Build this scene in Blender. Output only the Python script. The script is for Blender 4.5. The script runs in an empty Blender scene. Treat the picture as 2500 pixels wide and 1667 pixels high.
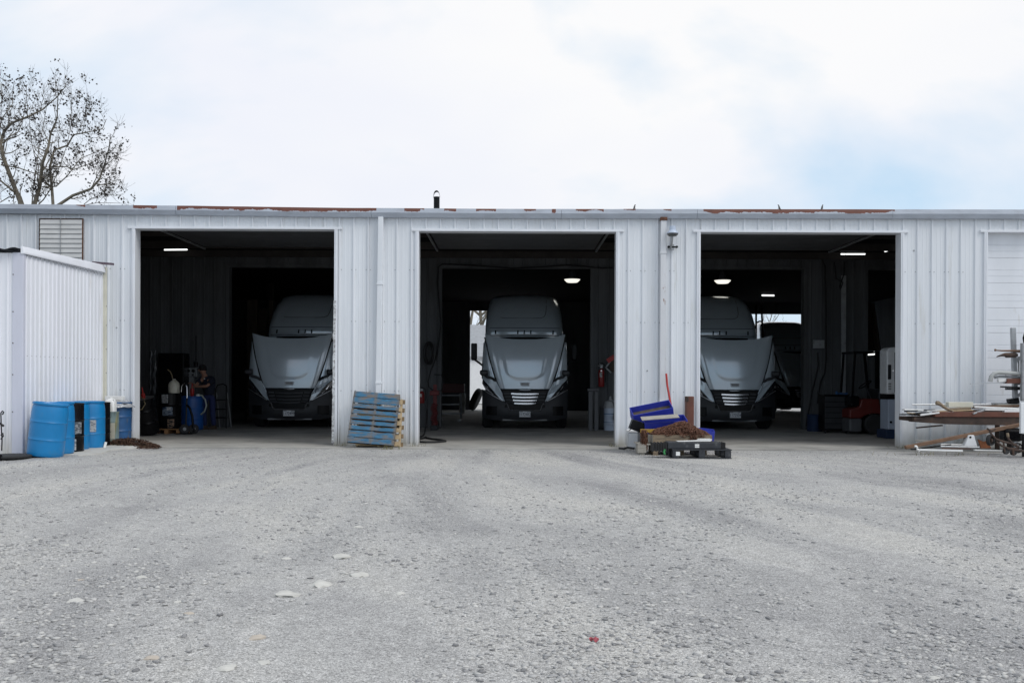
import bpy, bmesh, math, random
import numpy as np
from mathutils import Vector, Matrix, Euler, noise

random.seed(7)
rng = np.random.default_rng(7)
sc = bpy.context.scene
C = sc.collection
R = math.radians
PI = math.pi

# ------------------------------------------------------------------ camera, sky, sun, exposure
FPX = 35.0 / 36.0 * 2500.0        # focal length in photograph pixels
EYE = 1.40                        # eye height above the workshop floor
HOR = 926.0                       # horizon row in the photograph
ROLL = 0.0040
D = 21.0                          # distance of the front wall

cd = bpy.data.cameras.new('camera'); cam = bpy.data.objects.new('camera', cd); C.objects.link(cam)
cd.lens = 35.0; cd.sensor_width = 36.0; cd.clip_start = 0.1; cd.clip_end = 3000
cd.shift_y = (HOR - 833.5) / 2500.0
cam.matrix_world = Matrix.Translation((0, 0, EYE)) @ Matrix.Rotation(-ROLL, 4, 'Y') @ Matrix.Rotation(R(90), 4, 'X')
sc.camera = cam

SUN_EL, SUN_AZ = 50.0, 56.0       # sun above the horizon; azimuth to the right of straight behind the camera
sun_dir = Vector((math.sin(R(SUN_AZ)) * math.cos(R(SUN_EL)), -math.cos(R(SUN_AZ)) * math.cos(R(SUN_EL)), math.sin(R(SUN_EL))))
sd = bpy.data.lights.new('sun', 'SUN'); sun = bpy.data.objects.new('sun', sd); C.objects.link(sun)
sd.energy = 1.5; sd.angle = R(28); sd.color = (1.0, 0.97, 0.93)
sun.rotation_euler = (-sun_dir).to_track_quat('-Z', 'Y').to_euler(); sun.location = (20, -20, 30)

w = bpy.data.worlds.new('World'); sc.world = w; w.use_nodes = True
nt = w.node_tree; nt.nodes.clear()
def N(tree, t, **kw):
    n = tree.nodes.new(t)
    for k, v in kw.items(): setattr(n, k, v)
    return n
out = N(nt, 'ShaderNodeOutputWorld')
sky = N(nt, 'ShaderNodeTexSky', sky_type='NISHITA'); sky.sun_disc = False
sky.sun_elevation = R(SUN_EL); sky.sun_rotation = math.atan2(sun_dir.x, sun_dir.y)
sky.air_density = 1.0; sky.dust_density = 0.3; sky.ozone_density = 2.5
bg1 = N(nt, 'ShaderNodeBackground'); bg1.inputs[1].default_value = 0.15
nt.links.new(sky.outputs[0], bg1.inputs[0])
tc = N(nt, 'ShaderNodeTexCoord')
# thin cloud: noise over the view direction, drawn out into streaks that rise to the right
mp = N(nt, 'ShaderNodeMapping'); mp.inputs['Rotation'].default_value = (0, R(24), 0); mp.inputs['Scale'].default_value = (1.25, 1.0, 2.7)
mp.inputs['Location'].default_value = (8.66, 2.5, 3.2)
nt.links.new(tc.outputs['Generated'], mp.inputs[0])
n1 = N(nt, 'ShaderNodeTexNoise'); n1.inputs['Scale'].default_value = 1.25; n1.inputs['Detail'].default_value = 6; n1.inputs['Roughness'].default_value = 0.52
n1.inputs['Distortion'].default_value = 0.5
nt.links.new(mp.outputs[0], n1.inputs['Vector'])
cr = N(nt, 'ShaderNodeValToRGB'); cr.color_ramp.elements[0].position = 0.385; cr.color_ramp.elements[1].position = 0.56
cr.color_ramp.elements[0].color = (0.08, 0.08, 0.08, 1); cr.color_ramp.elements[1].color = (0.99, 0.99, 0.99, 1)
nt.links.new(n1.outputs[0], cr.inputs[0])
n2 = N(nt, 'ShaderNodeTexNoise'); n2.inputs['Scale'].default_value = 0.9; n2.inputs['Detail'].default_value = 5
nt.links.new(mp.outputs[0], n2.inputs['Vector'])
cr2 = N(nt, 'ShaderNodeValToRGB'); cr2.color_ramp.elements[0].position = 0.36; cr2.color_ramp.elements[1].position = 0.62
cr2.color_ramp.elements[0].color = (0.84, 0.88, 1.0, 1); cr2.color_ramp.elements[1].color = (1.0, 1.0, 1.01, 1)
nt.links.new(n2.outputs[0], cr2.inputs[0])
bg2 = N(nt, 'ShaderNodeBackground'); bg2.inputs[1].default_value = 0.895
nt.links.new(cr2.outputs[0], bg2.inputs[0])
bg3 = N(nt, 'ShaderNodeBackground'); bg3.inputs[0].default_value = (0.60, 0.81, 1.0, 1); bg3.inputs[1].default_value = 0.86
veil = N(nt, 'ShaderNodeMixShader'); veil.inputs[0].default_value = 0.86
nt.links.new(bg1.outputs[0], veil.inputs[1]); nt.links.new(bg3.outputs[0], veil.inputs[2])
mx = N(nt, 'ShaderNodeMixShader')
nt.links.new(cr.outputs[0], mx.inputs[0]); nt.links.new(veil.outputs[0], mx.inputs[1]); nt.links.new(bg2.outputs[0], mx.inputs[2])
nt.links.new(mx.outputs[0], out.inputs[0])

sc.view_settings.view_transform = 'Standard'; sc.view_settings.look = 'None'
sc.view_settings.exposure = 0.12; sc.view_settings.gamma = 1.0
try: sc.view_settings.use_curve_mapping = False
except Exception: pass
sc.render.engine = 'CYCLES'
sc.cycles.use_denoising = True
sc.cycles.max_bounces = 8; sc.cycles.diffuse_bounces = 3; sc.cycles.glossy_bounces = 4; sc.cycles.transmission_bounces = 6
sc.cycles.sample_clamp_indirect = 4.0

# ------------------------------------------------------------------ helpers
_cr, _sr = math.cos(ROLL), math.sin(ROLL)
def U(px, py, Y):
    """a point of the place seen at photograph pixel (px, py) at distance Y"""
    du, dv = px - 1250.0, HOR - py
    return Vector(((du * _cr - dv * _sr) / FPX * Y, Y, EYE + (du * _sr + dv * _cr) / FPX * Y))

class MB:
    def __init__(s): s.v = []; s.f = []; s.uv = None
    def add(s, vs, fs, M=None):
        o = len(s.v)
        s.v.extend([tuple(M @ Vector(p)) for p in vs] if M is not None else [tuple(p) for p in vs])
        s.f.extend([tuple(i + o for i in f) for f in fs])
        return s
    def box(s, c, d, rot=None, M=None):
        x, y, z = d[0] / 2, d[1] / 2, d[2] / 2
        vs = [(-x,-y,-z),(x,-y,-z),(x,y,-z),(-x,y,-z),(-x,-y,z),(x,-y,z),(x,y,z),(-x,y,z)]
        T = Matrix.Translation(c)
        if rot is not None: T = T @ Euler(rot).to_matrix().to_4x4()
        if M is not None: T = M @ T
        return s.add(vs, [(0,3,2,1),(4,5,6,7),(0,1,5,4),(1,2,6,5),(2,3,7,6),(3,0,4,7)], T)
    def ab(s, a, b, M=None):
        return s.box([(a[i] + b[i]) / 2 for i in range(3)], [abs(b[i] - a[i]) for i in range(3)], None, M)
    def beam(s, p0, p1, w, h, up=(0, 0, 1)):
        p0, p1 = Vector(p0), Vector(p1); d = (p1 - p0); L = d.length; d.normalize()
        u = Vector(up); x = d.cross(u)
        if x.length < 1e-4: x = d.cross(Vector((0, 1, 0)))
        x.normalize(); u = x.cross(d)
        M = Matrix(((x.x, d.x, u.x, 0), (x.y, d.y, u.y, 0), (x.z, d.z, u.z, 0), (0, 0, 0, 1)))
        return s.box((0, 0, 0), (w, L, h), None, Matrix.Translation((p0 + p1) / 2) @ M)
    def tube(s, pts, r, n=8, cap=True, closed=False):
        pts = [Vector(p) for p in pts]; m = len(pts)
        rs = r if isinstance(r, (list, tuple)) else [r] * m
        o = len(s.v); prev = None
        for i, p in enumerate(pts):
            if closed: t = pts[(i + 1) % m] - pts[i - 1]
            else: t = pts[min(i + 1, m - 1)] - pts[max(i - 1, 0)]
            if t.length < 1e-9: t = Vector((0, 0, 1))
            t.normalize()
            if prev is None:
                a = Vector((0, 0, 1)) if abs(t.z) < 0.9 else Vector((1, 0, 0))
                prev = t.cross(a).normalized()
            x = prev - t * prev.dot(t)
            if x.length < 1e-6: x = t.orthogonal()
            x.normalize(); y = t.cross(x); prev = x
            for k in range(n):
                a = 2 * PI * k / n
                s.v.append(tuple(p + (x * math.cos(a) + y * math.sin(a)) * rs[i]))
        for i in range(m if closed else m - 1):
            j = (i + 1) % m
            for k in range(n):
                k2 = (k + 1) % n
                s.f.append((o + i*n + k, o + i*n + k2, o + j*n + k2, o + j*n + k))
        if cap and not closed:
            s.f.append(tuple(o + k for k in range(n))[::-1]); s.f.append(tuple(o + (m-1)*n + k for k in range(n)))
        return s
    def cyl(s, p0, p1, r0, r1=None, n=16): return s.tube([p0, p1], [r0, r0 if r1 is None else r1], n)
    def lathe(s, prof, n=24, M=None, ring=False):
        vs, fs = [], []
        for r, z in prof:
            for k in range(n):
                a = 2 * PI * k / n; vs.append((r * math.cos(a), r * math.sin(a), z))
        for i in range(len(prof) - 1):
            for k in range(n):
                k2 = (k + 1) % n; fs.append((i*n + k, i*n + k2, (i+1)*n + k2, (i+1)*n + k))
        if ring:
            q = (len(prof) - 1) * n
            for k in range(n): fs.append((q + k, q + (k + 1) % n, (k + 1) % n, k))
        else: fs.append(tuple(range(n))[::-1]); fs.append(tuple((len(prof)-1)*n + k for k in range(n)))
        return s.add(vs, fs, M)
    def prism(s, poly, y0, y1, M=None):
        """polygon in x,z pushed from y0 to y1; y0 may be a function of (x, z)"""
        n = len(poly); fy = y0 if callable(y0) else (lambda x, z: y0)
        gy = y1 if callable(y1) else (lambda x, z: y1)
        vs = [(x, fy(x, z), z) for x, z in poly] + [(x, gy(x, z), z) for x, z in poly]
        fs = [tuple(range(n)), tuple(range(n, 2*n))[::-1]] + [(i, i + n, (i+1) % n + n, (i+1) % n) for i in range(n)]
        return s.add(vs, fs, M)
    def shell(s, fn, nu, nv, th=(0, 0.02, 0)):
        """a sheet fn(u, v), u, v in 0..1, with thickness th"""
        th = Vector(th); o = len(s.v); W = nv + 1; tot = (nu + 1) * W
        g = [[Vector(fn(i / nu, j / nv)) for j in range(W)] for i in range(nu + 1)]
        for row in g: s.v.extend(tuple(p) for p in row)
        for row in g: s.v.extend(tuple(p + th) for p in row)
        q = lambda i, j: o + i * W + j
        for i in range(nu):
            for j in range(nv):
                s.f.append((q(i,j), q(i+1,j), q(i+1,j+1), q(i,j+1)))
                s.f.append((tot + q(i,j), tot + q(i,j+1), tot + q(i+1,j+1), tot + q(i+1,j)))
        for i in range(nu):
            s.f.append((q(i,0), tot+q(i,0), tot+q(i+1,0), q(i+1,0))); s.f.append((q(i,nv), q(i+1,nv), tot+q(i+1,nv), tot+q(i,nv)))
        for j in range(nv):
            s.f.append((q(0,j), q(0,j+1), tot+q(0,j+1), tot+q(0,j))); s.f.append((q(nu,j), tot+q(nu,j), tot+q(nu,j+1), q(nu,j+1)))
        return s
    def loft(s, loops, cap=True):
        n = len(loops[0]); o = len(s.v)
        for L in loops: s.v.extend(tuple(p) for p in L)
        for i in range(len(loops) - 1):
            for k in range(n):
                k2 = (k + 1) % n; s.f.append((o+i*n+k, o+i*n+k2, o+(i+1)*n+k2, o+(i+1)*n+k))
        if cap:
            s.f.append(tuple(o + k for k in range(n))[::-1]); s.f.append(tuple(o + (len(loops)-1)*n + k for k in range(n)))
        return s
    def rock(s, c, r, seed=0, flat=0.6):
        bm = bmesh.new(); bmesh.ops.create_icosphere(bm, subdivisions=2, radius=1.0)
        vs = []
        for v in bm.verts:
            k = 1 + 0.45 * noise.noise(v.co * 1.3 + Vector((seed * 7.1, seed * 3.3, 0))) + 0.2 * noise.noise(v.co * 3.1 + Vector((seed, 0, seed)))
            vs.append((c[0] + v.co.x * r[0] * k, c[1] + v.co.y * r[1] * k, c[2] + v.co.z * r[2] * k))
        fs = [tuple(v.index for v in f.verts) for f in bm.faces]; bm.free()
        return s.add(vs, fs)
    def mesh(s, name, mat, smooth=None, fix=True):
        me = bpy.data.meshes.new(name); me.from_pydata(s.v, [], s.f)
        if fix:
            bm = bmesh.new(); bm.from_mesh(me); bmesh.ops.recalc_face_normals(bm, faces=bm.faces); bm.to_mesh(me); bm.free()
        if mat is not None: me.materials.append(mat)
        if smooth:
            me.polygons.foreach_set('use_smooth', [True] * len(me.polygons))
            if smooth < 180: me.set_sharp_from_angle(angle=R(smooth))
        me.update(); return me
    def build(s, name, mat, parent=None, smooth=None, bevel=0, world=False, fix=True, seg=2):
        if world and parent is not None:
            off = wpos(parent); s.v = [(a - off[0], b - off[1], c - off[2]) for a, b, c in s.v]
        return ob(name, s.mesh(name, mat, smooth, fix), parent, bevel, seg)

def wpos(o):
    p = Vector((0, 0, 0))
    while o is not None: p += Vector(o.location); o = o.parent
    return p
def ob(name, me, parent=None, bevel=0, seg=2):
    o = bpy.data.objects.new(name, me); C.objects.link(o)
    if parent is not None: o.parent = parent
    if bevel:
        b = o.modifiers.new('bevel', 'BEVEL'); b.width = bevel; b.segments = seg; b.limit_method = 'ANGLE'; b.angle_limit = R(35)
        b.use_clamp_overlap = True
    return o
def tag(o, label=None, cat=None, group=None, kind=None):
    if label: o['label'] = label
    if cat: o['category'] = cat
    if group: o['group'] = group
    if kind: o['kind'] = kind
    return o
def thing(name, label, cat, loc=(0, 0, 0), rot=(0, 0, 0), group=None):
    o = bpy.data.objects.new(name, None); C.objects.link(o); o.empty_display_size = 0.1
    o.location = loc; o.rotation_euler = rot
    return tag(o, label, cat, group)
kids = {}
def dup(o, parent=None):
    c = o.copy(); C.objects.link(c); c.parent = parent
    for ch in list(o.children): dup(ch, c)
    return c
def text(body, size, mat, parent, loc, rot=(R(90), 0, 0), ext=0.002, name='lettering', squash=1.0):
    cu = bpy.data.curves.new(name, 'FONT'); cu.body = body; cu.size = size; cu.extrude = ext; cu.align_x = 'CENTER'; cu.align_y = 'CENTER'
    tmp = bpy.data.objects.new(name, cu); C.objects.link(tmp); bpy.context.view_layer.update()
    me = bpy.data.meshes.new_from_object(tmp.evaluated_get(bpy.context.evaluated_depsgraph_get())); bpy.data.objects.remove(tmp)
    me.materials.clear(); me.materials.append(mat); o = ob(name, me, parent)
    o.location = loc; o.rotation_euler = rot; o.scale = (squash, 1, 1)
    return o

def mat(name, col, rough=0.5, metal=0.0, var=0.12, vs=3.0, bump=0.0, bs=60.0, coat=0.0, stretch=(1, 1, 1), dirt=None, obj=False, spec=0.5, det=5, rvar=0.0):
    """dirt = (colour, low, high, scale)"""
    m = bpy.data.materials.new(name); m.use_nodes = True; t = m.node_tree; b = t.nodes['Principled BSDF']; L = t.links.new
    b.inputs['Roughness'].default_value = rough; b.inputs['Metallic'].default_value = metal
    b.inputs['Specular IOR Level'].default_value = spec
    b.inputs['Coat Weight'].default_value = coat; b.inputs['Coat Roughness'].default_value = 0.04
    if obj: src = N(t, 'ShaderNodeTexCoord').outputs['Object']
    else: src = N(t, 'ShaderNodeNewGeometry').outputs['Position']
    mp_ = N(t, 'ShaderNodeMapping'); mp_.inputs['Scale'].default_value = stretch; L(src, mp_.inputs[0])
    nz = N(t, 'ShaderNodeTexNoise'); nz.inputs['Scale'].default_value = vs; nz.inputs['Detail'].default_value = det; nz.inputs['Roughness'].default_value = 0.6
    L(mp_.outputs[0], nz.inputs['Vector'])
    mr = N(t, 'ShaderNodeMapRange'); mr.inputs[1].default_value = 0.3; mr.inputs[2].default_value = 0.7
    mr.inputs[3].default_value = 1 - var; mr.inputs[4].default_value = 1 + var
    L(nz.outputs[0], mr.inputs[0])
    mu = N(t, 'ShaderNodeMix', data_type='RGBA', blend_type='MULTIPLY'); mu.inputs['Factor'].default_value = 1
    mu.inputs['A'].default_value = (*col, 1); L(mr.outputs[0], mu.inputs['B'])
    last = mu.outputs['Result']
    if dirt:
        nd = N(t, 'ShaderNodeTexNoise'); nd.inputs['Scale'].default_value = dirt[3]; nd.inputs['Detail'].default_value = 7; nd.inputs['Roughness'].default_value = 0.65
        L(mp_.outputs[0], nd.inputs['Vector'])
        md = N(t, 'ShaderNodeMapRange'); md.inputs[1].default_value = dirt[1]; md.inputs[2].default_value = dirt[2]
        L(nd.outputs[0], md.inputs[0])
        mi = N(t, 'ShaderNodeMix', data_type='RGBA'); L(md.outputs[0], mi.inputs['Factor']); L(last, mi.inputs['A']); mi.inputs['B'].default_value = (*dirt[0], 1)
        last = mi.outputs['Result']
    L(last, b.inputs['Base Color'])
    if rvar:
        rr = N(t, 'ShaderNodeMapRange'); rr.inputs[1].default_value = 0.3; rr.inputs[2].default_value = 0.7
        rr.inputs[3].default_value = max(0, rough - rvar); rr.inputs[4].default_value = min(1, rough + rvar); L(nz.outputs[0], rr.inputs[0]); L(rr.outputs[0], b.inputs['Roughness'])
    if bump:
        nb = N(t, 'ShaderNodeTexNoise'); nb.inputs['Scale'].default_value = bs; nb.inputs['Detail'].default_value = 4; L(mp_.outputs[0], nb.inputs['Vector'])
        bu = N(t, 'ShaderNodeBump'); bu.inputs['Strength'].default_value = bump; bu.inputs['Distance'].default_value = 0.01
        L(nb.outputs[0], bu.inputs['Height']); L(bu.outputs[0], b.inputs['Normal'])
    return m
def glow(name, col, strength):
    m = bpy.data.materials.new(name); m.use_nodes = True; b = m.node_tree.nodes['Principled BSDF']
    b.inputs['Base Color'].default_value = (0.8, 0.8, 0.8, 1); b.inputs['Emission Color'].default_value = (*col, 1); b.inputs['Emission Strength'].default_value = strength
    return m
def glass(name, col=(0.9, 0.95, 1.0), rough=0.02):
    m = bpy.data.materials.new(name); m.use_nodes = True; b = m.node_tree.nodes['Principled BSDF']
    b.inputs['Base Color'].default_value = (*col, 1); b.inputs['Roughness'].default_value = rough; b.inputs['Transmission Weight'].default_value = 0.9
    return m

# ------------------------------------------------------------------ materials
def add_base_dirt(m, h=0.55, col=(0.30, 0.27, 0.19), amt=0.75, z0=0.0):
    """splash dirt low on a wall, ragged by noise"""
    t = m.node_tree; L = t.links.new; b = t.nodes['Principled BSDF']; old = b.inputs['Base Color'].links[0].from_socket
    g = N(t, 'ShaderNodeNewGeometry'); sp = N(t, 'ShaderNodeSeparateXYZ'); L(g.outputs['Position'], sp.inputs[0])
    nz = N(t, 'ShaderNodeTexNoise'); nz.inputs['Scale'].default_value = 5; nz.inputs['Detail'].default_value = 8
    mp_ = N(t, 'ShaderNodeMapping'); mp_.inputs['Scale'].default_value = (1, 1, 0.35); L(g.outputs['Position'], mp_.inputs[0]); L(mp_.outputs[0], nz.inputs['Vector'])
    mr = N(t, 'ShaderNodeMapRange'); mr.inputs[1].default_value = z0 + h; mr.inputs[2].default_value = z0; L(sp.outputs[2], mr.inputs[0])
    a = N(t, 'ShaderNodeMath', operation='MULTIPLY_ADD'); L(nz.outputs[0], a.inputs[0]); a.inputs[1].default_value = 1.6; a.inputs[2].default_value = -0.95
    a2 = N(t, 'ShaderNodeMath', operation='ADD'); L(a.outputs[0], a2.inputs[0]); L(mr.outputs[0], a2.inputs[1])
    mul = N(t, 'ShaderNodeMath', operation='MULTIPLY', use_clamp=True); L(a2.outputs[0], mul.inputs[0]); L(mr.outputs[0], mul.inputs[1])
    mul2 = N(t, 'ShaderNodeMath', operation='MULTIPLY', use_clamp=True); L(mul.outputs[0], mul2.inputs[0]); mul2.inputs[1].default_value = amt
    mi = N(t, 'ShaderNodeMix', data_type='RGBA'); L(mul2.outputs[0], mi.inputs['Factor']); L(old, mi.inputs['A']); mi.inputs['B'].default_value = (*col, 1)
    L(mi.outputs['Result'], b.inputs['Base Color']); return m

m_wall = add_base_dirt(mat('painted_steel_siding', (0.695, 0.72, 0.75), 0.42, var=0.07, vs=1.3, stretch=(2.2, 2.2, 0.22), dirt=((0.50, 0.49, 0.45), 0.60, 0.80, 2.0), bump=0.05, bs=9))
m_trim = add_base_dirt(mat('white_steel_trim', (0.72, 0.74, 0.775), 0.4, var=0.06, vs=2, stretch=(1, 1, 0.3), dirt=((0.45, 0.43, 0.38), 0.62, 0.8, 3)), 0.45)
m_shed = add_base_dirt(mat('shed_sheet_steel', (0.80, 0.81, 0.85), 0.38, var=0.05, vs=1.2, stretch=(2, 2, 0.25), dirt=((0.55, 0.52, 0.45), 0.62, 0.85, 1.7)), 0.8, (0.45, 0.41, 0.31), 0.6, 0.05)
m_inner = mat('shade_dark_inner_siding', (0.105, 0.11, 0.115), 0.8, spec=0.2, var=0.25, vs=0.8, stretch=(2, 2, 0.3), dirt=((0.05, 0.048, 0.045), 0.5, 0.8, 0.9))  # white panels coloured dark: the gloom of the bays is put into the paint
m_ceil = mat('shade_dark_ceiling_sheet', (0.014, 0.014, 0.015), 1.0, var=0.2, spec=0.05)  # near-black colour stands in for the deep shade under the roof
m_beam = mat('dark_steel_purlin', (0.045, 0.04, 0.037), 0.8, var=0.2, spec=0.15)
m_white = mat('white_gloss_paint', (0.74, 0.75, 0.76), 0.3, var=0.04)
m_pvc = mat('white_plastic', (0.78, 0.78, 0.76), 0.35, var=0.06, vs=6)
m_cream = mat('cream_painted_metal', (0.62, 0.60, 0.50), 0.45, var=0.1)
m_black = mat('black_paint', (0.006, 0.006, 0.007), 0.26, var=0.2, vs=5, dirt=((0.025, 0.024, 0.022), 0.58, 0.9, 6), spec=0.16)
m_rubber = mat('black_rubber', (0.02, 0.02, 0.021), 0.75, var=0.2, vs=8, bump=0.1)
m_dkplastic = mat('dark_grey_plastic', (0.020, 0.022, 0.026), 0.5, var=0.15, vs=5)
m_blkplastic = mat('black_pallet_plastic', (0.026, 0.029, 0.035), 0.55, var=0.25, vs=9, dirt=((0.16, 0.155, 0.145), 0.58, 0.85, 9), bump=0.12, bs=50)
m_blue = mat('blue_drum_plastic', (0.004, 0.185, 0.44), 0.36, var=0.08, vs=3, dirt=((0.05, 0.17, 0.30), 0.56, 0.85, 6), obj=True)
m_blue2 = mat('blue_drum_enamel', (0.018, 0.085, 0.22), 0.45, var=0.2, vs=5, dirt=((0.13, 0.11, 0.07), 0.58, 0.75, 4))
m_blue3 = mat('deep_blue_drum_plastic', (0.012, 0.09, 0.33), 0.45, var=0.1, vs=4)
m_bin = mat('ultramarine_bin_enamel', (0.034, 0.050, 0.40), 0.42, var=0.1, vs=6, dirt=((0.10, 0.10, 0.16), 0.6, 0.9, 9))
m_soil = mat('dry_grime', (0.075, 0.062, 0.050), 0.95, var=0.3, vs=12, bump=0.5)
m_red = mat('red_enamel', (0.38, 0.018, 0.014), 0.4, var=0.12, vs=6)
m_redfork = mat('red_orange_enamel', (0.11, 0.011, 0.007), 0.5, var=0.12, vs=4, dirt=((0.05, 0.03, 0.025), 0.55, 0.8, 4))
m_rustpaint = mat('red_oxide_steel', (0.135, 0.048, 0.030), 0.65, var=0.25, vs=4, dirt=((0.10, 0.055, 0.035), 0.5, 0.75, 9), bump=0.1)
m_rust = mat('rusty_iron', (0.115, 0.048, 0.026), 0.85, var=0.45, vs=22, dirt=((0.055, 0.028, 0.018), 0.5, 0.7, 25), bump=0.2)
m_dkrust = mat('dark_rusty_steel', (0.055, 0.036, 0.028), 0.8, var=0.35, vs=6, dirt=((0.09, 0.045, 0.025), 0.55, 0.75, 6))
m_steel = mat('grey_galvanised_steel', (0.36, 0.37, 0.38), 0.45, metal=0.6, var=0.15, vs=6)
m_chrome = mat('polished_chrome', (0.75, 0.76, 0.78), 0.12, metal=1.0, var=0.03)
m_alu = mat('brushed_aluminium', (0.55, 0.56, 0.57), 0.35, metal=0.9, var=0.08)
m_wood = mat('weathered_wood', (0.24, 0.185, 0.125), 0.85, var=0.3, vs=6, stretch=(1, 6, 8), dirt=((0.11, 0.085, 0.065), 0.5, 0.75, 5), bump=0.15)
m_newwood = mat('pale_pine_wood', (0.50, 0.38, 0.23), 0.8, var=0.2, vs=9, bump=0.1)
m_endwood = mat('brown_sawn_board_ends', (0.20, 0.145, 0.085), 0.85, var=0.3, vs=14)
m_palwood = mat('orange_pallet_wood', (0.36, 0.19, 0.08), 0.8, var=0.3, vs=8)
m_grayboard = mat('grey_weathered_board', (0.34, 0.32, 0.28), 0.85, var=0.25, vs=5, stretch=(1, 6, 6), dirt=((0.12, 0.11, 0.10), 0.58, 0.75, 8))
m_plank = mat('brown_old_plank', (0.18, 0.105, 0.065), 0.85, var=0.3, vs=5, stretch=(1, 5, 5), dirt=((0.25, 0.19, 0.14), 0.55, 0.75, 6))
m_ply = mat('old_plywood', (0.05, 0.035, 0.022), 0.8, var=0.3, vs=3, stretch=(3, 3, 0.5))
m_grey = mat('grey_painted_metal', (0.30, 0.31, 0.32), 0.5, var=0.15, vs=5, dirt=((0.10, 0.09, 0.08), 0.55, 0.8, 6))
m_concrete = mat('worn_concrete', (0.37, 0.36, 0.335), 0.85, var=0.16, vs=1.2, dirt=((0.17, 0.165, 0.155), 0.52, 0.78, 0.9), bump=0.15, bs=30, det=9)
m_paint = mat('silver_white_truck_paint', (0.585, 0.665, 0.725), 0.20, metal=0.2, var=0.03, vs=2, coat=0.9, obj=True)
m_wind = mat('tinted_windscreen', (0.006, 0.007, 0.008), 0.06, var=0.0, spec=0.6)
m_lens = mat('headlight_lens', (0.02, 0.022, 0.026), 0.06, var=0.0, coat=1.0)
m_ink = mat('plate_ink', (0.02, 0.022, 0.05), 0.6, var=0)
m_plate = mat('number_plate_enamel', (0.66, 0.68, 0.70), 0.4, var=0.06, vs=25)
m_exred = mat('extinguisher_red', (0.22, 0.012, 0.012), 0.4, var=0.1)
m_dkred = mat('dull_dark_red_enamel', (0.12, 0.012, 0.012), 0.55, var=0.2, vs=6)
m_dkblue = mat('dull_dark_blue', (0.012, 0.028, 0.075), 0.55, var=0.2, vs=6)
m_floor = mat('oily_shop_concrete', (0.38, 0.37, 0.345), 0.8, var=0.18, vs=1.1, dirt=((0.15, 0.145, 0.135), 0.50, 0.76, 0.8), bump=0.15, bs=30, det=9)
m_jug = mat('cloudy_jug_plastic', (0.55, 0.53, 0.44), 0.45, var=0.12, vs=9)
m_hose = mat('amber_hose', (0.22, 0.17, 0.09), 0.4, var=0.1)
m_skin = mat('skin', (0.33, 0.17, 0.115), 0.55, var=0.08, vs=15)
m_navy = mat('navy_cloth', (0.010, 0.013, 0.028), 0.9, var=0.2, vs=15, bump=0.2, bs=20)
m_jean = mat('blue_denim', (0.022, 0.032, 0.105), 0.9, var=0.25, vs=12, bump=0.2, bs=25)
m_cap = mat('dark_cap_cloth', (0.012, 0.011, 0.012), 0.9, var=0.2)
m_boot = mat('brown_boot_leather', (0.06, 0.04, 0.025), 0.7, var=0.2)
m_bark = mat('grey_bark', (0.17, 0.15, 0.115), 0.9, var=0.3, vs=5, dirt=((0.07, 0.06, 0.05), 0.5, 0.7, 4))
m_twig = mat('dark_twig_bark', (0.17, 0.155, 0.14), 0.9, var=0.25)
m_seed = mat('dry_leaf_clumps', (0.040, 0.035, 0.032), 0.9, var=0.3)
m_bird = mat('grey_brown_feathers', (0.10, 0.095, 0.09), 0.8, var=0.3, vs=40)
m_mulch = mat('rusty_leaf_litter', (0.085, 0.045, 0.028), 0.95, var=0.4, vs=30)
m_purple = mat('maroon_flashing', (0.11, 0.075, 0.095), 0.5, var=0.1)
m_stone = mat('pale_limestone', (0.50, 0.49, 0.455), 0.9, var=0.12, vs=14, bump=0.25, bs=45)
m_tanstone = mat('tan_sandstone', (0.44, 0.39, 0.33), 0.9, var=0.15, vs=14, bump=0.25, bs=45)
m_film = mat('crinkled_plastic_wrap', (0.35, 0.36, 0.38), 0.15, var=0.4, vs=12, bump=0.8, bs=14)
m_tote = mat('milky_plastic', (0.50, 0.52, 0.54), 0.3, var=0.12, vs=5)
m_yellow = mat('faded_yellow_paint', (0.36, 0.22, 0.03), 0.6, var=0.3, vs=15)
m_green = mat('green_strap', (0.02, 0.20, 0.05), 0.6, var=0.1)
m_lightblue = mat('pale_blue_enamel', (0.42, 0.48, 0.58), 0.4, var=0.08)
m_olddrum = mat('faded_teal_tin', (0.16, 0.22, 0.22), 0.55, var=0.3, vs=9, stretch=(3, 3, 0.6), dirt=((0.24, 0.20, 0.05), 0.48, 0.68, 5))
g_tube = glow('lit_fluorescent_tube', (0.98, 1.0, 0.98), 1.8)
g_bay = glow('lit_lamp_diffuser', (1.0, 0.97, 0.86), 0.95)

def paper(name, base, ink, rows=60.0, dens=0.5, cols=20.0):
    """a printed sticker: rows of ink flecks"""
    m = bpy.data.materials.new(name); m.use_nodes = True; t = m.node_tree; b = t.nodes['Principled BSDF']; L = t.links.new
    b.inputs['Roughness'].default_value = 0.5
    g = N(t, 'ShaderNodeNewGeometry'); mp_ = N(t, 'ShaderNodeMapping'); mp_.inputs['Scale'].default_value = (cols, cols, rows); L(g.outputs['Position'], mp_.inputs[0])
    v = N(t, 'ShaderNodeTexVoronoi'); v.inputs['Scale'].default_value = 1.0; L(mp_.outputs[0], v.inputs['Vector'])
    lt = N(t, 'ShaderNodeMath', operation='LESS_THAN'); sp = N(t, 'ShaderNodeSeparateColor'); L(v.outputs['Color'], sp.inputs[0]); L(sp.outputs[0], lt.inputs[0]); lt.inputs[1].default_value = dens
    mi = N(t, 'ShaderNodeMix', data_type='RGBA'); L(lt.outputs[0], mi.inputs['Factor']); mi.inputs['A'].default_value = (*base, 1); mi.inputs['B'].default_value = (*ink, 1)
    L(mi.outputs['Result'], b.inputs['Base Color']); return m
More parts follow.
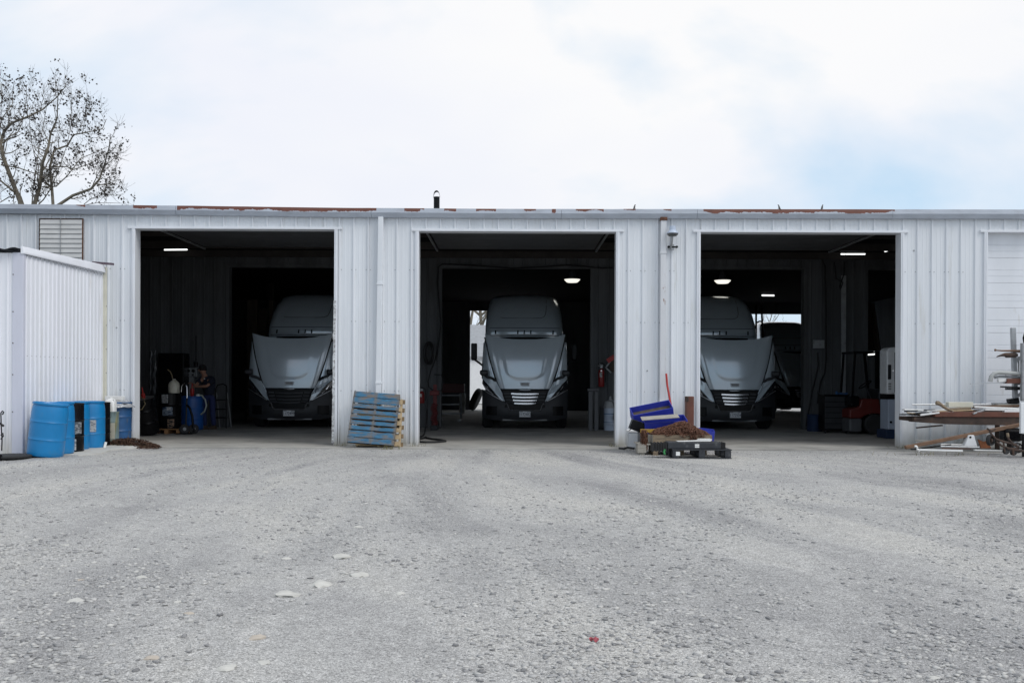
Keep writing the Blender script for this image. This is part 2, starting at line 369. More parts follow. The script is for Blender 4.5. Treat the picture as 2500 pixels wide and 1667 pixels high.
m_lab_white = paper('white_printed_label', (0.72, 0.73, 0.73), (0.35, 0.37, 0.40), 70, 0.35, 30)
m_lab_dark = paper('grey_printed_label', (0.16, 0.18, 0.20), (0.50, 0.52, 0.54), 45, 0.30, 20)
m_lab_blue = paper('blue_printed_label', (0.30, 0.37, 0.46), (0.04, 0.07, 0.13), 30, 0.35, 14)
m_lab_brown = paper('torn_printed_label', (0.45, 0.30, 0.20), (0.02, 0.02, 0.02), 40, 0.45, 25)
# ------------------------------------------------------------------ the ground
def sst(a, b, x):
    t = min(1, max(0, (x - a) / (b - a))); return t * t * (3 - 2 * t)
def gh(x, y):
    base = -0.03 + 0.075 * sst(-6.9, -7.8, x) * sst(14.5, 17.0, y) * sst(24, 21.5, y)
    near = sst(20.4, 19.0, y)
    n = 0.030 * noise.noise((x * 0.35, y * 0.28, 1.7)) + 0.012 * noise.noise((x * 1.1, y * 0.8, 5.1)) + 0.005 * noise.noise((x * 3.7, y * 3.1, 2.2))
    return base + n * (0.25 + 0.75 * near) * (1 if abs(x) < 40 and -30 < y < 60 else 0.3)

def axis(lo, hi, step, far_lo, far_hi):
    a = list(np.arange(lo, hi + 1e-6, step)); k = step; p = hi
    while p < far_hi: k *= 1.45; p += k; a.append(p)
    k = step; p = lo
    while p > far_lo: k *= 1.45; p -= k; a.insert(0, p)
    return a
xs = axis(-14, 14, 0.14, -500, 500); ys = axis(2.0, 21.0, 0.13, -300, 900)
vs = [(x, y, gh(x, y) if y < 20.9 else (gh(x, y) if y > 46 else -0.06)) for x in xs for y in ys]
ny = len(ys)
fs = [(i*ny + j, (i+1)*ny + j, (i+1)*ny + j + 1, i*ny + j + 1) for i in range(len(xs) - 1) for j in range(ny - 1)]
g_mb = MB(); g_mb.v = vs; g_mb.f = fs

def ground_material():
    m = bpy.data.materials.new('crushed_limestone_yard'); m.use_nodes = True; t = m.node_tree; b = t.nodes['Principled BSDF']; L = t.links.new
    b.inputs['Roughness'].default_value = 0.95; b.inputs['Specular IOR Level'].default_value = 0.25
    g = N(t, 'ShaderNodeNewGeometry')
    def nz(scale, detail, rough, st=(1, 1, 1), dist=0.0):
        mp_ = N(t, 'ShaderNodeMapping'); mp_.inputs['Scale'].default_value = st; L(g.outputs['Position'], mp_.inputs[0])
        n = N(t, 'ShaderNodeTexNoise'); n.inputs['Scale'].default_value = scale; n.inputs['Detail'].default_value = detail; n.inputs['Roughness'].default_value = rough
        n.inputs['Distortion'].default_value = dist; L(mp_.outputs[0], n.inputs['Vector']); return n.outputs[0]
    def mrange(s, a, b_, c, d):
        r = N(t, 'ShaderNodeMapRange'); r.inputs[1].default_value = a; r.inputs[2].default_value = b_; r.inputs[3].default_value = c; r.inputs[4].default_value = d; L(s, r.inputs[0]); return r.outputs[0]
    def math_(op, a, b_):
        n = N(t, 'ShaderNodeMath', operation=op)
        for i, q in enumerate((a, b_)):
            if hasattr(q, 'links'): L(q, n.inputs[i])
            else: n.inputs[i].default_value = q
        return n.outputs[0]
    # wheel tracks that fan out from the middle bay: noise over the bearing and the distance from a point inside it
    sp0 = N(t, 'ShaderNodeSeparateXYZ'); L(g.outputs['Position'], sp0.inputs[0])
    dyy = math_('SUBTRACT', 30.0, sp0.outputs[1]); th_ = math_('ARCTAN2', sp0.outputs[0], dyy)
    cv = N(t, 'ShaderNodeCombineXYZ'); L(math_('MULTIPLY', math_('ADD', th_, math_('MULTIPLY', sp0.outputs[1], 0.012)), 13.0), cv.inputs[0]); L(math_('MULTIPLY', sp0.outputs[1], 0.13), cv.inputs[1])
    trn = N(t, 'ShaderNodeTexNoise'); trn.inputs['Scale'].default_value = 1.0; trn.inputs['Detail'].default_value = 5; trn.inputs['Roughness'].default_value = 0.62; trn.inputs['Distortion'].default_value = 0.6
    L(cv.outputs[0], trn.inputs['Vector']); tracks = trn.outputs[0]
    patch = nz(0.45, 6, 0.62, (1, 0.55, 1), 0.6)
    base = math_('ADD', math_('MULTIPLY', tracks, 0.6), math_('MULTIPLY', patch, 0.4))
    c1 = N(t, 'ShaderNodeValToRGB'); e = c1.color_ramp.elements
    e[0].position = 0.38; e[0].color = (0.292, 0.288, 0.286, 1); e[1].position = 0.60; e[1].color = (0.470, 0.458, 0.430, 1)
    k = e.new(0.49); k.color = (0.405, 0.399, 0.387, 1); L(base, c1.inputs[0])
    # pebbles: three sizes of cells
    col = c1.outputs[0]; hs = []
    for sc_, st, amt in ((60, (1, 1, 1), 0.14), (130, (1, 1, 1), 0.32), (280, (1, 1, 1), 0.36)):
        v = N(t, 'ShaderNodeTexVoronoi'); v.inputs['Scale'].default_value = sc_; L(g.outputs['Position'], v.inputs['Vector'])
        s = N(t, 'ShaderNodeSeparateColor'); L(v.outputs['Color'], s.inputs[0])
        f = mrange(s.outputs[0], 0, 1, 1 - amt * 1.2, 1 + amt)
        mu = N(t, 'ShaderNodeMix', data_type='RGBA', blend_type='MULTIPLY'); mu.inputs['Factor'].default_value = 1; L(col, mu.inputs['A']); L(f, mu.inputs['B']); col = mu.outputs['Result']
        hs.append((v.outputs['Distance'], sc_))
    fine = nz(9, 10, 0.72)
    mu = N(t, 'ShaderNodeMix', data_type='RGBA', blend_type='MULTIPLY'); mu.inputs['Factor'].default_value = 1; L(col, mu.inputs['A']); L(mrange(fine, 0.3, 0.7, 0.84, 1.14), mu.inputs['B']); col = mu.outputs['Result']
    # brown soil and dust towards the slab edge
    L(col, b.inputs['Base Color'])
    h = math_('ADD', math_('MULTIPLY', math_('SUBTRACT', 0.6, hs[0][0]), 0.5), math_('MULTIPLY', math_('SUBTRACT', 0.6, hs[1][0]), 0.25))
    h = math_('ADD', h, math_('MULTIPLY', fine, 0.9))
    bu = N(t, 'ShaderNodeBump'); bu.inputs['Strength'].default_value = 0.7; bu.inputs['Distance'].default_value = 0.009; L(h, bu.inputs['Height']); L(bu.outputs[0], b.inputs['Normal'])
    return m
m_ground = ground_material()
tag(g_mb.build('gravel_yard', m_ground, smooth=180, fix=False), kind='structure')

# loose stones: thousands of small flattened rocks, joined
def stones(name, n, seed, smin, smax, m, ymin=3.2, ymax=20.3):
    r = np.random.default_rng(seed)
    bm = bmesh.new(); bmesh.ops.create_icosphere(bm, subdivisions=1, radius=1.0)
    bv = np.array([v.co[:] for v in bm.verts]); bf = np.array([[v.index for v in f.verts] for f in bm.faces]); bm.free()
    protos = [bv * (1 + 0.32 * r.standard_normal((len(bv), 1)).clip(-1.6, 1.6)) for _ in range(40)]
    V, F, c = [], [], 0
    out_n = 0
    while out_n < n:
        if r.random() < 0.72:
            py = r.uniform(1090, 1760); Y = EYE * FPX / (py - HOR)
        else: Y = r.uniform(ymin, ymax)
        if not (ymin < Y < ymax): continue
        X = r.uniform(-1, 1) * (0.56 * Y + 1.8)
        if X < -8.2 and Y > 17.0: continue
        d = noise.noise((X * 0.5, Y * 0.22, 3.0)) + 0.6 * noise.noise((X * 1.7, Y * 0.8, 9.0))
        if r.random() > 0.45 + 0.95 * d: continue
        s = smin + (smax - smin) * r.random() ** 5
        p = protos[r.integers(40)] * np.array([s * r.uniform(0.7, 1.4), s * r.uniform(0.7, 1.3), s * r.uniform(0.3, 0.6)])
        a = r.uniform(0, 2 * PI); ca, sa = math.cos(a), math.sin(a)
        q = np.empty_like(p); q[:, 0] = p[:, 0]*ca - p[:, 1]*sa + X; q[:, 1] = p[:, 0]*sa + p[:, 1]*ca + Y; q[:, 2] = p[:, 2] + gh(X, Y) + s * 0.12
        V.append(q); F.append(bf + c); c += len(bv); out_n += 1
    V = np.concatenate(V); F = np.concatenate(F)
    me = bpy.data.meshes.new(name); me.vertices.add(len(V)); me.vertices.foreach_set('co', V.astype(np.float32).ravel())
    me.loops.add(F.size); me.loops.foreach_set('vertex_index', F.astype(np.int32).ravel())
    me.polygons.add(len(F)); me.polygons.foreach_set('loop_start', np.arange(0, F.size, 3, dtype=np.int32)); me.update(calc_edges=True)
    me.materials.append(m); o = ob(name, me); tag(o, kind='stuff'); return o
def stone_material(name, ramp):
    m = bpy.data.materials.new(name); m.use_nodes = True; t = m.node_tree; b = t.nodes['Principled BSDF']; L = t.links.new
    b.inputs['Roughness'].default_value = 0.9; b.inputs['Specular IOR Level'].default_value = 0.25
    g = N(t, 'ShaderNodeNewGeometry'); cr_ = N(t, 'ShaderNodeValToRGB'); L(g.outputs['Random Per Island'], cr_.inputs[0])
    e = cr_.color_ramp.elements; e[0].position = 0; e[0].color = (*ramp[0], 1); e[1].position = 1; e[1].color = (*ramp[-1], 1)
    for i, c_ in enumerate(ramp[1:-1]): k = e.new((i + 1) / (len(ramp) - 1)); k.color = (*c_, 1)
    L(cr_.outputs[0], b.inputs['Base Color']); return m
m_gravel = stone_material('loose_gravel', [(0.19, 0.188, 0.19), (0.33, 0.327, 0.325), (0.41, 0.405, 0.395), (0.45, 0.443, 0.425), (0.52, 0.51, 0.485)])
stones('loose_gravel', 90000, 3, 0.003, 0.021, m_gravel)

# bigger pale stones that stand out of the yard: pixel x, y, width in pixels
PALE = [(835, 1347, 46, 0), (877, 1392, 44, 0), (785, 1415, 58, 1), (702, 1441, 54, 0), (700, 1352, 22, 0), (977, 1438, 24, 0), (647, 1335, 14, 0), (628, 1547, 40, 2),
        (370, 1597, 34, 2), (552, 1622, 44, 0), (645, 1607, 30, 3), (186, 1461, 36, 0), (435, 1460, 20, 1), (461, 1488, 22, 2), (196, 1409, 16, 2), (345, 1404, 28, 1),
        (158, 1324, 16, 0), (872, 1278, 20, 0), (335, 1330, 14, 0), (1395, 1620, 22, 1), (2280, 1637, 26, 1), (1710, 1630, 24, 1), (1960, 1640, 20, 1)]
SHAPE = ['white flat stone', 'grey-white stone', 'tan stone', 'white and orange stone']
WHERE = ['topmost of the big white ones', 'second down the diagonal line of white ones', 'broad low one midway down the diagonal line', 'bright oval ending the diagonal line',
         'small one left of the topmost big white one', 'lone one right of the diagonal line', 'smallest one above the diagonal line', 'cracked lump near the bottom',
         'rounded lump near the bottom left', 'bright one nearest the bottom edge', 'small one right of the bright bottom one', 'half-buried sliver far to the left', 'small one left of the bright oval',
         'pinkish one left of centre', 'tiny one far to the left', 'one beside a dark pebble', 'tiny farthest one at the left', 'farthest one below the blue pallet', 'tiny far one left of centre',
         'one near the bottom centre', 'lone one at the bottom right', 'one right of the red scrap', 'middle one of the bottom right three']
for i, (px, py, wd, k) in enumerate(PALE):
    Y = EYE * FPX / (py - HOR + 0.004 * (1250 - px)); p = U(px, py, Y); s = wd / FPX * Y / 2
    o = MB().rock((0, 0, 0), (s, s * 1.2, s * 0.30), seed=i + 1).build('stone', m_tanstone if k == 2 else m_stone, smooth=40)
    o.location = (p.x, p.y, gh(p.x, p.y) + s * 0.02); o.rotation_euler = (0, 0, i * 1.3)
    tag(o, f'{SHAPE[k]} in the gravel, {WHERE[i]}', 'stone', 'pale stones lying in the gravel yard')
o = MB(); p = U(1450, 1574, EYE * FPX / (1574 - HOR))
o.shell(lambda u, v: (p.x - 0.025 + 0.05 * u, p.y - 0.02 + 0.04 * v, p.z + 0.012 * math.sin(u * 7) * math.cos(v * 5) + 0.03), 6, 5, (0, 0, 0.004))
tag(o.build('crushed_can', mat('faded_red_foil', (0.36, 0.07, 0.09), 0.6, var=0.3, vs=40)), 'crushed red scrap lying alone in the gravel foreground', 'can')

# ------------------------------------------------------------------ slab
sl = MB().ab((-16, 20.90, -0.2), (16.5, 45.6, 0.0)); tag(sl.build('concrete_floor', m_floor), kind='structure')
ap = MB()
exs = np.linspace(-8.0, 16.5, 80)
eds = [20.28 + 0.10 * noise.noise((x * 0.8, 0, 0)) + 0.07 * noise.noise((x * 3, 2, 0)) for x in exs]
n_ = len(exs)
ap.v = [(x, y, -0.006) for x, y in zip(exs, eds)] + [(x, 20.885, -0.004) for x in exs] + [(x, y, -0.2) for x, y in zip(exs, eds)] + [(x, 20.885, -0.2) for x in exs]
for i in range(n_ - 1):
    ap.f += [(i, i+1, n_+i+1, n_+i), (i, 2*n_+i, 2*n_+i+1, i+1), (n_+i, n_+i+1, 3*n_+i+1, 3*n_+i), (2*n_+i, 3*n_+i, 3*n_+i+1, 2*n_+i+1)]
ap.f += [(0, n_, 3*n_, 2*n_), (n_-1, 3*n_-1, 4*n_-1, 2*n_-1)]
tag(ap.build('concrete_apron', m_concrete), kind='structure')

# ------------------------------------------------------------------ the workshop building
bld = thing('workshop_building', 'long low white steel workshop with three open truck bays and rusty gutter', 'building', (0, D, 0))
DOORS = [(331, 816, 560), (1022.5, 1503, 566), (1709, 2197, 568.5), (2409, 2905, 568)]
OPEN = [(U(a, 800, D).x, U(b, 800, D).x, U((a + b) / 2 if b < 2600 else 2450, t, D).z) for a, b, t in DOORS]
XL, XR = -15.5, 16.2
ev_px = [(-600, 496), (0, 499), (450, 503), (800, 508), (1250, 511), (1700, 511.5), (2500, 512.4), (3200, 513)]
ev = [U(a, b, D - 0.1) for a, b in ev_px]
def eave(x):
    return float(np.interp(x, [p.x for p in ev], [p.z for p in ev]))
PROF = [(0, -.032), (.014, -.032), (.030, 0), (.098, 0), (.104, -.0035), (.118, -.0035), (.124, 0), (.181, 0), (.187, -.0035), (.201, -.0035), (.207, 0), (.2748, 0), (.2908, -.032), (.3048, -.032)]
def cutprof(prof, a, b):
    px_ = [p[0] for p in prof]; py_ = [p[1] for p in prof]
    return [(a, float(np.interp(a, px_, py_)))] + [p for p in prof if a + 1e-5 < p[0] < b - 1e-5] + [(b, float(np.interp(b, px_, py_)))]
_pc = {}
def panel(name, prof, a, b, h, m, parent, loc, rotz=0):
    key = (name, round(a, 3), round(b, 3), round(h, 2), m.name, len(prof))
    if key not in _pc:
        q = cutprof(prof, a, b); n = len(q); mb = MB()
        for z in (0, h):
            mb.v += [(x, y, z) for x, y in q] + [(x, y + 0.004, z) for x, y in q]
        for i in range(n - 1):
            mb.f += [(i, i+1, 2*n+i+1, 2*n+i), (n+i, 3*n+i, 3*n+i+1, n+i+1), (i, n+i, n+i+1, i+1), (2*n+i, 2*n+i+1, 3*n+i+1, 3*n+i)]
        mb.f += [(0, 2*n, 3*n, n), (n-1, 2*n-1, 4*n-1, 3*n-1)]
        _pc[key] = mb.mesh(name, m)
    o = ob(name, _pc[key], parent); off = wpos(parent); o.location = Vector(loc) - off; o.rotation_euler = (0, 0, rotz); return o
W_ = 0.3048
X_PHASE = U(17.8, 520, D).x
def siding(name, y, openings, m, ztop, x_from, x_to, parent, z0=0.0):
    k = math.floor((x_from - X_PHASE) / W_); 
    while X_PHASE + k * W_ < x_to:
        xa, xb = X_PHASE + k * W_, X_PHASE + (k + 1) * W_; k += 1
        spans = [(max(xa, x_from), min(xb, x_to))]
        full = []
        for (o0, o1, zt) in openings:
            nxt = []
            for (a, b) in spans:
                if b <= o0 or a >= o1: nxt.append((a, b)); continue
                if a < o0: nxt.append((a, o0))
                if b > o1: nxt.append((o1, b))
                aa, bb = max(a, o0), min(b, o1)
                if bb - aa > 0.01: panel(name, PROF, aa - xa, bb - xa, ztop - zt, m, parent, (xa, y, zt))
            spans = nxt
        for (a, b) in spans:
            if b - a > 0.01: panel(name, PROF, a - xa, b - xa, ztop - z0, m, parent, (xa, y, z0))
siding('wall_panel', D, OPEN, m_wall, 4.93, XL, XR, bld)

# wall core behind the siding and steel framing round each opening
def wall_with_holes(mb, y0, y1, holes, x0, x1, z1, z0=0.0, inset=0.0):
    e = x0
    for a, b, t in sorted(holes):
        mb.ab((e, y0, z0), (a - inset, y1, z1)); mb.ab((a - inset, y0, t + inset), (b + inset, y1, z1)); e = b + inset
    mb.ab((e, y0, z0), (x1, y1, z1))
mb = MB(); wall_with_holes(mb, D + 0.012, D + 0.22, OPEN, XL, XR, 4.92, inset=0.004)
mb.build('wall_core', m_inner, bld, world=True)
def door_trim(i):
    a, b, t = OPEN[i]
    for nm, p, q in (('door_jamb', (a - 0.075, D - 0.045, 0), (a, D + 0.26, t + 0.0)), ('door_jamb', (b, D - 0.045, 0), (b + 0.075, D + 0.26, t)),
                     ('door_header', (a - 0.16, D - 0.048, t), (b + 0.16, D + 0.26, t + 0.05))):
        MB().ab(p, q).build(nm, m_trim, bld, world=True, bevel=0.006)
    # corner beads on the jambs
    for x in (a - 0.035, b + 0.035):
        MB().cyl((x, D - 0.047, 0.0), (x, D - 0.047, t - 0.005), 0.008, n=6).build('jamb_bead', m_trim, bld, world=True)
for i in range(4): door_trim(i)
# torn batten on the right jamb of the first bay
mb = MB(); x = OPEN[0][1]
for k in range(26):
    z0 = 0.05 + k * 0.115; x1 = x - 0.005 + 0.012 * noise.noise((k * 0.7, 0, 1)) - 0.03 * (1 - k / 26)
    mb.ab((x1, D - 0.056, z0), (x1 + 0.05, D - 0.049, z0 + 0.117))
mb.build('torn_batten', mat('peeling_primer', (0.60, 0.62, 0.63), 0.6, var=0.35, vs=14, dirt=((0.25, 0.24, 0.24), 0.45, 0.6, 18)), bld, world=True)
# base flashing
mb = MB(); e = XL
for a, b, t in OPEN:
    mb.ab((e, D - 0.036, -0.02), (a - 0.08, D - 0.034, 0.035)); e = b + 0.08
mb.ab((e, D - 0.036, -0.02), (XR, D - 0.034, 0.035)); mb.build('base_flashing', m_trim, bld, world=True)
# screws
mb = MB()
for row in (660, 786, 955):
    z = U(1250, row, D).z
    k = math.floor((XL - X_PHASE) / W_)
    while X_PHASE + k * W_ < XR:
        for dx_ in (0.045, 0.26):
            x = X_PHASE + k * W_ + dx_ + 0.01 * noise.noise((k, row, 0))
            if all(not (a - 0.1 < x < b + 0.1) for a, b, t in OPEN) and noise.noise((k * 3.1, row, dx_ * 9)) > -0.15:
                mb.cyl((x, D - 0.010, z), (x, D + 0.001, z), 0.009, n=6)
        k += 1
for px, py in ((860, 1042), (2231, 612), (896, 940), (2180, 905), (1580, 905), (2455, 917), (1468, 905), (285, 800)):
    c = U(px, py, D); mb.cyl((c.x, D - .012, c.z), (c.x, D + .001, c.z), .017, n=7)
tag(mb.build('siding_screw', m_grey, bld, world=True), kind='stuff')

# gutter: upper band leans out, lower band leans back
def gutter_material():
    m = mat('galvanised_gutter', (0.40, 0.435, 0.49), 0.5, metal=0.0, var=0.10, vs=2.2, stretch=(1, 1, 3), dirt=((0.33, 0.35, 0.39), 0.5, 0.8, 3))
    t = m.node_tree; L = t.links.new; b = t.nodes['Principled BSDF']; old = b.inputs['Base Color'].links[0].from_socket
    g = N(t, 'ShaderNodeNewGeometry'); sp = N(t, 'ShaderNodeSeparateXYZ'); L(g.outputs['Position'], sp.inputs[0])
    uvn = N(t, 'ShaderNodeUVMap'); us = N(t, 'ShaderNodeSeparateXYZ'); L(uvn.outputs[0], us.inputs[0])
    na = N(t, 'ShaderNodeTexNoise'); na.inputs['Scale'].default_value = 3.2; na.inputs['Detail'].default_value = 9; na.inputs['Roughness'].default_value = 0.72; L(g.outputs['Position'], na.inputs['Vector'])
    nb = N(t, 'ShaderNodeTexNoise'); nb.inputs['Scale'].default_value = 9; nb.inputs['Detail'].default_value = 6; L(g.outputs['Position'], nb.inputs['Vector'])
    X0, X1 = U(0, 510, D - .2).x, U(2500, 510, D - .2).x
    fx = N(t, 'ShaderNodeMapRange'); fx.inputs[1].default_value = X0; fx.inputs[2].default_value = X1; L(sp.outputs[0], fx.inputs[0])
    cr_ = N(t, 'ShaderNodeValToRGB'); cr_.color_ramp.interpolation = 'CONSTANT'; e = cr_.color_ramp.elements
    zones = [(168, 200, .60), (321, 372, 1.0), (427, 914, 1.08), (979, 1016, 1.0), (1020, 1035, .6), (1077, 1111, .9), (1154, 1210, .95), (1272, 1300, .65), (1339, 1354, 1.1), (1400, 1470, .75), (1520, 1545, .66), (1620, 1640, .6), (1716, 2182, 1.08)]
    stops = [(0.0, 0.0)]
    for a, b_, v in zones: stops += [(a / 2500, v), (b_ / 2500, 0.0)]
    e[0].position = 0; e[0].color = (0, 0, 0, 1); e.remove(e[1])
    for p_, v in stops[1:]: k = e.new(p_); k.color = (v, v, v, 1)
    L(fx.outputs[0], cr_.inputs[0])
    # threshold: noise + v-height must pass
    mv = N(t, 'ShaderNodeMapRange'); mv.inputs[1].default_value = 0.50; mv.inputs[2].default_value = 1.0; L(us.outputs[1], mv.inputs[0])   # 0 at the fold, 1 at the top edge
    s1 = N(t, 'ShaderNodeMath', operation='MULTIPLY_ADD'); L(na.outputs[0], s1.inputs[0]); s1.inputs[1].default_value = 2.6; s1.inputs[2].default_value = -1.95
    s2 = N(t, 'ShaderNodeMath', operation='ADD'); L(s1.outputs[0], s2.inputs[0]); L(mv.outputs[0], s2.inputs[1])
    s3 = N(t, 'ShaderNodeMath', operation='ADD'); L(s2.outputs[0], s3.inputs[0]); L(cr_.outputs[0], s3.inputs[1])
    s4 = N(t, 'ShaderNodeMapRange'); s4.inputs[1].default_value = 0.62; s4.inputs[2].default_value = 0.68; L(s3.outputs[0], s4.inputs[0])
    gt = N(t, 'ShaderNodeMath', operation='GREATER_THAN'); L(us.outputs[1], gt.inputs[0]); gt.inputs[1].default_value = 0.50
    gz = N(t, 'ShaderNodeMath', operation='GREATER_THAN'); L(cr_.outputs[0], gz.inputs[0]); gz.inputs[1].default_value = 0.05
    a1 = N(t, 'ShaderNodeMath', operation='MULTIPLY'); L(s4.outputs[0], a1.inputs[0]); L(gt.outputs[0], a1.inputs[1])
    a2 = N(t, 'ShaderNodeMath', operation='MULTIPLY'); L(a1.outputs[0], a2.inputs[0]); L(gz.outputs[0], a2.inputs[1])
    rc = N(t, 'ShaderNodeValToRGB'); rc.color_ramp.elements[0].color = (0.085, 0.030, 0.022, 1); rc.color_ramp.elements[1].color = (0.19, 0.062, 0.035, 1); L(nb.outputs[0], rc.inputs[0])
    mi = N(t, 'ShaderNodeMix', data_type='RGBA'); L(a2.outputs[0], mi.inputs['Factor']); L(old, mi.inputs['A']); L(rc.outputs[0], mi.inputs['B'])
    L(mi.outputs['Result'], b.inputs['Base Color']); return m
m_gut = gutter_material()
cuts = [-600, 426, 905, 1371, 1704, 2182, 3100]
for a, b in zip(cuts[:-1], cuts[1:]):
    x0, x1 = U(a, 510, D - .2).x + 0.004, U(b, 510, D - .2).x - 0.002
    n = max(2, int((x1 - x0) / 0.35)); vs_, fs_, uvs = [], [], []
    sec = [(-0.135, 0.0, 1.0), (-0.150, -0.095, 0.5), (-0.105, -0.188, 0.02), (-0.02, -0.19, 0.0), (0.05, -0.19, 0.0), (0.05, 0.0, 1.0)]
    m_ = len(sec)
    for i in range(n + 1):
        x = x0 + (x1 - x0) * i / n; ez = eave(x) + 0.006 * noise.noise((x * 2.2, 4, 0))
        for (yy, zz_, vv) in sec: vs_.append((x, D + yy - 0.004 * (abs(i - n) < 1), ez + zz_)); uvs.append((x, vv))
    for i in range(n):
        for k in range(m_):
            k2 = (k + 1) % m_; fs_.append((i*m_+k, i*m_+k2, (i+1)*m_+k2, (i+1)*m_+k))
    fs_ += [tuple(range(m_)), tuple(n*m_ + k for k in range(m_))[::-1]]
    mb = MB(); mb.v, mb.f = vs_, fs_; me = mb.mesh('gutter', m_gut, fix=False)
    ul = me.uv_layers.new(name='UVMap')
    for lp in me.loops: ul.data[lp.index].uv = uvs[lp.vertex_index]
    o = ob('gutter', me, bld); o.location = -wpos(bld)
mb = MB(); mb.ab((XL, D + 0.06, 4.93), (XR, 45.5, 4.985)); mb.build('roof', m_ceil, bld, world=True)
for y in (23.4, 25.6, 27.4):
    MB().ab((XL, y, 4.74), (XR, y + 0.08, 4.925)).build('purlin', m_beam, bld, world=True)

# down pipes
def downpipe(pts, ws, m, lab):
    root = ob('downpipe', None, bld) if False else None
    mb = MB()
    for (p, q) in zip(pts[:-1], pts[1:]):
        a, b = U(*p, D - 0.09), U(*q, D - 0.09)
        mb.beam(a, b, ws, 0.085, up=(0, 1, 0))
    dpo = mb.build('downpipe', m, bld, world=True, bevel=0.008)
    for p in pts[1:-1]:
        c = U(*p, D - 0.09); q = MB().box(c, (ws + 0.02, 0.105, 0.05)); 
        q.build('pipe_sleeve', m, dpo, world=True, bevel=0.004)
    return dpo
downpipe([(930, 530), (927.5, 693), (924, 934), (922, 1075)], 0.108, m_wall, None)
m_pipe2 = mat('rust_spotted_pipe', (0.60, 0.61, 0.63), 0.45, var=0.1, vs=3, stretch=(1, 1, .4), dirt=((0.20, 0.08, 0.03), 0.63, 0.70, 7), det=8)
downpipe([(1620, 536), (1619, 617), (1617, 980), (1617, 1085)], 0.118, m_pipe2, None)
MB().box(U(1620, 535, D - 0.09), (0.15, 0.12, 0.07)).build('pipe_outlet', m_rust, bld, world=True, bevel=0.01)

m_vent = mat('dusty_louvre', (0.56, 0.56, 0.55), 0.5, var=0.1)
# louvre vent at the far left, partly behind the shed
x0, x1 = U(96, 600, D - .03).x, U(204, 600, D - .03).x; z1 = U(150, 534, D).z; z0 = z1 - 1.12
vent_part = MB()
for p, q in (((x0, D - .05, z1 - .025), (x1, D - .037, z1)), ((x0, D - .05, z0), (x1, D - .037, z0 + .03)), ((x0, D - .052, z0), (x0 + .02, D - .037, z1))): vent_part.ab(p, q)
vf = vent_part.build('vent_frame', m_dkrust, bld, world=True)
MB().ab((x1 - .022, D - .055, z0), (x1, D - .037, z1)).build('vent_stile', m_rust, vf, world=True)
MB().ab((x0 + .02, D - .04, z0), (x1 - .02, D - .0345, z1)).build('vent_back', m_vent, vf, world=True)
for k in range(11):
    z = z1 - 0.03 - k * 0.1
    MB().box(((x0 + x1) / 2, D - .052, z - 0.045), (x1 - x0 - .05, .004, .094), rot=(R(-11), 0, 0)).build('vent_slat', m_vent, vf, world=True)
MB().ab(((x0 + x1) / 2 - .008, D - .075, z0), ((x0 + x1) / 2 + .004, D - .064, z1)).build('vent_bar', m_grey, vf, world=True)

# closed sectional door at the right
a, b, t = OPEN[3]; joints = [0.0, 0.31, 0.84, 1.37, 1.90, 2.43, 2.96, 3.49, 4.02, t + 0.03]
for z0, z1 in zip(joints[:-1], joints[1:]):
    h = z1 - z0; prof = [(0.0, 0.0)]
    y = D + 0.16
    pts = [(y, z0 + .004)]
    for g in (0.14, 0.27):
        if g < h - .03: pts += [(y, z0 + g - .006), (y + .008, z0 + g), (y, z0 + g + .006)]
    pts += [(y, z1 - .004), (y + .006, z1), (y + .04, z1), (y + .04, z0)]
    mb = MB(); n = len(pts)
    mb.v = [(a - .01, p, q) for p, q in pts] + [(b + .01, p, q) for p, q in pts]
    mb.f = [tuple(range(n)), tuple(range(n, 2*n))[::-1]] + [(i, (i+1) % n, (i+1) % n + n, i + n) for i in range(n)]
    mb.build('door_section', m_trim, bld, world=True)
m_doorin = mat('dark_door_back', (0.075, 0.076, 0.08), 0.6, var=0.2)  # one dark tone for the undersides of the raised doors
# raised doors lying under the ceiling of the open bays
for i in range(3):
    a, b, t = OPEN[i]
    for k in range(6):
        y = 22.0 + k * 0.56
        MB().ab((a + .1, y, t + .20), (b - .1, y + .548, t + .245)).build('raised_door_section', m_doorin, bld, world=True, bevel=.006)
    for x in (a + .04, b - .04):
        MB().ab((x - .02, 21.3, t + .16), (x + .02, 25.6, t + .2)).build('door_track', m_steel, bld, world=True)
    MB().cyl((a + .05, 21.55, t + .26), (b - .05, 21.55, t + .26), .05, n=10).build('door_shaft', m_steel, bld, world=True, smooth=40)

# inner partition with its own openings
PY = 28.5; s_p = FPX / PY
POPEN = [((560 - 1250) / s_p, -3.82, 4.58), (-2.02, 2.24, 4.58), (4.06, 8.33, 4.58), (10.17, 14.4, 4.58)]
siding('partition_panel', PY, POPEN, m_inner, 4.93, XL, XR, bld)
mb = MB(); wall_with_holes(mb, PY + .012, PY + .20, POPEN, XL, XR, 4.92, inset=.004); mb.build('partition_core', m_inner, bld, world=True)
for a, b, t in POPEN:
    for p, q in (((a - .09, PY - .05, 0), (a, PY + .23, t)), ((b, PY - .05, 0), (b + .09, PY + .23, t)), ((a - .09, PY - .05, t), (b + .09, PY + .23, t + .08))):
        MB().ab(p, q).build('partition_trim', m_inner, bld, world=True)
# far rear wall and the ends
RY = 45.3
ROPEN = [(-1.92, .95, 4.52), (10.0, 14.7, 4.42)]
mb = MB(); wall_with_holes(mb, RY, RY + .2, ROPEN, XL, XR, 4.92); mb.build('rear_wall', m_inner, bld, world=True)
for x in (XL, XR): MB().ab((x - .1, D + .05, 0), (x + .1, RY + .1, 4.92)).build('end_wall', m_inner, bld, world=True)
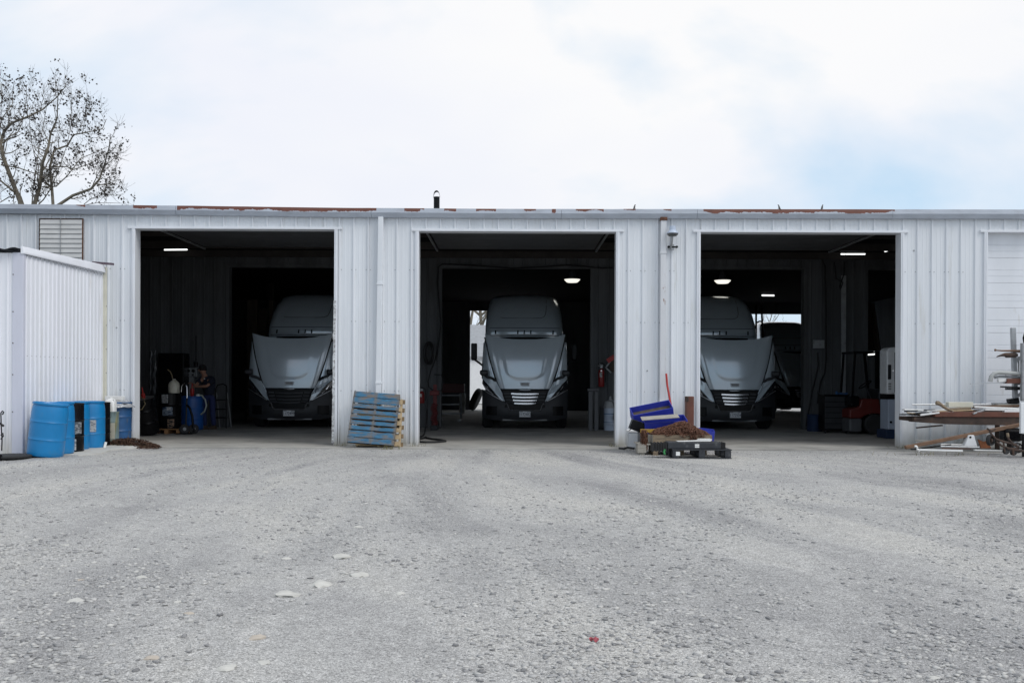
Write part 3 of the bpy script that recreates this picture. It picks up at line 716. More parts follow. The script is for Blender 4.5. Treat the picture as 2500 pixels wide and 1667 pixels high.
# dark columns and stored sheets deep in the shop
for x in (-9.0, -3.0, 3.2):
    MB().ab((x - .12, 36.9, 0), (x + .12, 37.15, 4.92)).build('steel_column', m_beam, bld, world=True)

# ------------------------------------------------------------------ lean-to shed
SX, SY = -8.58, 17.45; SB = 0.05
shed = thing('lean_to_shed', 'white ribbed sheet-metal lean-to shed standing against the workshop front', 'shed', (SX - 2.2, SY + 1.7, SB))
RIB = [(0, 0), (.05, 0), (.058, -.018), (.078, -.018), (.086, 0), (.10, 0), (.108, -.006), (.116, -.006), (.124, 0), (.1667, 0)]
SPROF = [(x + k * .1667, y) for k in range(4) for x, y in RIB[:-1]] + [(.6668, 0)]
y = SY + 0.06; k = 0
while y < D - .14:
    L_ = min(.6668, D - .12 - y)
    panel('side_sheet', SPROF, 0, L_, 3.60 - SB, m_shed, shed, (SX, y, SB), R(90)); y += .6668
x = SX - 0.17
while x > SX - 4.2:
    panel('front_sheet', SPROF, 0, .6668, 3.58 - SB, m_shed, shed, (x - .6668, SY, SB)); x -= .6668
MB().ab((SX - .17, SY - .03, SB), (SX + .022, SY + .06, 3.585)).build('corner_trim', mat('lilac_white_trim', (0.60, 0.61, 0.69), 0.4, var=0.07, vs=2, stretch=(2, 2, .3)), shed, world=True, bevel=.008)
MB().ab((SX - .03, D - .125, SB), (SX + .05, D - .04, 3.72)).build('wall_trim', m_cream, shed, world=True, bevel=.006)
mb = MB(); z0, z1 = 3.545, 3.60
mb.loft([[(SX - .02, SY - .05, 3.56), (SX + .045, SY - .05, 3.56), (SX + .045, SY - .05, 3.59), (SX + .02, SY - .05, 3.69), (SX - .02, SY - .05, 3.69)],
         [(SX - .02, D - .05, 3.60), (SX + .045, D - .05, 3.60), (SX + .045, D - .05, 3.63), (SX + .02, D - .05, 3.765), (SX - .02, D - .05, 3.765)]])
mb.build('roof_trim', m_shed, shed, world=True, bevel=.006)
mb = MB(); y = SY + .08
while y < D - .2: mb.ab((SX + .024, y, 3.535), (SX + .036, y + .012, 3.562)); mb.ab((SX + .02, y, 3.553), (SX + .04, y + .15, 3.557)); y += .1667
tag(mb.build('rib_closure', m_grey, shed, world=True), kind='stuff')
mb = MB(); n = 90
for k in range(n + 1):
    x = SX - .03 - k * 4.2 / n; z = 3.635 + .018 * math.sin(k * .9) + .02 * (k > 70)
    for (yy, dz) in ((SY - .12, 0), (D - .05, .06), (D - .05, .075), (SY - .12, .012)): mb.v.append((x, yy, z + dz))
for k in range(n):
    for j in range(4): mb.f.append((k*4 + j, k*4 + (j+1) % 4, k*4 + 4 + (j+1) % 4, k*4 + 4 + j))
mb.build('roof_sheet', m_black, shed, world=True)
MB().beam(U(226, 641, 20.86), U(277, 645, 20.80), .05, .045, up=(0, 0, 1)).build('roof_flashing', m_purple, shed, world=True)
mb = MB()
y = SY + .13
while y < D - .2: mb.cyl((SX + .02, y, 1.78), (SX + .002, y, 1.78), .008, n=6); y += .1667
for z in (3.2, 2.55, 2.0, 1.45, .8): mb.cyl((SX - .155, SY - .04, z), (SX - .155, SY - .02, z), .01, n=6)
for z in (2.9, 2.5, 2.0, 1.5): mb.cyl((SX + .06, D - .09, z), (SX + .04, D - .09, z), .009, n=6)
for _ in range(10): mb.cyl((SX + .012, random.uniform(SY + .3, D - .3), random.uniform(1.9, 2.8)), (SX, 0, 0) if False else (SX - .002, SY + 1, 2.2), .001, n=3) if False else None
tag(mb.build('sheet_screw', m_dkrust, shed, world=True), kind='stuff')
# ------------------------------------------------------------------ trucks
def rrect(w, yf, yb, z, r, n=5, bow=0.0):
    """rounded rectangle loop at height z; front edge bowed forward by bow"""
    pts = []
    for cx, cy, a0 in ((w - r, yf + r, -90), (w - r, yb - r, 0), (-w + r, yb - r, 90), (-w + r, yf + r, 180)):
        for k in range(n + 1):
            a = R(a0 + 90 * k / n); x, y = cx + r * math.cos(a), cy + r * math.sin(a)
            if y < yf + r + 1e-6: y += bow * (x / w) ** 2
            pts.append((x, y, z))
    # a few points along the front for the bow
    out_ = []
    for k, p in enumerate(pts): out_.append(p)
    for t in (0.2, 0.4, 0.6, 0.8):
        x = -(w - r) + 2 * (w - r) * t; out_.append((x, yf + bow * (x / w) ** 2, z))
    return out_
def hood_half(t): return 0.685 + 0.455 * t ** 0.86
def hood_y(t):
    return 0.02 + 0.02 * t + 0.06 * t ** 2 + 0.16 * t ** 3
def hood_pt(u, v):
    """u across -1..1, v bottom 0 .. top 1"""
    hw = hood_half(v); x = u * hw
    z = 1.137 + 1.39 * v + 0.155 * abs(u) ** 2.6 * sst(0.55, 1.0, v)
    y = hood_y(v) + 0.070 * x * x + 0.16 * max(0, abs(u) - 0.80) ** 2 * 12 * (0.4 + 0.6 * v)
    # the raised centre pressing, rounded off towards the grille
    half = 0.40 + 0.30 * v
    k = sst(half + 0.05, half - 0.03, abs(x)) * sst(0.16 + 0.10 * (x / half) ** 4, 0.24 + 0.10 * (x / half) ** 4, v)
    y -= 0.011 * k
    return Vector((x, y, z))
def bump_front(x): return 0.03 + 0.30 * (abs(x) / 1.2) ** 3.2
def make_truck(plate, chrome_bars, number=None):
    t = thing('semi_truck', '', 'truck', (0, 0, 0))
    # body shells
    hood = MB().shell(lambda a, b: hood_pt(2 * a - 1, b), 48, 40, (0, 0.03, -0.005)).build('hood', m_paint, t, smooth=50)
    MB().prism([(-.135, 1.315), (.135, 1.315), (.115, 1.215), (-.115, 1.215)], hood_y(.08) - .012, hood_y(.08) + .02).build('hood_slot', m_slot, hood, bevel=.006)
    MB().prism([(-.105, 1.300), (.105, 1.300), (.09, 1.245), (-.09, 1.245)], hood_y(.08) - .0155, hood_y(.08) - .010).build('slot_mouth', m_steel_mid, hood)
    for s in (-1, 1):
        # fender shoulder beside the hood, behind a dark gap
        def fen(a, b, s=s):
            v = 0.10 + 0.84 * b; xin = hood_half(v) + 0.012 + 0.02 * (1 - b); z = 1.30 + 1.14 * b - 0.10 * (1 - a) * (1 - b)
            xo = 1.235 - 0.05 * b ** 2
            xin = min(xin, xo - 0.03)
            x = xin + (xo - xin) * a
            y = hood_y(v) + 0.05 + 0.062 * xin * xin + 0.22 * a ** 2 + 0.10 * (1 - b) * (1 - a) * 0 + 0.75 * max(0, a - 0.88) * 6
            return (s * x, y, z + 0.12 * a * (1 - b))
        f = MB().shell(fen, 14, 16, (0, 0.02, 0)).build('fender', m_paint, t, smooth=50)
        # black strip standing in for the shade in the open gap
        MB().tube([(s * (hood_half(v) + .012), hood_y(v) + .075 + .062 * hood_half(v) ** 2, 1.137 + 1.39 * v + .10 * sst(.55, 1, v)) for v in np.linspace(.08, .97, 12)], .020, 6).build('hood_gap_strip', m_rubber, t, smooth=60)
        # painted cheek between hood, headlight and bumper
        ck = [(.70, 1.14), (.80, 1.33), (1.18, 1.47), (1.205, 1.42), (1.04, 1.255), (.86, 1.045), (.715, .874), (.556, .77), (.60, .95)]
        cy = lambda x, z: 0.045 + 0.24 * max(0, (abs(x) - .45) / .75) ** 2.2
        MB().prism([(s * a, b) for a, b in ck], cy, lambda x, z: cy(x, z) + .22).build('cheek_panel', m_paint, t, bevel=.012)
        hl = [(1.19, 1.405), (1.045, 1.255), (.862, 1.04), (.722, .885), (.93, .992), (1.115, 1.13), (1.205, 1.28)]
        hy = lambda x, z: 0.040 + 0.26 * max(0, (abs(x) - .45) / .75) ** 2.2
        h = MB().prism([(s * a, b) for a, b in hl], hy, lambda x, z: hy(x, z) + .16).build('headlight', m_lens, t, bevel=.010)
        el = [(1.10, 1.23), (1.06, 1.21), (.985, 1.09), (1.02, 1.10)]
        MB().prism([(s * a, b) for a, b in el], lambda x, z: hy(x, z) - .008, lambda x, z: hy(x, z) + .01).build('lamp_reflector', m_chrome, h, bevel=.004)
        el = [(.985, 1.07), (.95, 1.05), (.87, .965), (.91, .985)]
        MB().prism([(s * a, b) for a, b in el], lambda x, z: hy(x, z) - .006, lambda x, z: hy(x, z) + .01).build('lamp_reflector', m_alu, h, bevel=.004)
        MB().tube([(s * x, hy(x, z) - .012, z) for x, z in ((1.20, 1.11), (1.10, 1.06), (.93, .965), (.72, .85), (.62, .80))], .014, 6).build('lamp_trim', m_alu, t, smooth=60)
        # hood mirror on its arm
        a_ = MB().tube([(s * .79, .16, 1.33), (s * .90, .10, 1.42), (s * 1.06, .08, 1.475), (s * 1.13, .08, 1.53)], [.035, .04, .04, .03], 8).build('hood_mirror_arm', m_dkplastic, t, smooth=60)
        mb = MB(); mb.loft([[(s * (1.15 + dx_ * w_), y_, 1.58 + dz * h_) for dx_, dz in ((-1, -.6), (-.7, -1), (.6, -1), (1, -.4), (1, .7), (.7, 1), (-.8, 1), (-1, .7))] for (y_, w_, h_) in ((.0, .08, .045), (.03, .11, .075), (.12, .115, .08), (.17, .09, .06))])
        mb.build('hood_mirror', m_dkplastic, t, smooth=40, bevel=.01)
        # wing mirror beside the cab door
        arm = MB().tube([(s * 1.20, 2.15, 1.78), (s * 1.36, 2.05, 1.90), (s * 1.47, 2.05, 1.98)], .032, 8).build('mirror_arm', m_dkplastic, t, smooth=60)
        mb = MB(); mb.loft([[(s * 1.50 + dx_ * w_, y_, 2.22 + dz * h_) for dx_, dz in ((-1, -.85), (-.7, -1), (.6, -1), (1, -.85), (1, .9), (.8, 1), (-.8, 1), (-1, .9))] for (y_, w_, h_) in ((1.96, .06, .21), (2.0, .09, .255), (2.1, .09, .255), (2.13, .075, .24))])
        mb.build('wing_mirror', m_dkplastic, t, smooth=40, bevel=.008)
        # side skirt, step, tank
        sk = MB().ab((s * .75, 2.3, .34), (s * 1.19, 5.4, 1.02)).build('side_skirt', m_paint, t, bevel=.05)
        for z in (.45, .62, .79): MB().ab((s * 1.18, 2.5, z), (s * 1.235, 3.1, z + .045)).build('step', m_alu, t, bevel=.006)
        # wheels
        for (wy, wx, name) in ((1.15, 1.06, 'front_wheel'), (6.3, .95, 'rear_wheel'), (7.6, .95, 'rear_wheel')):
            M = Matrix.Translation((s * wx, wy, .505)) @ Matrix.Rotation(R(90), 4, 'Y')
            wd = .15 if wy < 2 else .27
            ty = MB().lathe([(.27, -wd + .02), (.30, -wd), (.44, -wd), (.49, -wd + .035), (.505, -wd + .08), (.505, wd - .08), (.49, wd - .035), (.44, wd), (.30, wd), (.27, wd - .02)], 32, M).build(name, m_rubber, t, smooth=40)
            MB().lathe([(.28, -.10), (.28, .10), (.20, .12), (.08, .13)], 20, M).build('rim', m_alu, ty, smooth=40)
            if wy < 2:
                mb = MB()
                for g in (-.075, -.025, .025, .075): mb.lathe([(.500, g - .006), (.510, g - .006), (.510, g + .006), (.500, g + .006)], 32, M)
                mb.build('tread', m_dkplastic, ty)
    # bumper in dark plastic, wrapping round the corners
    def bt(x): return 0.80 + 0.30 * sst(.45, 1.1, abs(x))
    def bump(a, b):
        x = (2 * a - 1) * 1.205; lo = .255 + .06 * sst(.8, 1.2, abs(x)); z = lo + (bt(x) - lo) * b
        return (x, bump_front(x) + .05 * (1 - b) ** 3 - .025 * math.sin(PI * min(1, b * 1.4)) , z)
    bm_ = MB().shell(bump, 40, 10, (0, .22, 0)).build('bumper', m_dkplastic, t, smooth=50)
    MB().ab((-.62, .08, .25), (.62, .14, .285)).build('bumper_lip', m_grey, bm_, bevel=.006)
    for s in (-1, 1):
        MB().ab((s * .50, -.003, .62), (s * .56, .03, .69)).build('bumper_notch', m_black, bm_, bevel=.01)
        MB().shell(lambda a, b, s=s: (s * (.78 + .30 * a), bump_front(.78 + .30 * a) - .028, .40 + .25 * b), 6, 2, (0, .015, 0)).build('fog_lamp_panel', m_black, bm_, bevel=.004)
    # grille
    gp = [(-.66, 1.135), (.66, 1.135), (.62, .96), (.53, .72), (-.53, .72), (-.62, .96)]
    gr = MB().prism(gp, .012, .25).build('grille', m_black, t, bevel=.02)
    fr = MB(); P = [(-.64, 1.12), (.64, 1.12), (.605, .96), (.52, .735), (-.52, .735), (-.605, .96)]
    fr.tube([(x, .006, z) for x, z in P], .020, 6, closed=True); fr.build('grille_frame', m_dkplastic, gr, smooth=60)
    MB().tube([(-.15, -.002, 1.107), (0, -.010, 1.100), (.15, -.002, 1.107)], .007, 6).build('grille_strip', m_chrome, gr, smooth=60)
    for z, hw in ((1.005, .385), (.914, .36), (.822, .335), (.738, .30)):
        mb = MB(); mb.shell(lambda a, b: ((2 * a - 1) * hw, -.040 + .022 * (2 * a - 1) ** 2, z - .020 + .040 * b - .012 * (1 - (2 * a - 1) ** 2) + 0.0), 16, 3, (0, .03, .004))
        mb.build('grille_bar', m_barlit if chrome_bars else m_dkplastic, gr, smooth=50)
        for s in (-1, 1):
            x0 = hw + .03; x1 = .60 - .25 * (1.06 - z)
            if x1 > x0 + .03: MB().ab((s * x0, -.002, z - .022), (s * x1, .03, z + .030)).build('grille_vane', m_dkplastic, gr, bevel=.006)
    lg = [(-.50, .725), (.50, .725), (.42, .55), (-.42, .55)]
    lo = MB().prism(lg, -.004, .15).build('lower_intake', m_black, t, bevel=.01)
    MB().tube([(-.52, -.004, .735), (-.49, -.004, .70), (-.435, -.006, .555), (-.37, -.008, .538), (.37, -.008, .538), (.435, -.006, .555), (.49, -.004, .70), (.52, -.004, .735)], .017, 6).build('intake_trim', m_steel_mid, lo, smooth=60)
    # number plate
    pl = MB().ab((-.155, -.035, .355), (.155, -.025, .515)).build('number_plate', m_plate, t, bevel=.003)
    text(plate, .125, m_ink, pl, (0, -.0375, .425), name='plate_number', squash=.72)
    MB().ab((-.14, -.0365, .495), (-.06, -.0345, .508)).build('plate_sticker', m_ink, pl); MB().ab((.06, -.0365, .495), (.14, -.0345, .508)).build('plate_sticker', m_ink, pl)
    # cab and high roof
    secs = [(.95, 1.14, 1.75, .10), (1.35, 1.17, 1.75, .10), (1.90, 1.185, 1.78, .12), (2.30, 1.18, 1.98, .16), (2.66, 1.175, 2.14, .2), (2.72, 1.175, 2.10, .2), (2.95, 1.175, 2.16, .22), (3.10, 1.172, 2.26, .24), (3.40, 1.155, 2.50, .28), (3.70, 1.115, 2.80, .34), (3.90, 1.05, 3.08, .38), (4.00, .96, 3.30, .40), (4.05, .85, 3.55, .40)]
    cab = MB().loft([rrect(w_, yf, 5.6, z, r_, bow=.14) for z, w_, yf, r_ in secs]).build('cab', m_paint, t, smooth=60)
    ws = [rrect(1.06, yf - .012, yf + .5, z, .14, bow=.135) for z, yf in ((1.90, 1.78), (2.30, 1.98), (2.69, 2.152))]
    MB().loft(ws).build('windscreen', m_wind, cab, smooth=60)
    for s in (-1, 1):
        MB().ab((s * 1.178, 1.95, 1.85), (s * 1.192, 2.95, 2.55)).build('door_window', m_wind, cab, bevel=.004)
        MB().ab((s * 1.172, 3.15, 1.0), (s * 1.19, 3.165, 2.6)).build('door_seam', m_dkplastic, cab)
        MB().tube([(s * 1.10, 2.04, 1.95), (s * 1.10, 2.26, 2.62)], .028, 8).build('windscreen_pillar', m_rubber, cab, smooth=60)
    # visor lip, roof crease, marker lamps
    MB().shell(lambda a, b: ((2*a - 1) * 1.06, 2.085 + .115 * (2*a - 1) ** 2 + .02 * b, 2.705 + .02 * b), 16, 1, (0, .06, .006)).build('visor_lip', m_dkplastic, cab, smooth=50)
    MB().shell(lambda a, b: ((2*a - 1) * 1.05, 2.148 + .118 * (2*a - 1) ** 2 + .008 * b, 2.938 + .016 * b), 16, 1, (0, .03, 0)).build('visor_crease', m_dkplastic, cab, smooth=50)
    def roofy(x, z):
        zs = [q[0] for q in secs]; ysec = [q[2] for q in secs]; ww = [q[1] for q in secs]
        return float(np.interp(z, zs, ysec)) + .14 * (x / float(np.interp(z, zs, ww))) ** 2
    cre = [(-.72, 3.28), (-.60, 3.255), (-.3, 3.25), (.3, 3.25), (.52, 3.26), (.61, 3.31), (.655, 3.42), (.675, 3.60), (.685, 3.85)]
    MB().tube([(x, roofy(x, z) - .002, z) for x, z in cre], .011, 6).build('roof_crease', m_steel_dark, cab, smooth=60)
    for x in (-.865, -.195, 0, .195, .865):
        MB().prism([(x - .022, 2.755), (x + .018, 2.755), (x + .024, 2.87), (x - .014, 2.875)], lambda a, b: roofy(a, b) - .02, lambda a, b: roofy(a, b) + .03).build('marker_lamp', m_black, cab, bevel=.008)
    # chassis
    ch = MB()
    for s in (-1, 1): ch.ab((s * .38, .5, .62), (s * .47, 8.4, .88))
    for y in (1.2, 5.6, 6.9, 8.3): ch.ab((-.38, y, .64), (.38, y + .12, .86))
    ch.ab((-1.0, .55, .35), (1.0, 1.0, .55)); ch.cyl((-1.1, 1.15, .505), (1.1, 1.15, .505), .06); ch.cyl((-1.1, 6.3, .505), (1.1, 6.3, .505), .09); ch.cyl((-1.1, 7.6, .505), (1.1, 7.6, .505), .09)
    ch.ab((-.42, 1.0, .6), (.42, 2.6, 1.5)); ch.ab((-.95, .5, .8), (.95, .9, 2.1))
    ch.build('chassis', m_black, t)
    fw = MB().lathe([(.45, 0), (.45, .06), (.1, .06)], 24, Matrix.Translation((0, 6.95, .98))); fw.ab((-.3, 6.6, .88), (.3, 7.3, .98)); fw.build('fifth_wheel', m_dkplastic, t)
    MB().cyl((1.05, 5.75, 1.0), (1.05, 5.75, 3.6), .07, n=14).build('exhaust_stack', m_chrome, t, smooth=40)
    if number:
        text(number, .12, m_ink, t, (.735, .085, 1.085), rot=(R(90), R(-52), R(8)), name='fleet_number', squash=.85)
    return t
m_slot = mat('slot_paint', (0.42, 0.45, 0.48), 0.4, var=0.03)
m_steel_dark = mat('dark_body_seam', (0.10, 0.105, 0.11), 0.4, var=0.05)
m_steel_mid = mat('satin_grey_trim', (0.22, 0.22, 0.225), 0.4, metal=0.4, var=0.1)
m_barlit = mat('chrome_grille_bar', (0.80, 0.82, 0.86), 0.18, metal=0.9, var=0.02)
TY = 27.75
ta = make_truck('1172499', False, '540'); tb = make_truck('1172482', True); tcx = make_truck('1172504', True)
G_T = 'silver white semi trucks nosed into the bays'
for t_, px, lab in ((ta, 705.5, 'silver white semi truck with an all-black grille and plate 1172499'), (tb, 1281.5, 'silver white semi truck with chrome grille bars in the middle bay'), (tcx, 1795, 'silver white semi truck half hidden by the pillar of the last open bay')):
    t_.location = (U(px, 1000, TY).x, TY, 0.0); tag(t_, lab, 'truck', G_T)
td = dup(tcx); td.location = (12.15, 41.4, 0); tag(td, 'white semi truck parked deep in the shop before the bright rear opening', 'truck', G_T)
# ------------------------------------------------------------------ drums by the shed
def cylpatch(r, z0, z1, a0, a1, mtl, parent, name='label', n=8):
    return MB().shell(lambda u, v: (r * math.cos(R(a0 + (a1 - a0) * u)), r * math.sin(R(a0 + (a1 - a0) * u)), z0 + (z1 - z0) * v), n, 1, (0, 0, 0)).build(name, mtl, parent, fix=False)
P_PROF = [(.255, 0), (.280, .012), (.290, .04), (.292, .08), (.294, .24), (.294, .278), (.2965, .285), (.300, .292), (.2965, .299), (.294, .306), (.2945, .35), (.2950, .54), (.295, .578), (.2975, .585), (.301, .592), (.2975, .599), (.295, .606), (.2945, .65), (.291, .76), (.284, .82), (.275, .862), (.272, .872), (.290, .880), (.292, .905), (.282, .912), (.272, .895)]
S_PROF = [(.275, .0), (.288, .004), (.288, .02), (.283, .025), (.283, .06), (.283, .23), (.283, .27), (.287, .283), (.293, .292), (.287, .301), (.283, .312), (.283, .35), (.283, .52), (.283, .56), (.287, .573), (.293, .582), (.287, .591), (.283, .602), (.283, .64), (.283, .82), (.283, .855), (.289, .862), (.289, .882), (.278, .885), (.278, .868)]
_dm = {}
def drum(kind, m, label, loc, rot=(0, 0, 0), group=None, bungs=True, lid=None, name=None):
    t = thing(name or ('plastic_drum' if kind == 'p' else 'steel_drum'), label, 'drum', loc, rot, group)
    key = (kind, m.name)
    if key not in _dm: _dm[key] = MB().lathe(P_PROF if kind == 'p' else S_PROF, 40).mesh('body', m, 35)
    ob('body', _dm[key], t)
    if lid: MB().cyl((0, 0, .862), (0, 0, .870), .276, n=32).build('lid', lid, t)
    if bungs:
        for x in (-.17, .17): MB().cyl((x, .02, .86), (x, .02, .902 if kind == 'p' else .878), .03, n=12).build('bung', m, t)
    return t
G_D = 'drums standing along the shed wall'
def at_(px, Y, r=0): return U(px, 1000, Y).x
d1 = drum('p', m_blue, 'bright blue plastic drum leaning outward, nearest and leftmost by the shed', (-7.97, 17.0, 0.06), (R(-1), R(6.0), 0), G_D)
d2 = drum('p', m_blue, 'blue plastic drum right behind the leaning one, before the black drum', (-8.06, 17.63, 0.055), (0, 0, 0), G_D)
d3 = drum('s', m_black, 'black steel drum with printed stickers between blue drums along the shed', (-8.12, 18.19, 0.05), (0, 0, 0), G_D)
cylpatch(.2945, .33, .55, -44, -13, m_lab_dark, d3); cylpatch(.2945, .34, .54, -56, -45, m_lab_white, d3, 'sticker'); cylpatch(.2945, .04, .24, -56, -36, m_lab_white, d3, 'sticker')
d4 = drum('p', m_blue, 'unlabelled blue plastic drum between the stickered black drum and labelled blue one', (-8.26, 18.74, 0.04), (0, 0, R(15)), G_D)
d5 = drum('p', m_blue, 'blue plastic drum with a white printed label on its front', (-8.19, 19.28, 0.035), (0, 0, R(30)), G_D)
cylpatch(.3025, .33, .56, -112, -72, m_lab_white, d5, 'label')
MB().box((.27, -.17, .06), (.05, .012, .13), rot=(0, R(15), R(25))).build('tag', m_pvc, d5)
d6 = drum('s', m_black, 'plain black steel drum at the far end of the row by the shed', (-8.285, 19.79, 0.03), (0, 0, 0), G_D)
d8 = drum('s', m_blue2, 'dented dark blue steel drum under grey plastic beside the bay jamb', (-8.20, 20.66, 0.02), (0, R(1), 0), G_D)
d7 = thing('oil_pail', 'faded teal rusty tin pail with a cream label before the blue steel drum', 'pail', (-8.15, 20.2, 0.03))
MB().lathe([(.16, 0), (.165, .01), (.17, .1), (.175, .12), (.17, .14), (.17, .46), (.176, .48), (.17, .5), (.17, .66), (.176, .67), (.176, .685), (.16, .685)], 28).build('body', m_olddrum, d7, smooth=35)
cylpatch(.178, .14, .46, -88, -38, m_cream, d7)
jug = thing('white_jug', 'white plastic jug with handle standing on the faded teal pail', 'jug', (-8.13, 20.17, 0.717))
MB().loft([rrect(.10, -.09, .09, z, .04) for z in (0, .02, .19)] + [rrect(.08, -.07, .07, .235, .04), rrect(.035, -.03, .03, .265, .025), rrect(.033, -.03, .03, .29, .025)]).build('body', m_pvc, jug, smooth=50)
MB().tube([(.02, -.05, .235), (.09, -.055, .245), (.10, -.05, .19), (.085, -.06, .14)], .014, 8).build('handle', m_pvc, jug, smooth=60)
# plastic cover on the blue drum
t_ = MB()
def cov(u, v):
    a = 2 * PI * u; r = .08 + .27 * v; z = .90 - .30 * max(0, v - .55) ** 1.1 + .02 * noise.noise((u * 9, v * 5, 1))
    return (d8.location.x + r * math.cos(a) * 1.02, d8.location.y - .0 + r * math.sin(a) * 1.02, d8.location.z + z + .02 * noise.noise((u * 20, v * 9, 4)))
t_.shell(cov, 40, 8, (0, 0, .006)); tag(t_.build('plastic_sheet', m_film, smooth=60), 'crumpled grey plastic sheet draped over the dark blue steel drum', 'plastic sheet')
o = MB(); o.ab(U(262, 977, 20.86) , U(299, 967, 20.72)); tag(o.build('white_tray', m_pvc, bevel=.01), 'white plastic tray fixed low on the wall above the pail', 'tray')
o = MB(); o.beam(U(262, 978.5, 20.66), U(316, 984, 20.6), .35, .008, up=(0, 0, 1)); tag(o.build('cover_board', m_grayboard), 'thin warped grey board lying over the drums beside the jamb', 'board')
# pale slab the drums stand on
mb = MB(); P = [(-7.55, 17.35), (-7.40, 18.0), (-7.52, 18.7), (-7.35, 19.3), (-7.42, 20.0), (-7.5, 20.3), (-8.5, 20.3), (-8.5, 17.35)]
mb.v = [(x, y, gh(x, y) + .022) for x, y in P] + [(x, y, gh(x, y) - .1) for x, y in P]; n = len(P)
mb.f = [tuple(range(n)), tuple(range(n, 2*n))[::-1]] + [(i, (i+1) % n, (i+1) % n + n, i + n) for i in range(n)]
tag(mb.build('concrete_pad', mat('pale_pad_concrete', (0.52, 0.51, 0.475), .85, var=.1, vs=4)), kind='structure')
# black lid and cable at the far left
lidp = U(30, 1115, 16.7)
t_ = thing('rubber_lid', 'flat black round rubber lid lying on the gravel by the shed corner', 'lid', (lidp.x, 16.65, gh(lidp.x, 16.65) + .01))
MB().lathe([(.30, 0), (.335, .02), (.335, .045), (.30, .06), (.02, .065)], 36).build('disc', m_rubber, t_, smooth=40)
MB().box((-.12, -.30, .05), (.12, .10, .10)).build('lug', m_black, t_, bevel=.01); MB().box((.0, -.32, .04), (.03, .03, .09)).build('lug', m_black, t_, bevel=.005)
mb = MB(); mb.tube([U(6, 1012, 17.3), U(9, 1006, 17.3), U(6, 1003, 17.32), U(2, 1008, 17.33), U(3, 1040, 17.33), U(5, 1075, 17.33), U(4, 1100, 17.33)], .012, 6); mb.tube([U(-12, 1032, 17.2), U(0, 1033, 17.2), U(9, 1040, 17.25)], .02, 6); mb.tube([U(2, 1062, 17.3), U(7, 1057, 17.3), U(8, 1064, 17.3), U(2, 1072, 17.3)], .012, 6)
tag(mb.build('hanging_strap', m_rubber, smooth=60), 'black looped strap hanging on the shed front at its lower left', 'strap')

# leaf litter by the jamb
def heap(name, c, rx, ry, h, n, size, m, seed, kind='stuff'):
    r = np.random.default_rng(seed); mb = MB()
    for _ in range(n):
        a, q = r.uniform(0, 2*PI), r.random() ** .6; x, y = rx * q * math.cos(a), ry * q * math.sin(a)
        z = h * max(0, 1 - q * q) * r.uniform(.3, 1.0)
        e = Euler((r.uniform(-.9, .9), r.uniform(-.9, .9), r.uniform(0, 6))).to_matrix()
        s = size * r.uniform(.5, 1.3); pts = [e @ Vector(p) * s for p in ((-1, -.2, 0), (0, -.35, .12), (1, 0, 0), (0, .35, .12))]
        o_ = len(mb.v); mb.v += [(c[0] + x + p.x, c[1] + y + p.y, c[2] + z + max(-z, p.z) + .005) for p in pts]; mb.f += [(o_, o_+1, o_+2), (o_, o_+2, o_+3)]
    o = mb.build(name, m, fix=False); return tag(o, kind=kind)
p = U(322, 1078, 20.3)
heap('leaf_litter', (-7.72, 20.05, 0.0), .66, .30, .19, 3000, .032, m_mulch, 5)
heap('leaf_litter', (-7.5, 19.75, 0.0), .5, .25, .05, 500, .03, m_mulch, 6)

# ------------------------------------------------------------------ pallets
def make_pallet(name, w_, h, m, slats, label, back=7, m_str=None, m_back=None, depth=.12):
    """stands on edge: x across, z up, front slats at y = 0; slats = list of (z0, z1)"""
    t = thing(name, label, 'pallet')
    for i, (a, b) in enumerate(slats):
        def f(u, v, a=a, b=b, i=i):
            x = -w_/2 + w_ * u; z = a + (b - a) * v
            if v > .9: z += .012 * noise.noise((u * 5, i * 3.3, 1)) - .01 * (noise.noise((u * 2.2, i, 7)) > .25)
            return (x + .008 * noise.noise((i * 1.7, 3, 1)), .003 * noise.noise((u * 3, i, 2)), z)
        MB().shell(f, 14, 3, (0, .016, 0)).build('slat', m, t)
    for x in (-w_/2 + .02, 0, w_/2 - .02):
        MB().ab((x - .019, .018, .01), (x + .019, .018 + depth - .034, h - .01)).build('stringer', m_str or m, t, bevel=.003)
    for k in range(back):
        z = .02 + (h - .12) * k / (back - 1)
        MB().ab((-w_/2 + .01, depth - .014, z), (w_/2 + (.045 if back == 6 else -.0), depth + .003, z + .09)).build('back_slat', m_back or m, t, bevel=.002)
    return t
m_bluepal = mat('worn_blue_pallet_paint', (0.036, 0.130, 0.225), 0.85, var=0.3, vs=9, stretch=(1, 1, 4), dirt=((0.15, 0.13, 0.115), 0.47, 0.62, 3.2), bump=0.15, bs=30, det=8)
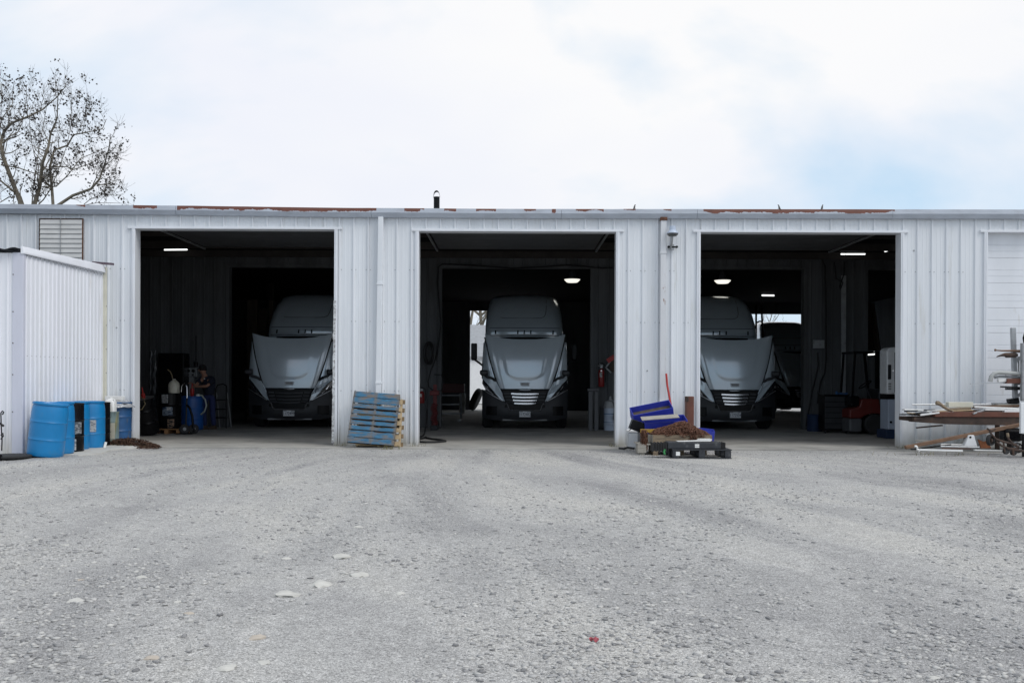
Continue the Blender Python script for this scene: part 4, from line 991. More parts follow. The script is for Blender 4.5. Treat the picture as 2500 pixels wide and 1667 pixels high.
def wear(m):
    t = m.node_tree; L = t.links.new; b = t.nodes['Principled BSDF']; old = b.inputs['Base Color'].links[0].from_socket
    tc_ = N(t, 'ShaderNodeTexCoord'); sp = N(t, 'ShaderNodeSeparateXYZ'); L(tc_.outputs['Object'], sp.inputs[0])
    ab = N(t, 'ShaderNodeMath', operation='ABSOLUTE'); L(sp.outputs[0], ab.inputs[0])
    pp_ = N(t, 'ShaderNodeMath', operation='PINGPONG'); L(ab.outputs[0], pp_.inputs[0]); pp_.inputs[1].default_value = 0.236
    nz = N(t, 'ShaderNodeTexNoise'); nz.inputs['Scale'].default_value = 7; nz.inputs['Detail'].default_value = 8; L(tc_.outputs['Object'], nz.inputs['Vector'])
    ad = N(t, 'ShaderNodeMath', operation='MULTIPLY_ADD'); L(nz.outputs[0], ad.inputs[0]); ad.inputs[1].default_value = -0.22; L(pp_.outputs[0], ad.inputs[2])
    # ends: |x| above 0.38 count as worn too
    mr = N(t, 'ShaderNodeMapRange'); mr.inputs[1].default_value = -0.045; mr.inputs[2].default_value = -0.115; L(ad.outputs[0], mr.inputs[0])
    rc = N(t, 'ShaderNodeValToRGB'); rc.color_ramp.elements[0].color = (0.085, 0.078, 0.070, 1); rc.color_ramp.elements[1].color = (0.19, 0.17, 0.15, 1)
    n2_ = N(t, 'ShaderNodeTexNoise'); n2_.inputs['Scale'].default_value = 28; L(tc_.outputs['Object'], n2_.inputs['Vector']); L(n2_.outputs[0], rc.inputs[0])
    mi = N(t, 'ShaderNodeMix', data_type='RGBA'); L(mr.outputs[0], mi.inputs['Factor']); L(old, mi.inputs['A']); L(rc.outputs[0], mi.inputs['B']); L(mi.outputs['Result'], b.inputs['Base Color'])
wear(m_bluepal)
TL, TR, BL, BR = U(856, 956, 20.72), U(970, 960, 20.72), U(846, 1078, 20.25), U(961, 1087, 20.25)
pw, ph = (BR - BL).length, ((TL - BL).length + (TR - BR).length) / 2
k = ph / 1.275
sl_ = [(1.145, 1.275), (.989, 1.135), (.867, .955), (.724, .812), (.592, .68), (.458, .548), (.326, .415), (.143, .294), (.0, .132)]
pal = make_pallet('blue_pallet', pw, ph, m_bluepal, [(a * k, b * k) for a, b in sl_], 'worn blue wooden pallet leaning on the wall between the first two bays', 5, m_bluepal, m_dkrust)
mid = (BL + BR) / 2; up_ = ((TL + TR) / 2 - mid); xa = (BR - BL).normalized()
def stand(o, base, xa, up_):
    z = (up_ - xa * up_.dot(xa)).normalized(); y = z.cross(xa)
    o.rotation_euler = Matrix(((xa.x, y.x, z.x), (xa.y, y.y, z.y), (xa.z, y.z, z.z))).to_euler(); o.location = base
stand(pal, mid, xa, up_)
pal2 = make_pallet('plain_pallet', .93, 1.02, m_newwood, [(.02 + .145 * q, .11 + .145 * q) for q in range(7)], 'unpainted wooden pallet standing between the blue pallet and the wall', 6, m_newwood, m_endwood, .11)
a_, b_ = U(856, 1082, 20.55), U(968, 1086, 20.55)
pal2.location = ((a_.x + b_.x) / 2 + .085, 20.54, 0.0); pal2.rotation_euler = (R(-12), R(.6), R(-3))

# ------------------------------------------------------------------ lamp on the pillar, roof pipes, birds
lamp = thing('wall_lamp', 'grey barn lamp with glass bowl on a post on the pillar', 'lamp', U(1641, 604, D - .02))
L0 = U(1641, 604, D - .02)
c = U(1642, 570, D - .22) - L0
mb = MB(); mb.lathe([(.05, .155), (.062, .15), (.066, .07), (.085, .05), (.12, .012), (.122, 0), (.10, 0)], 24, Matrix.Translation(c)); mb.build('shade', m_lightblue, lamp, smooth=40)
mb = MB(); mb.lathe([(.118, 0), (.112, -.03), (.08, -.06), (.05, -.066)], 24, Matrix.Translation(c)); mb.build('glass_bowl', glass('ribbed_lamp_glass', (.85, .88, .9), .15), lamp, smooth=60)
MB().tube([c + Vector((0, .02, -.06)), c + Vector((-.01, .03, -.2)), c + Vector((-.02, .16, -.30))], .022, 8).build('arm', m_steel, lamp, smooth=60)
MB().cyl((-.09, -.06, 0), (.09, -.06, 0), .018, n=8).build('clamp', m_black, lamp)
for x in (-.085, .085): MB().cyl((x, -.09, 0), (x, -.04, 0), .026, n=10).build('clamp_knob', m_black, lamp)
MB().ab((-.03, -.06, -.06), (.03, .0, .06)).build('base', m_steel, lamp)

pb = U(1066, 512, 24.0)
ch = thing('roof_pipe', 'grey flue pipe with black curved rain cap on the roof', 'pipe', (pb.x, 24.0, 4.98))
r_ = 7.3 / FPX * 24; ztop = U(1066, 481, 24).z - 4.98
MB().cyl((0, 0, 0), (0, 0, ztop * .68), r_ * .95, n=20).build('flue', m_steel, ch, smooth=40)
MB().cyl((0, 0, ztop * .60), (0, 0, ztop), r_, n=20).build('sooty_collar', m_black, ch, smooth=40)
hcap = U(1066, 465, 24).z - 4.98 - ztop
MB().shell(lambda u, v: (r_ * 1.06 * math.cos(PI * (.02 + .98 * u)) , -r_ * .8 + 1.6 * r_ * v, ztop - .01 + hcap * math.sin(PI * (.02 + .98 * u)) ** .8), 16, 2, (0, 0, -.022)).build('rain_cap', m_black, ch)
p = U(2234, 512, 23.0)
t_ = thing('roof_vent', 'short pale roof vent pipe lying with its dark open mouth at right', 'vent', (p.x, 23, 4.98))
MB().tube([(-.45, 0, .06), (-.1, 0, .085)], [.05, .075], 14).build('pipe', m_steel, t_, smooth=50); MB().tube([(-.1, 0, .085), (-.02, 0, .09), (.02, 0, .06)], [.085, .085, .06], 14).build('mouth', m_black, t_, smooth=50)
def bird(px, py, lab, face):
    Y = 20.88; b = U(px, py, Y); z = eave(b.x) + .003
    t = MB()
    prof = [(-.5, .022, .004), (-.28, .026, .010), (-.1, .034, .026), (.05, .046, .034), (.2, .066, .030), (.30, .082, .020), (.36, .095, .019), (.44, .098, .017), (.5, .095, .004)]
    loops = []
    for x, zz_, r in prof:
        loops.append([(face * x * .17, r * .9 * math.cos(2*PI*k/10), zz_ + r * math.sin(2*PI*k/10)) for k in range(10)])
    t.loft(loops); t.tube([(face * .085, 0, .095), (face * .105, 0, .092)], [.006, .001], 5)
    for y in (-.012, .012): t.tube([(face * .01, y, .025), (face * .012, y, 0), (face * .03, y, 0)], .003, 4)
    o = t.build('bird', m_bird, smooth=60); o.location = (b.x, Y, z); o.rotation_euler = (0, R(-32 * face), R(25 * face)); o.scale = (.72, .72, .72)
    tag(o, lab, 'bird', 'small birds perched on the roof edge')
bird(1550, 508, 'small dark bird perched on the roof edge left of the rusty pipe', 1); bird(1901, 508, 'small bird on the rusted roof edge, left of the two above the last bay', -1); bird(2008, 508, 'small bird on the rusted roof edge, right of the two above the last bay', 1)

# ------------------------------------------------------------------ heap in front of the pillar
def zpx(zx, zy): return 1500 + zx / 7.35, 960 + zy / 7.35
def Z(zx, zy, Y): return U(*zpx(zx, zy), Y)
def make_bin(label, L, wdt, h, loc, rot, grime=True, taper=.0):
    t = thing('parts_bin', label, 'bin', loc, rot, 'ultramarine bins in the scrap heap')
    th = .012
    MB().ab((-L/2, -wdt/2, 0), (L/2, -wdt/2 + th, h)).build('front_wall', m_bin, t, bevel=.003); MB().ab((-L/2, wdt/2 - th, 0), (L/2, wdt/2, h)).build('back_wall', m_bin, t, bevel=.003)
    for x in (-L/2, L/2 - th): MB().ab((x, -wdt/2 + th + .001, 0), (x + th, wdt/2 - th - .001, h)).build('end_wall', m_bin, t, bevel=.003)
    MB().ab((-L/2 + th, -wdt/2 + th, 0), (L/2 - th, wdt/2 - th, .012)).build('floor', m_bin, t)
    if grime: MB().ab((-L/2 + th + .002, -wdt/2 + th + .002, .013), (L/2 - th - .002, wdt/2 - th - .002, h * .45)).build('grime', m_soil, t)
    return t
# upper bin, tipped towards the viewer and rising to the right
yb = 19.75
a_, b_ = Z(335, 400, yb - .1), Z(1058, 258, yb - .1)
mid = (a_ + b_) / 2; L = (b_ - a_).length; ang = math.atan2(b_.z - a_.z, b_.x - a_.x)
bA = make_bin('tipped empty ultramarine bin uppermost in the scrap heap by the pillar', L, .34, .22, (0, 0, 0), (R(27), -ang, R(2)))
e = bA.rotation_euler.to_matrix(); bA.location = mid - e @ Vector((0, -.17, .22))
a_, b_ = Z(545, 540, 19.25), Z(1318, 485, 19.25); mid = (a_ + b_) / 2; L = (b_ - a_).length; ang = math.atan2(b_.z - a_.z, b_.x - a_.x)
bB = make_bin('ultramarine bin under the loose grey board, behind the rusty chains', L, .36, .26, (0, 0, 0), (R(17), -ang, R(2)), False)
e = bB.rotation_euler.to_matrix(); bB.location = mid - e @ Vector((0, -.18, .26))
p = Z(1650, 745, 19.4); bC = make_bin('ultramarine bin peeking out right of the chain heap', .30, .4, .22, (p.x, 19.5, p.z - .12), (R(4), R(6), R(-8)), False)
# props that carry the bins
st = thing('bin_stand', 'dark steel trestle carrying the tipped ultramarine bins', 'stand', (U(1590, 1000, 19.6).x, 19.6, 0))
for x in (-.20, .40): MB().ab((x - .03, -.30, -.01), (x + .03, .30, .44)).build('leg', m_black, st)
MB().ab((-.24, -.32, .44), (.46, .32, .47)).build('top', m_black, st)
o = MB().box((0, 0, 0), (.30, .30, .20)).build('black_box', m_black, bevel=.02); o.location = Z(420, 590, 19.45); o.rotation_euler = (0, R(20), 0); tag(o, 'black plastic box wedged under the left end of the tipped bin', 'box')
mb = MB(); a_, b_ = Z(480, 455, 19.22), Z(1150, 405, 19.22)
mb.beam(a_, b_, .22, .018, up=(0, -.25, 1)); tag(mb.build('loose_board', m_grayboard, bevel=.004), 'loose grey weathered board lying across the front bin', 'board')
# crate with chains
yc = 18.75
x0, x1 = Z(690, 800, yc).x, Z(1755, 800, yc).x; zt, zb = Z(1000, 750, yc).z, Z(1000, 900, yc).z
cr_t = thing('wooden_crate', 'open wooden crate full of rusty chains before the pillar', 'crate', ((x0 + x1) / 2, yc + .35, zb))
MB().ab((x0, yc, zb), (Z(1352, 0, yc).x, yc + .022, zt)).build('front_board', m_wood, cr_t, world=True, bevel=.003)
MB().ab((Z(1352, 0, yc).x + .004, yc + .006, zb + .01), (x1, yc + .028, zt)).build('front_board', m_wood, cr_t, world=True, bevel=.003)
MB().beam((x0 + .005, yc + .01, (zt + zb) / 2), (x0 - .11, yc + .62, (zt + zb) / 2), .022, zt - zb).build('side_board', m_grayboard, cr_t, world=True, bevel=.003)
MB().beam((x1 - .012, yc + .03, (zt + zb) / 2), (x1 - .012, yc + .62, (zt + zb) / 2), .022, zt - zb).build('side_board', m_wood, cr_t, world=True, bevel=.003)
MB().ab((x0 - .1, yc + .61, zb), (x1, yc + .632, zt)).build('back_board', m_wood, cr_t, world=True)
MB().ab((x0, yc + .03, zb - .002), (x1, yc + .61, zb + .02)).build('floor_board', m_wood, cr_t, world=True)
def chain_mass(name, pts, m, link=.036, wire=.0075):
    """short curved runs of links"""
    mb = MB(); ring = []
    K, J = 8, 5
    for i in range(K):
        a = 2*PI*i/K; cx, cy = math.cos(a) * link * 1.0, math.sin(a) * link * .58
        for j in range(J):
            b = 2*PI*j/J; ring.append(((link + wire * math.cos(b)) * math.cos(a), (link * .6 + wire * math.cos(b)) * math.sin(a), wire * math.sin(b)))
    ring = [Vector(p) for p in ring]; rf = [(i*J + j, i*J + (j+1) % J, ((i+1) % K)*J + (j+1) % J, ((i+1) % K)*J + j) for i in range(K) for j in range(J)]
    for (p, d, tw) in pts:
        q = Vector(d).to_track_quat('X', 'Z').to_matrix() @ Matrix.Rotation(tw, 3, 'X')
        o_ = len(mb.v); mb.v += [tuple(q @ v + p) for v in ring]; mb.f += [tuple(i + o_ for i in f) for f in rf]
    return mb.build(name, m, smooth=180, fix=False)
r = np.random.default_rng(11); pts = []
cx, cy = (x0 + x1) / 2 - .02, yc + .30; hw = (x1 - x0) / 2 + .02
peak = Z(1100, 575, yc + .2).z
def heapz(x, y):
    u = (x - cx) / hw; v = (y - cy) / .30
    base = zt - .03; k = max(0, 1 - abs(u) ** 2.0) ** .8 * max(0, 1 - abs(v) ** 3)
    return base + (peak - base) * k * (1 + .18 * math.sin(u * 5 + 1) + .12 * noise.noise((x * 6, y * 6, 0)))
for _ in range(230):
    x, y = cx + r.uniform(-1, 1) * hw * .95, cy + r.uniform(-1, 1) * .28; a = r.uniform(0, 2*PI); n_l = r.integers(4, 11)
    for k in range(n_l):
        a += r.uniform(-.6, .6); nx, ny = x + math.cos(a) * .055, y + math.sin(a) * .055
        if abs(nx - cx) > hw * .97 or not (yc - .01 < ny < yc + .58): break
        z, nz_ = heapz(x, y) + r.uniform(0, .02), heapz(nx, ny)
        pts.append((Vector((x, y, z)), (nx - x, ny - y, nz_ - z), (k % 2) * PI / 2 + r.uniform(-.4, .4))); x, y = nx, ny
# chains hanging over the crate front and the left side
for x in list(np.linspace(Z(1365, 0, yc).x, Z(1465, 0, yc).x, 5)):
    z = zt + .05
    for k in range(4): pts.append((Vector((x + r.uniform(-.02, .02), yc - .02, z)), (r.uniform(-.3, .3), 0, -1), (k % 2) * PI / 2)); z -= .05
for _ in range(14):
    p0 = Z(r.uniform(475, 590), 690, yc + .05); z = p0.z
    zend = .06 + r.uniform(0, .1)
    while z > zend: pts.append((Vector((p0.x + r.uniform(-.012, .012), p0.y + r.uniform(-.08, .04), z)), (r.uniform(-.2, .2), r.uniform(-.2, .2), -1), r.uniform(0, 3))); z -= .052
tag(chain_mass('rusty_chain', pts, m_rust), kind='stuff')
# chain core so that the heap is not hollow
mb = MB(); mb.shell(lambda u, v: (cx - hw * .9 + 1.8 * hw * u, yc + .04 + .54 * v, heapz(cx - hw * .9 + 1.8 * hw * u, yc + .04 + .54 * v) - .04), 20, 8, (0, 0, -.03)); tag(mb.build('rust_scale', m_rust), kind='stuff')
o = MB().ab(Z(470, 640, 19.0), Z(735, 700, 19.05)).build('yellow_strip', m_yellow); tag(o, 'faded yellow strip showing through the chains left in the crate', 'strip')
# wooden pallet carrying the crate
wp = thing('wood_pallet', 'low grey wooden pallet under the chain crate', 'pallet', ((x0 + x1) / 2 - .1, yc + .35, gh(0, 18.9)))
zz0 = -.02
for k, y in enumerate((yc - .02, yc + .16, yc + .34, yc + .52)):
    MB().ab((x0 - .28, y, zb - .028), (x1 - .05, y + .11, zb - .008)).build('deck_board', m_grayboard, wp, world=True, bevel=.003)
for x in (x0 - .2, x0 + .05, cx, x1 - .15):
    MB().ab((x - .045, yc - .03, zz0), (x + .045, yc + .64, zb - .03)).build('stringer', m_wood if x > x0 else m_grayboard, wp, world=True, bevel=.003)
MB().ab((x0 - .29, yc - .05, .03), (x0 - .13, yc + .1, zb - .03)).build('block', m_grayboard, wp, world=True, bevel=.004)
# black pallet and the long black case on it
yp = 17.95
a_, b_ = Z(1035, 1000, yp), Z(2110, 1006, yp); zg = gh(4, 18) - .005
ztop_ = (a_.z + b_.z) / 2; XA, XB = a_.x, b_.x; PD = .95
bp = thing('black_pallet', 'black plastic pallet with a white sticker before the chain crate', 'pallet', ((XA + XB) / 2, yp + PD / 2, zg))
for k in range(6):
    MB().ab((XA, yp + k * PD / 6, ztop_ - .022), (XB, yp + (k + .72) * PD / 6, ztop_)).build('deck_slat', m_blkplastic, bp, world=True, bevel=.004)
for j, yy in enumerate((yp, yp + PD / 2 - .06, yp + PD - .12)):
    for x in (XA + .01, (XA + XB) / 2 - .055, XB - .125):
        MB().ab((x, yy + .004, zg + .02), (x + .115, yy + .12, ztop_ - .023)).build('block', m_blkplastic, bp, world=True, bevel=.012)
for x in (XA + .02, (XA + XB) / 2 - .05, XB - .12): MB().ab((x, yp + .003, zg), (x + .10, yp + PD, zg + .019)).build('runner', m_blkplastic, bp, world=True, bevel=.004)
MB().ab((XA, yp - .002, zg), (XB, yp + .07, zg + .017)).build('front_runner', m_blkplastic, bp, world=True, bevel=.004)
MB().ab((Z(1110, 0, yp).x, yp + .0005, Z(0, 1112, yp).z), (Z(1182, 0, yp).x, yp + .0035, Z(0, 1042, yp).z)).build('sticker', m_pvc, bp, world=True)
a_, b_ = Z(960, 990, yp + .04), Z(2010, 872, yp + .04)
bx = thing('black_case', 'long black ribbed case with two white stickers on the black pallet', 'case', ((a_.x + b_.x) / 2, yp + .25, ztop_))
h = b_.z - a_.z - .004
MB().ab((a_.x, yp + .04, ztop_ + .004), (b_.x - .10, yp + .42, ztop_ + .004 + h)).build('body', m_blkplastic, bx, world=True, bevel=.012)
for k in range(7): MB().ab((b_.x - .10 + k * .013, yp + .05, ztop_ + .006 + .01 * (k % 2)), (b_.x - .10 + k * .013 + .008, yp + .40, ztop_ + h - .004 - .012 * (k % 3))).build('end_fin', m_rubber, bx, world=True)
for k in range(9): MB().ab((a_.x - .27 + k * .03, yp + .06, ztop_ - .05 + .012 * (k % 2)), (a_.x - .27 + k * .03 + .02, yp + .38, ztop_ + h - .01 - .012 * (k % 2))).build('end_fin', m_rubber, bx, world=True)
for q in (905, 940): MB().ab((Z(1450, 0, yp + .03).x, yp + .0365, Z(0, q + 28, yp + .04).z), (Z(1528, 0, yp + .03).x, yp + .0395, Z(0, q, yp + .04).z)).build('sticker', m_pvc, bx, world=True)
mb = MB(); zs = ztop_ + h + .01
mb.prism([(Z(1160, 0, yp).x, zs), (Z(1750, 0, yp).x, zs + .006), (Z(1780, 0, yp).x, zs + .045), (Z(1575, 0, yp).x, zs + .045), (Z(1540, 0, yp).x, zs + .016), (Z(1160, 0, yp).x, zs + .004)], yp + .1, yp + .36); tag(mb.build('white_sheet', m_pvc), 'white bent panel lying on top of the long black case', 'panel')
mb = MB(); mb.tube([Z(905, 1008, yp + .02), Z(890, 1050, yp + .0), Z(905, 1095, yp - .02)], .02, 6); tag(mb.build('green_strap', m_green, smooth=60), 'short green strap end hanging between the case and the wooden pallet', 'strap')
# tote, post, rod, cable
a_, b_ = Z(250, 950, 20.35), Z(440, 655, 20.35)
to = thing('plastic_tote', 'milky plastic tote with white lid against the pillar foot', 'tote', ((a_.x + b_.x) / 2, 20.5, 0))
MB().ab((a_.x, 20.35, 0), (b_.x + .05, 20.75, b_.z - .05)).build('body', m_tote, to, world=True, bevel=.03); MB().ab((a_.x - .01, 20.34, b_.z - .055), (b_.x + .06, 20.76, b_.z - .01)).build('lid', m_pvc, to, world=True, bevel=.012)
a_, b_ = Z(1290, 0, 20.62), Z(1430, 55, 20.62)
po = thing('steel_post', 'red oxide steel post standing against the pillar behind the heap', 'post', ((a_.x + b_.x) / 2, 20.7, 0))
MB().ab((a_.x, 20.62, 0), (b_.x, 20.82, b_.z)).build('column', m_rustpaint, po, world=True, bevel=.01)
a_, b_ = Z(1268, 150, 20.6), Z(1330, 52, 20.6); MB().ab((a_.x, 20.575, a_.z), (b_.x, 20.615, b_.z)).build('cap_flap', m_dkrust, po, world=True, bevel=.015)
mb = MB(); mb.tube([U(1626.5, 912, 20.75), U(1629, 940, 20.7), U(1637, 984, 20.55), U(1646, 1040, 20.4)], .022, 8); tag(mb.build('red_rod', m_red, smooth=60), 'bright red rod leaning beside the down pipe behind the bins', 'rod')
mb = MB(); mb.tube([Z(355, 585, 19.7), Z(300, 640, 19.8), Z(258, 672, 19.9)], .008, 6); tag(mb.build('loose_wire', m_rubber, smooth=60), 'thin black cord dangling above the tote from the tipped bin', 'cord'); mb = MB(); mb.tube([(Z(120, 975, 19.7).x, 20.1, .02), (Z(200, 0, 19.8).x, 20.05, .015), (Z(280, 0, 19.9).x, 20.2, .03), (Z(350, 0, 19.9).x, 19.9, .03)], .022, 6); tag(mb.build('black_cable', m_rubber, smooth=60), 'black cable end lying on the concrete by the tote', 'cable')

# ------------------------------------------------------------------ scrap at the right
def T_(name, label, cat, mb, m, group=None, smooth=None, bevel=0): return tag(mb.build(name, m, smooth=smooth, bevel=bevel), label, cat, group)
GP = 'scrap lengths stacked on the bench at the right'
# bench frame under the scrap
bx0, bx1 = U(2268, 1010, 20.2).x, U(2700, 1010, 20.2).x
zt_ = U(2400, 1016, 20.2).z
T_('steel_channel', 'red-brown steel channel forming the front of the scrap stack', 'steel beam', MB().ab((bx0, 19.9, zt_ - .005), (bx1, 20.05, zt_ + .095)), m_rustpaint, GP, bevel=.006)
t = thing('scrap_bench', 'dark rusty plate bench under the scrap at the right', 'bench', ((bx0 + bx1) / 2, 20.35, 0))
mb = MB(); a_, b_ = U(2220, 1031, 20.2), U(2700, 1045, 20.2)
mb.loft([[(a_.x, 19.95, zt_ - .10), (a_.x, 20.75, zt_ - .10), (a_.x, 20.75, zt_ - .02), (a_.x, 19.95, zt_ - .02)], [(bx0 + .2, 19.92, zt_ - .15), (bx0 + .2, 20.75, zt_ - .15), (bx0 + .2, 20.75, zt_ - .012), (bx0 + .2, 19.92, zt_ - .012)], [(bx1, 19.92, zt_ - .21), (bx1, 20.75, zt_ - .21), (bx1, 20.75, zt_ - .012), (bx1, 19.92, zt_ - .012)]]); mb.build('plate_stack', m_dkrust, t, world=True, bevel=.004)
for x in (U(2440, 1000, 20.5).x, U(2470, 1000, 20.5).x, U(2640, 1000, 20.5).x): MB().ab((x, 20.62, -.02), (x + .07, 20.70, zt_ - .1)).build('leg', m_dkrust, t, world=True)
MB().beam(U(2238, 1044, 20.1), U(2300, 1038, 20.1), .08, .025).build('loose_plate', m_dkrust, t, world=True)
def rod(name, lab, cat, px0, py0, px1, py1, Y0, Y1, r, m, n=8): T_(name, lab, cat, MB().cyl(U(px0, py0, Y0), U(px1, py1, Y1), r, n=n), m, GP, smooth=50)
def bar(name, lab, cat, px0, py0, px1, py1, Y0, Y1, w_, h_, m, bev=.003): T_(name, lab, cat, MB().beam(U(px0, py0, Y0), U(px1, py1, Y1), w_, h_), m, GP, bevel=bev)
rod('white_tube', 'thin white tube at the very top of the scrap stack', 'tube', 2227, 987.5, 2427, 986.5, 20.5, 20.5, .015, m_pvc)
bar('white_tube', 'long white square tube running off to the right on the stack', 'tube', 2379, 993, 2498, 998, 20.1, 20.1, .04, .035, m_pvc)
bar('cream_box', 'short cream metal duct box on top of the scrap stack', 'box', 2312, 987.5, 2372, 987.5, 20.35, 20.35, .16, .105, m_cream, .006)
mb = MB(); mb.tube([U(2285, 983, 20.0), U(2290, 983.5, 20.0), U(2296, 987, 20.0), U(2310, 997, 20.0), U(2325, 1003, 20.0)], [.038, .045, .036, .028, .026], 8); T_('wooden_mallet', 'knobbed wooden handle sloping across the scrap stack', 'handle', mb, m_wood, GP, smooth=50)
bar('white_angle', 'white angle strip at the left tip of the scrap stack', 'strip', 2206, 999.5, 2252, 1001, 20.2, 20.2, .12, .03, m_pvc)
bar('black_plate', 'thin black plate sticking out left of the scrap stack', 'plate', 2201, 1012, 2262, 1006, 20.1, 20.1, .25, .018, m_black)
bar('black_bar', 'flat black bar on the left of the scrap stack', 'bar', 2210, 1004, 2280, 1000, 20.15, 20.25, .1, .025, m_black)
bar('white_tube', 'short white tube poking out over the black plate', 'tube', 2247, 1013, 2293, 1007, 19.9, 19.9, .035, .03, m_pvc)
bar('tan_lath', 'tan lath among the white strips at the left of the stack', 'lath', 2214, 1007, 2246, 1010, 20.05, 20.05, .05, .016, m_newwood)
bar('brown_timber', 'brown timber offcut under the cream box', 'timber', 2318, 999, 2368, 997, 20.2, 20.2, .12, .05, m_wood)
bar('grey_angle', 'grey angle iron slanting on the channel', 'angle iron', 2376, 1009.5, 2404, 1000, 19.88, 20.0, .03, .03, m_steel)
bar('white_strip', 'white strip lying right of the slanting angle iron', 'strip', 2404, 1000, 2450, 1000.5, 20.0, 20.0, .06, .025, m_pvc)
bar('white_offcut', 'white panel offcut at the right of the stack', 'panel', 2450, 1004, 2496, 1003, 20.0, 20.0, .1, .06, m_white)
bar('grey_board', 'warped grey board at the back of the scrap stack', 'board', 2428, 988, 2520, 990, 20.5, 20.5, .3, .05, m_grayboard)
bar('rusty_bar', 'rusty bar along the back of the channel', 'bar', 2330, 1003, 2470, 1004, 20.15, 20.15, .10, .05, m_dkrust)
bar('rusty_plate', 'rusty plate edge showing under the white angle strip', 'plate', 2212, 1011, 2330, 1016, 20.3, 20.3, .4, .03, m_dkrust)
bar('white_tube', 'crooked white tube crossing the channel near its left end', 'tube', 2262, 1004, 2345, 996, 20.05, 20.35, .035, .03, m_pvc)
bar('brown_timber', 'dark brown timber lying behind the long white square tube', 'timber', 2376, 994, 2500, 990, 20.4, 20.4, .12, .05, m_plank)
bar('grey_angle', 'grey angle iron on top of the warped grey board', 'angle iron', 2420, 984, 2500, 985, 20.5, 20.45, .04, .03, m_steel)
bar('black_channel', 'black channel under the channel front hanging out at the left', 'channel', 2221, 1024, 2292, 1029, 20.15, 20.15, .12, .08, m_dkrust)
bar('tan_lath', 'tan lath lying below the knobbed wooden mallet', 'lath', 2290, 1004, 2375, 1001, 20.0, 20.1, .05, .018, m_newwood)
bar('rusty_bar', 'rusty flat bar lying on the gravel before the trapezoid stand', 'bar', 2300, 1094, 2370, 1095, 19.05, 19.05, .05, .015, m_rust)
# plank leaning from the ground
T_('timber_plank', 'long brown plank sloping up from the ground to the right', 'plank', MB().beam(U(2210, 1092, 19.4), U(2560, 1023, 19.4), .10, .065), m_plank, None, bevel=.004)
bar('white_pipe', 'white pipe lying on the gravel under the plank', 'pipe', 2245, 1097.5, 2350, 1100, 19.0, 18.95, .035, .035, m_pvc)
rod('grey_pipe', 'grey pipe with white end under the trapezoid stand', 'pipe', 2296, 1090, 2390, 1092, 19.2, 19.2, .022, m_steel)
rod('white_pipe', 'thin white pipe behind the grey one on the ground', 'pipe', 2297, 1085, 2355, 1086, 19.6, 19.6, .018, m_pvc)
bar('white_strip', 'long white strip on the ground beside the cart', 'strip', 2378, 1098, 2450, 1100, 19.0, 19.0, .05, .02, m_pvc)
bar('grey_strip', 'grey strip lying under the foot of the plank', 'strip', 2234, 1075, 2296, 1077.5, 19.9, 19.7, .08, .02, m_grayboard)
bar('black_strip', 'black strip on the ground at the plank foot', 'strip', 2225, 1097, 2320, 1085, 19.3, 19.6, .06, .02, m_black)
for i, (a, b) in enumerate(((2237, 1089), (2242, 1097))):
    mb = MB(); c = U(a, b, 19.1); mb.tube([c + Vector((-.03, 0, 0)), c, c + Vector((.02, 0, -.035))], .021, 8); T_('pipe_elbow', ('upper', 'lower')[i] + ' of the two white pipe elbows at the plank foot', 'pipe fitting', mb, m_pvc, 'white pipe elbows', smooth=50)
# trapezoid stand
y = 19.3; mb = MB(); P = [U(a, b, y) for a, b in ((2355, 1089), (2386, 1089), (2378.5, 1062), (2366, 1062))]
t = thing('trapezoid_stand', 'pale trapezoid sheet-metal stand under the sloping plank', 'stand', (U(2370, 1089, y).x, y, 0))
MB().prism([(p.x, p.z) for p in P], y, y + .14).build('body', m_white, t, world=True, bevel=.008)
c = U(2369, 1067, y); MB().cyl((c.x, y - .006, c.z), (c.x, y + .004, c.z), .022, n=10).build('hole_rim', m_black, t, world=True)
mb = MB(); mb.prism([(U(a, b, 19.5).x, U(a, b, 19.5).z) for a, b in ((2388, 1072), (2402, 1078), (2412, 1076), (2420, 1094), (2396, 1094))], 19.5, 19.54); T_('rusty_shovel', 'orange rusty steel plate lying behind the trapezoid stand', 'plate', mb, mat('orange_rust', (0.28, 0.10, 0.04), .8, var=.3, vs=12))
o = MB().ab(U(2352, 1090, 19.9), U(2372, 1058, 19.8)).build('dark_block', m_black, bevel=.01); tag(o, 'dark block half hidden behind the trapezoid stand', 'block')
# hand cart lying on its side
y = 18.7
ca = thing('hand_cart', 'old hand cart with spoked wheels and bent tube frame at the right', 'cart', (U(2450, 1095, y).x, y, 0))
def wheel(px, py, r, Y, nm='wheel', tilt=18):
    c = U(px, py, Y); M = Matrix.Translation(c) @ Matrix.Rotation(R(tilt), 4, 'Z') @ Matrix.Rotation(R(90), 4, 'X')
    wv = MB().lathe([(r * .74, -.03), (r * .95, -.035), (r, -.02), (r, .02), (r * .95, .035), (r * .74, .03)], 28, M, ring=True).build(nm, m_rubber, ca, world=True, smooth=40)
    mb = MB()
    for k in range(6):
        a = 2*PI*k/6; mb.beam(M @ Vector((0, 0, 0)), M @ Vector((r * .76 * math.cos(a), r * .76 * math.sin(a), 0)), .022, .02)
    mb.lathe([(.03, -.04), (.03, .04)], 12, M); mb.build('spokes', m_dkrust, wv, world=True); return wv
wheel(2418, 1074, .105, y, tilt=35); wheel(2484, 1093, .10, y + .3, tilt=-30)
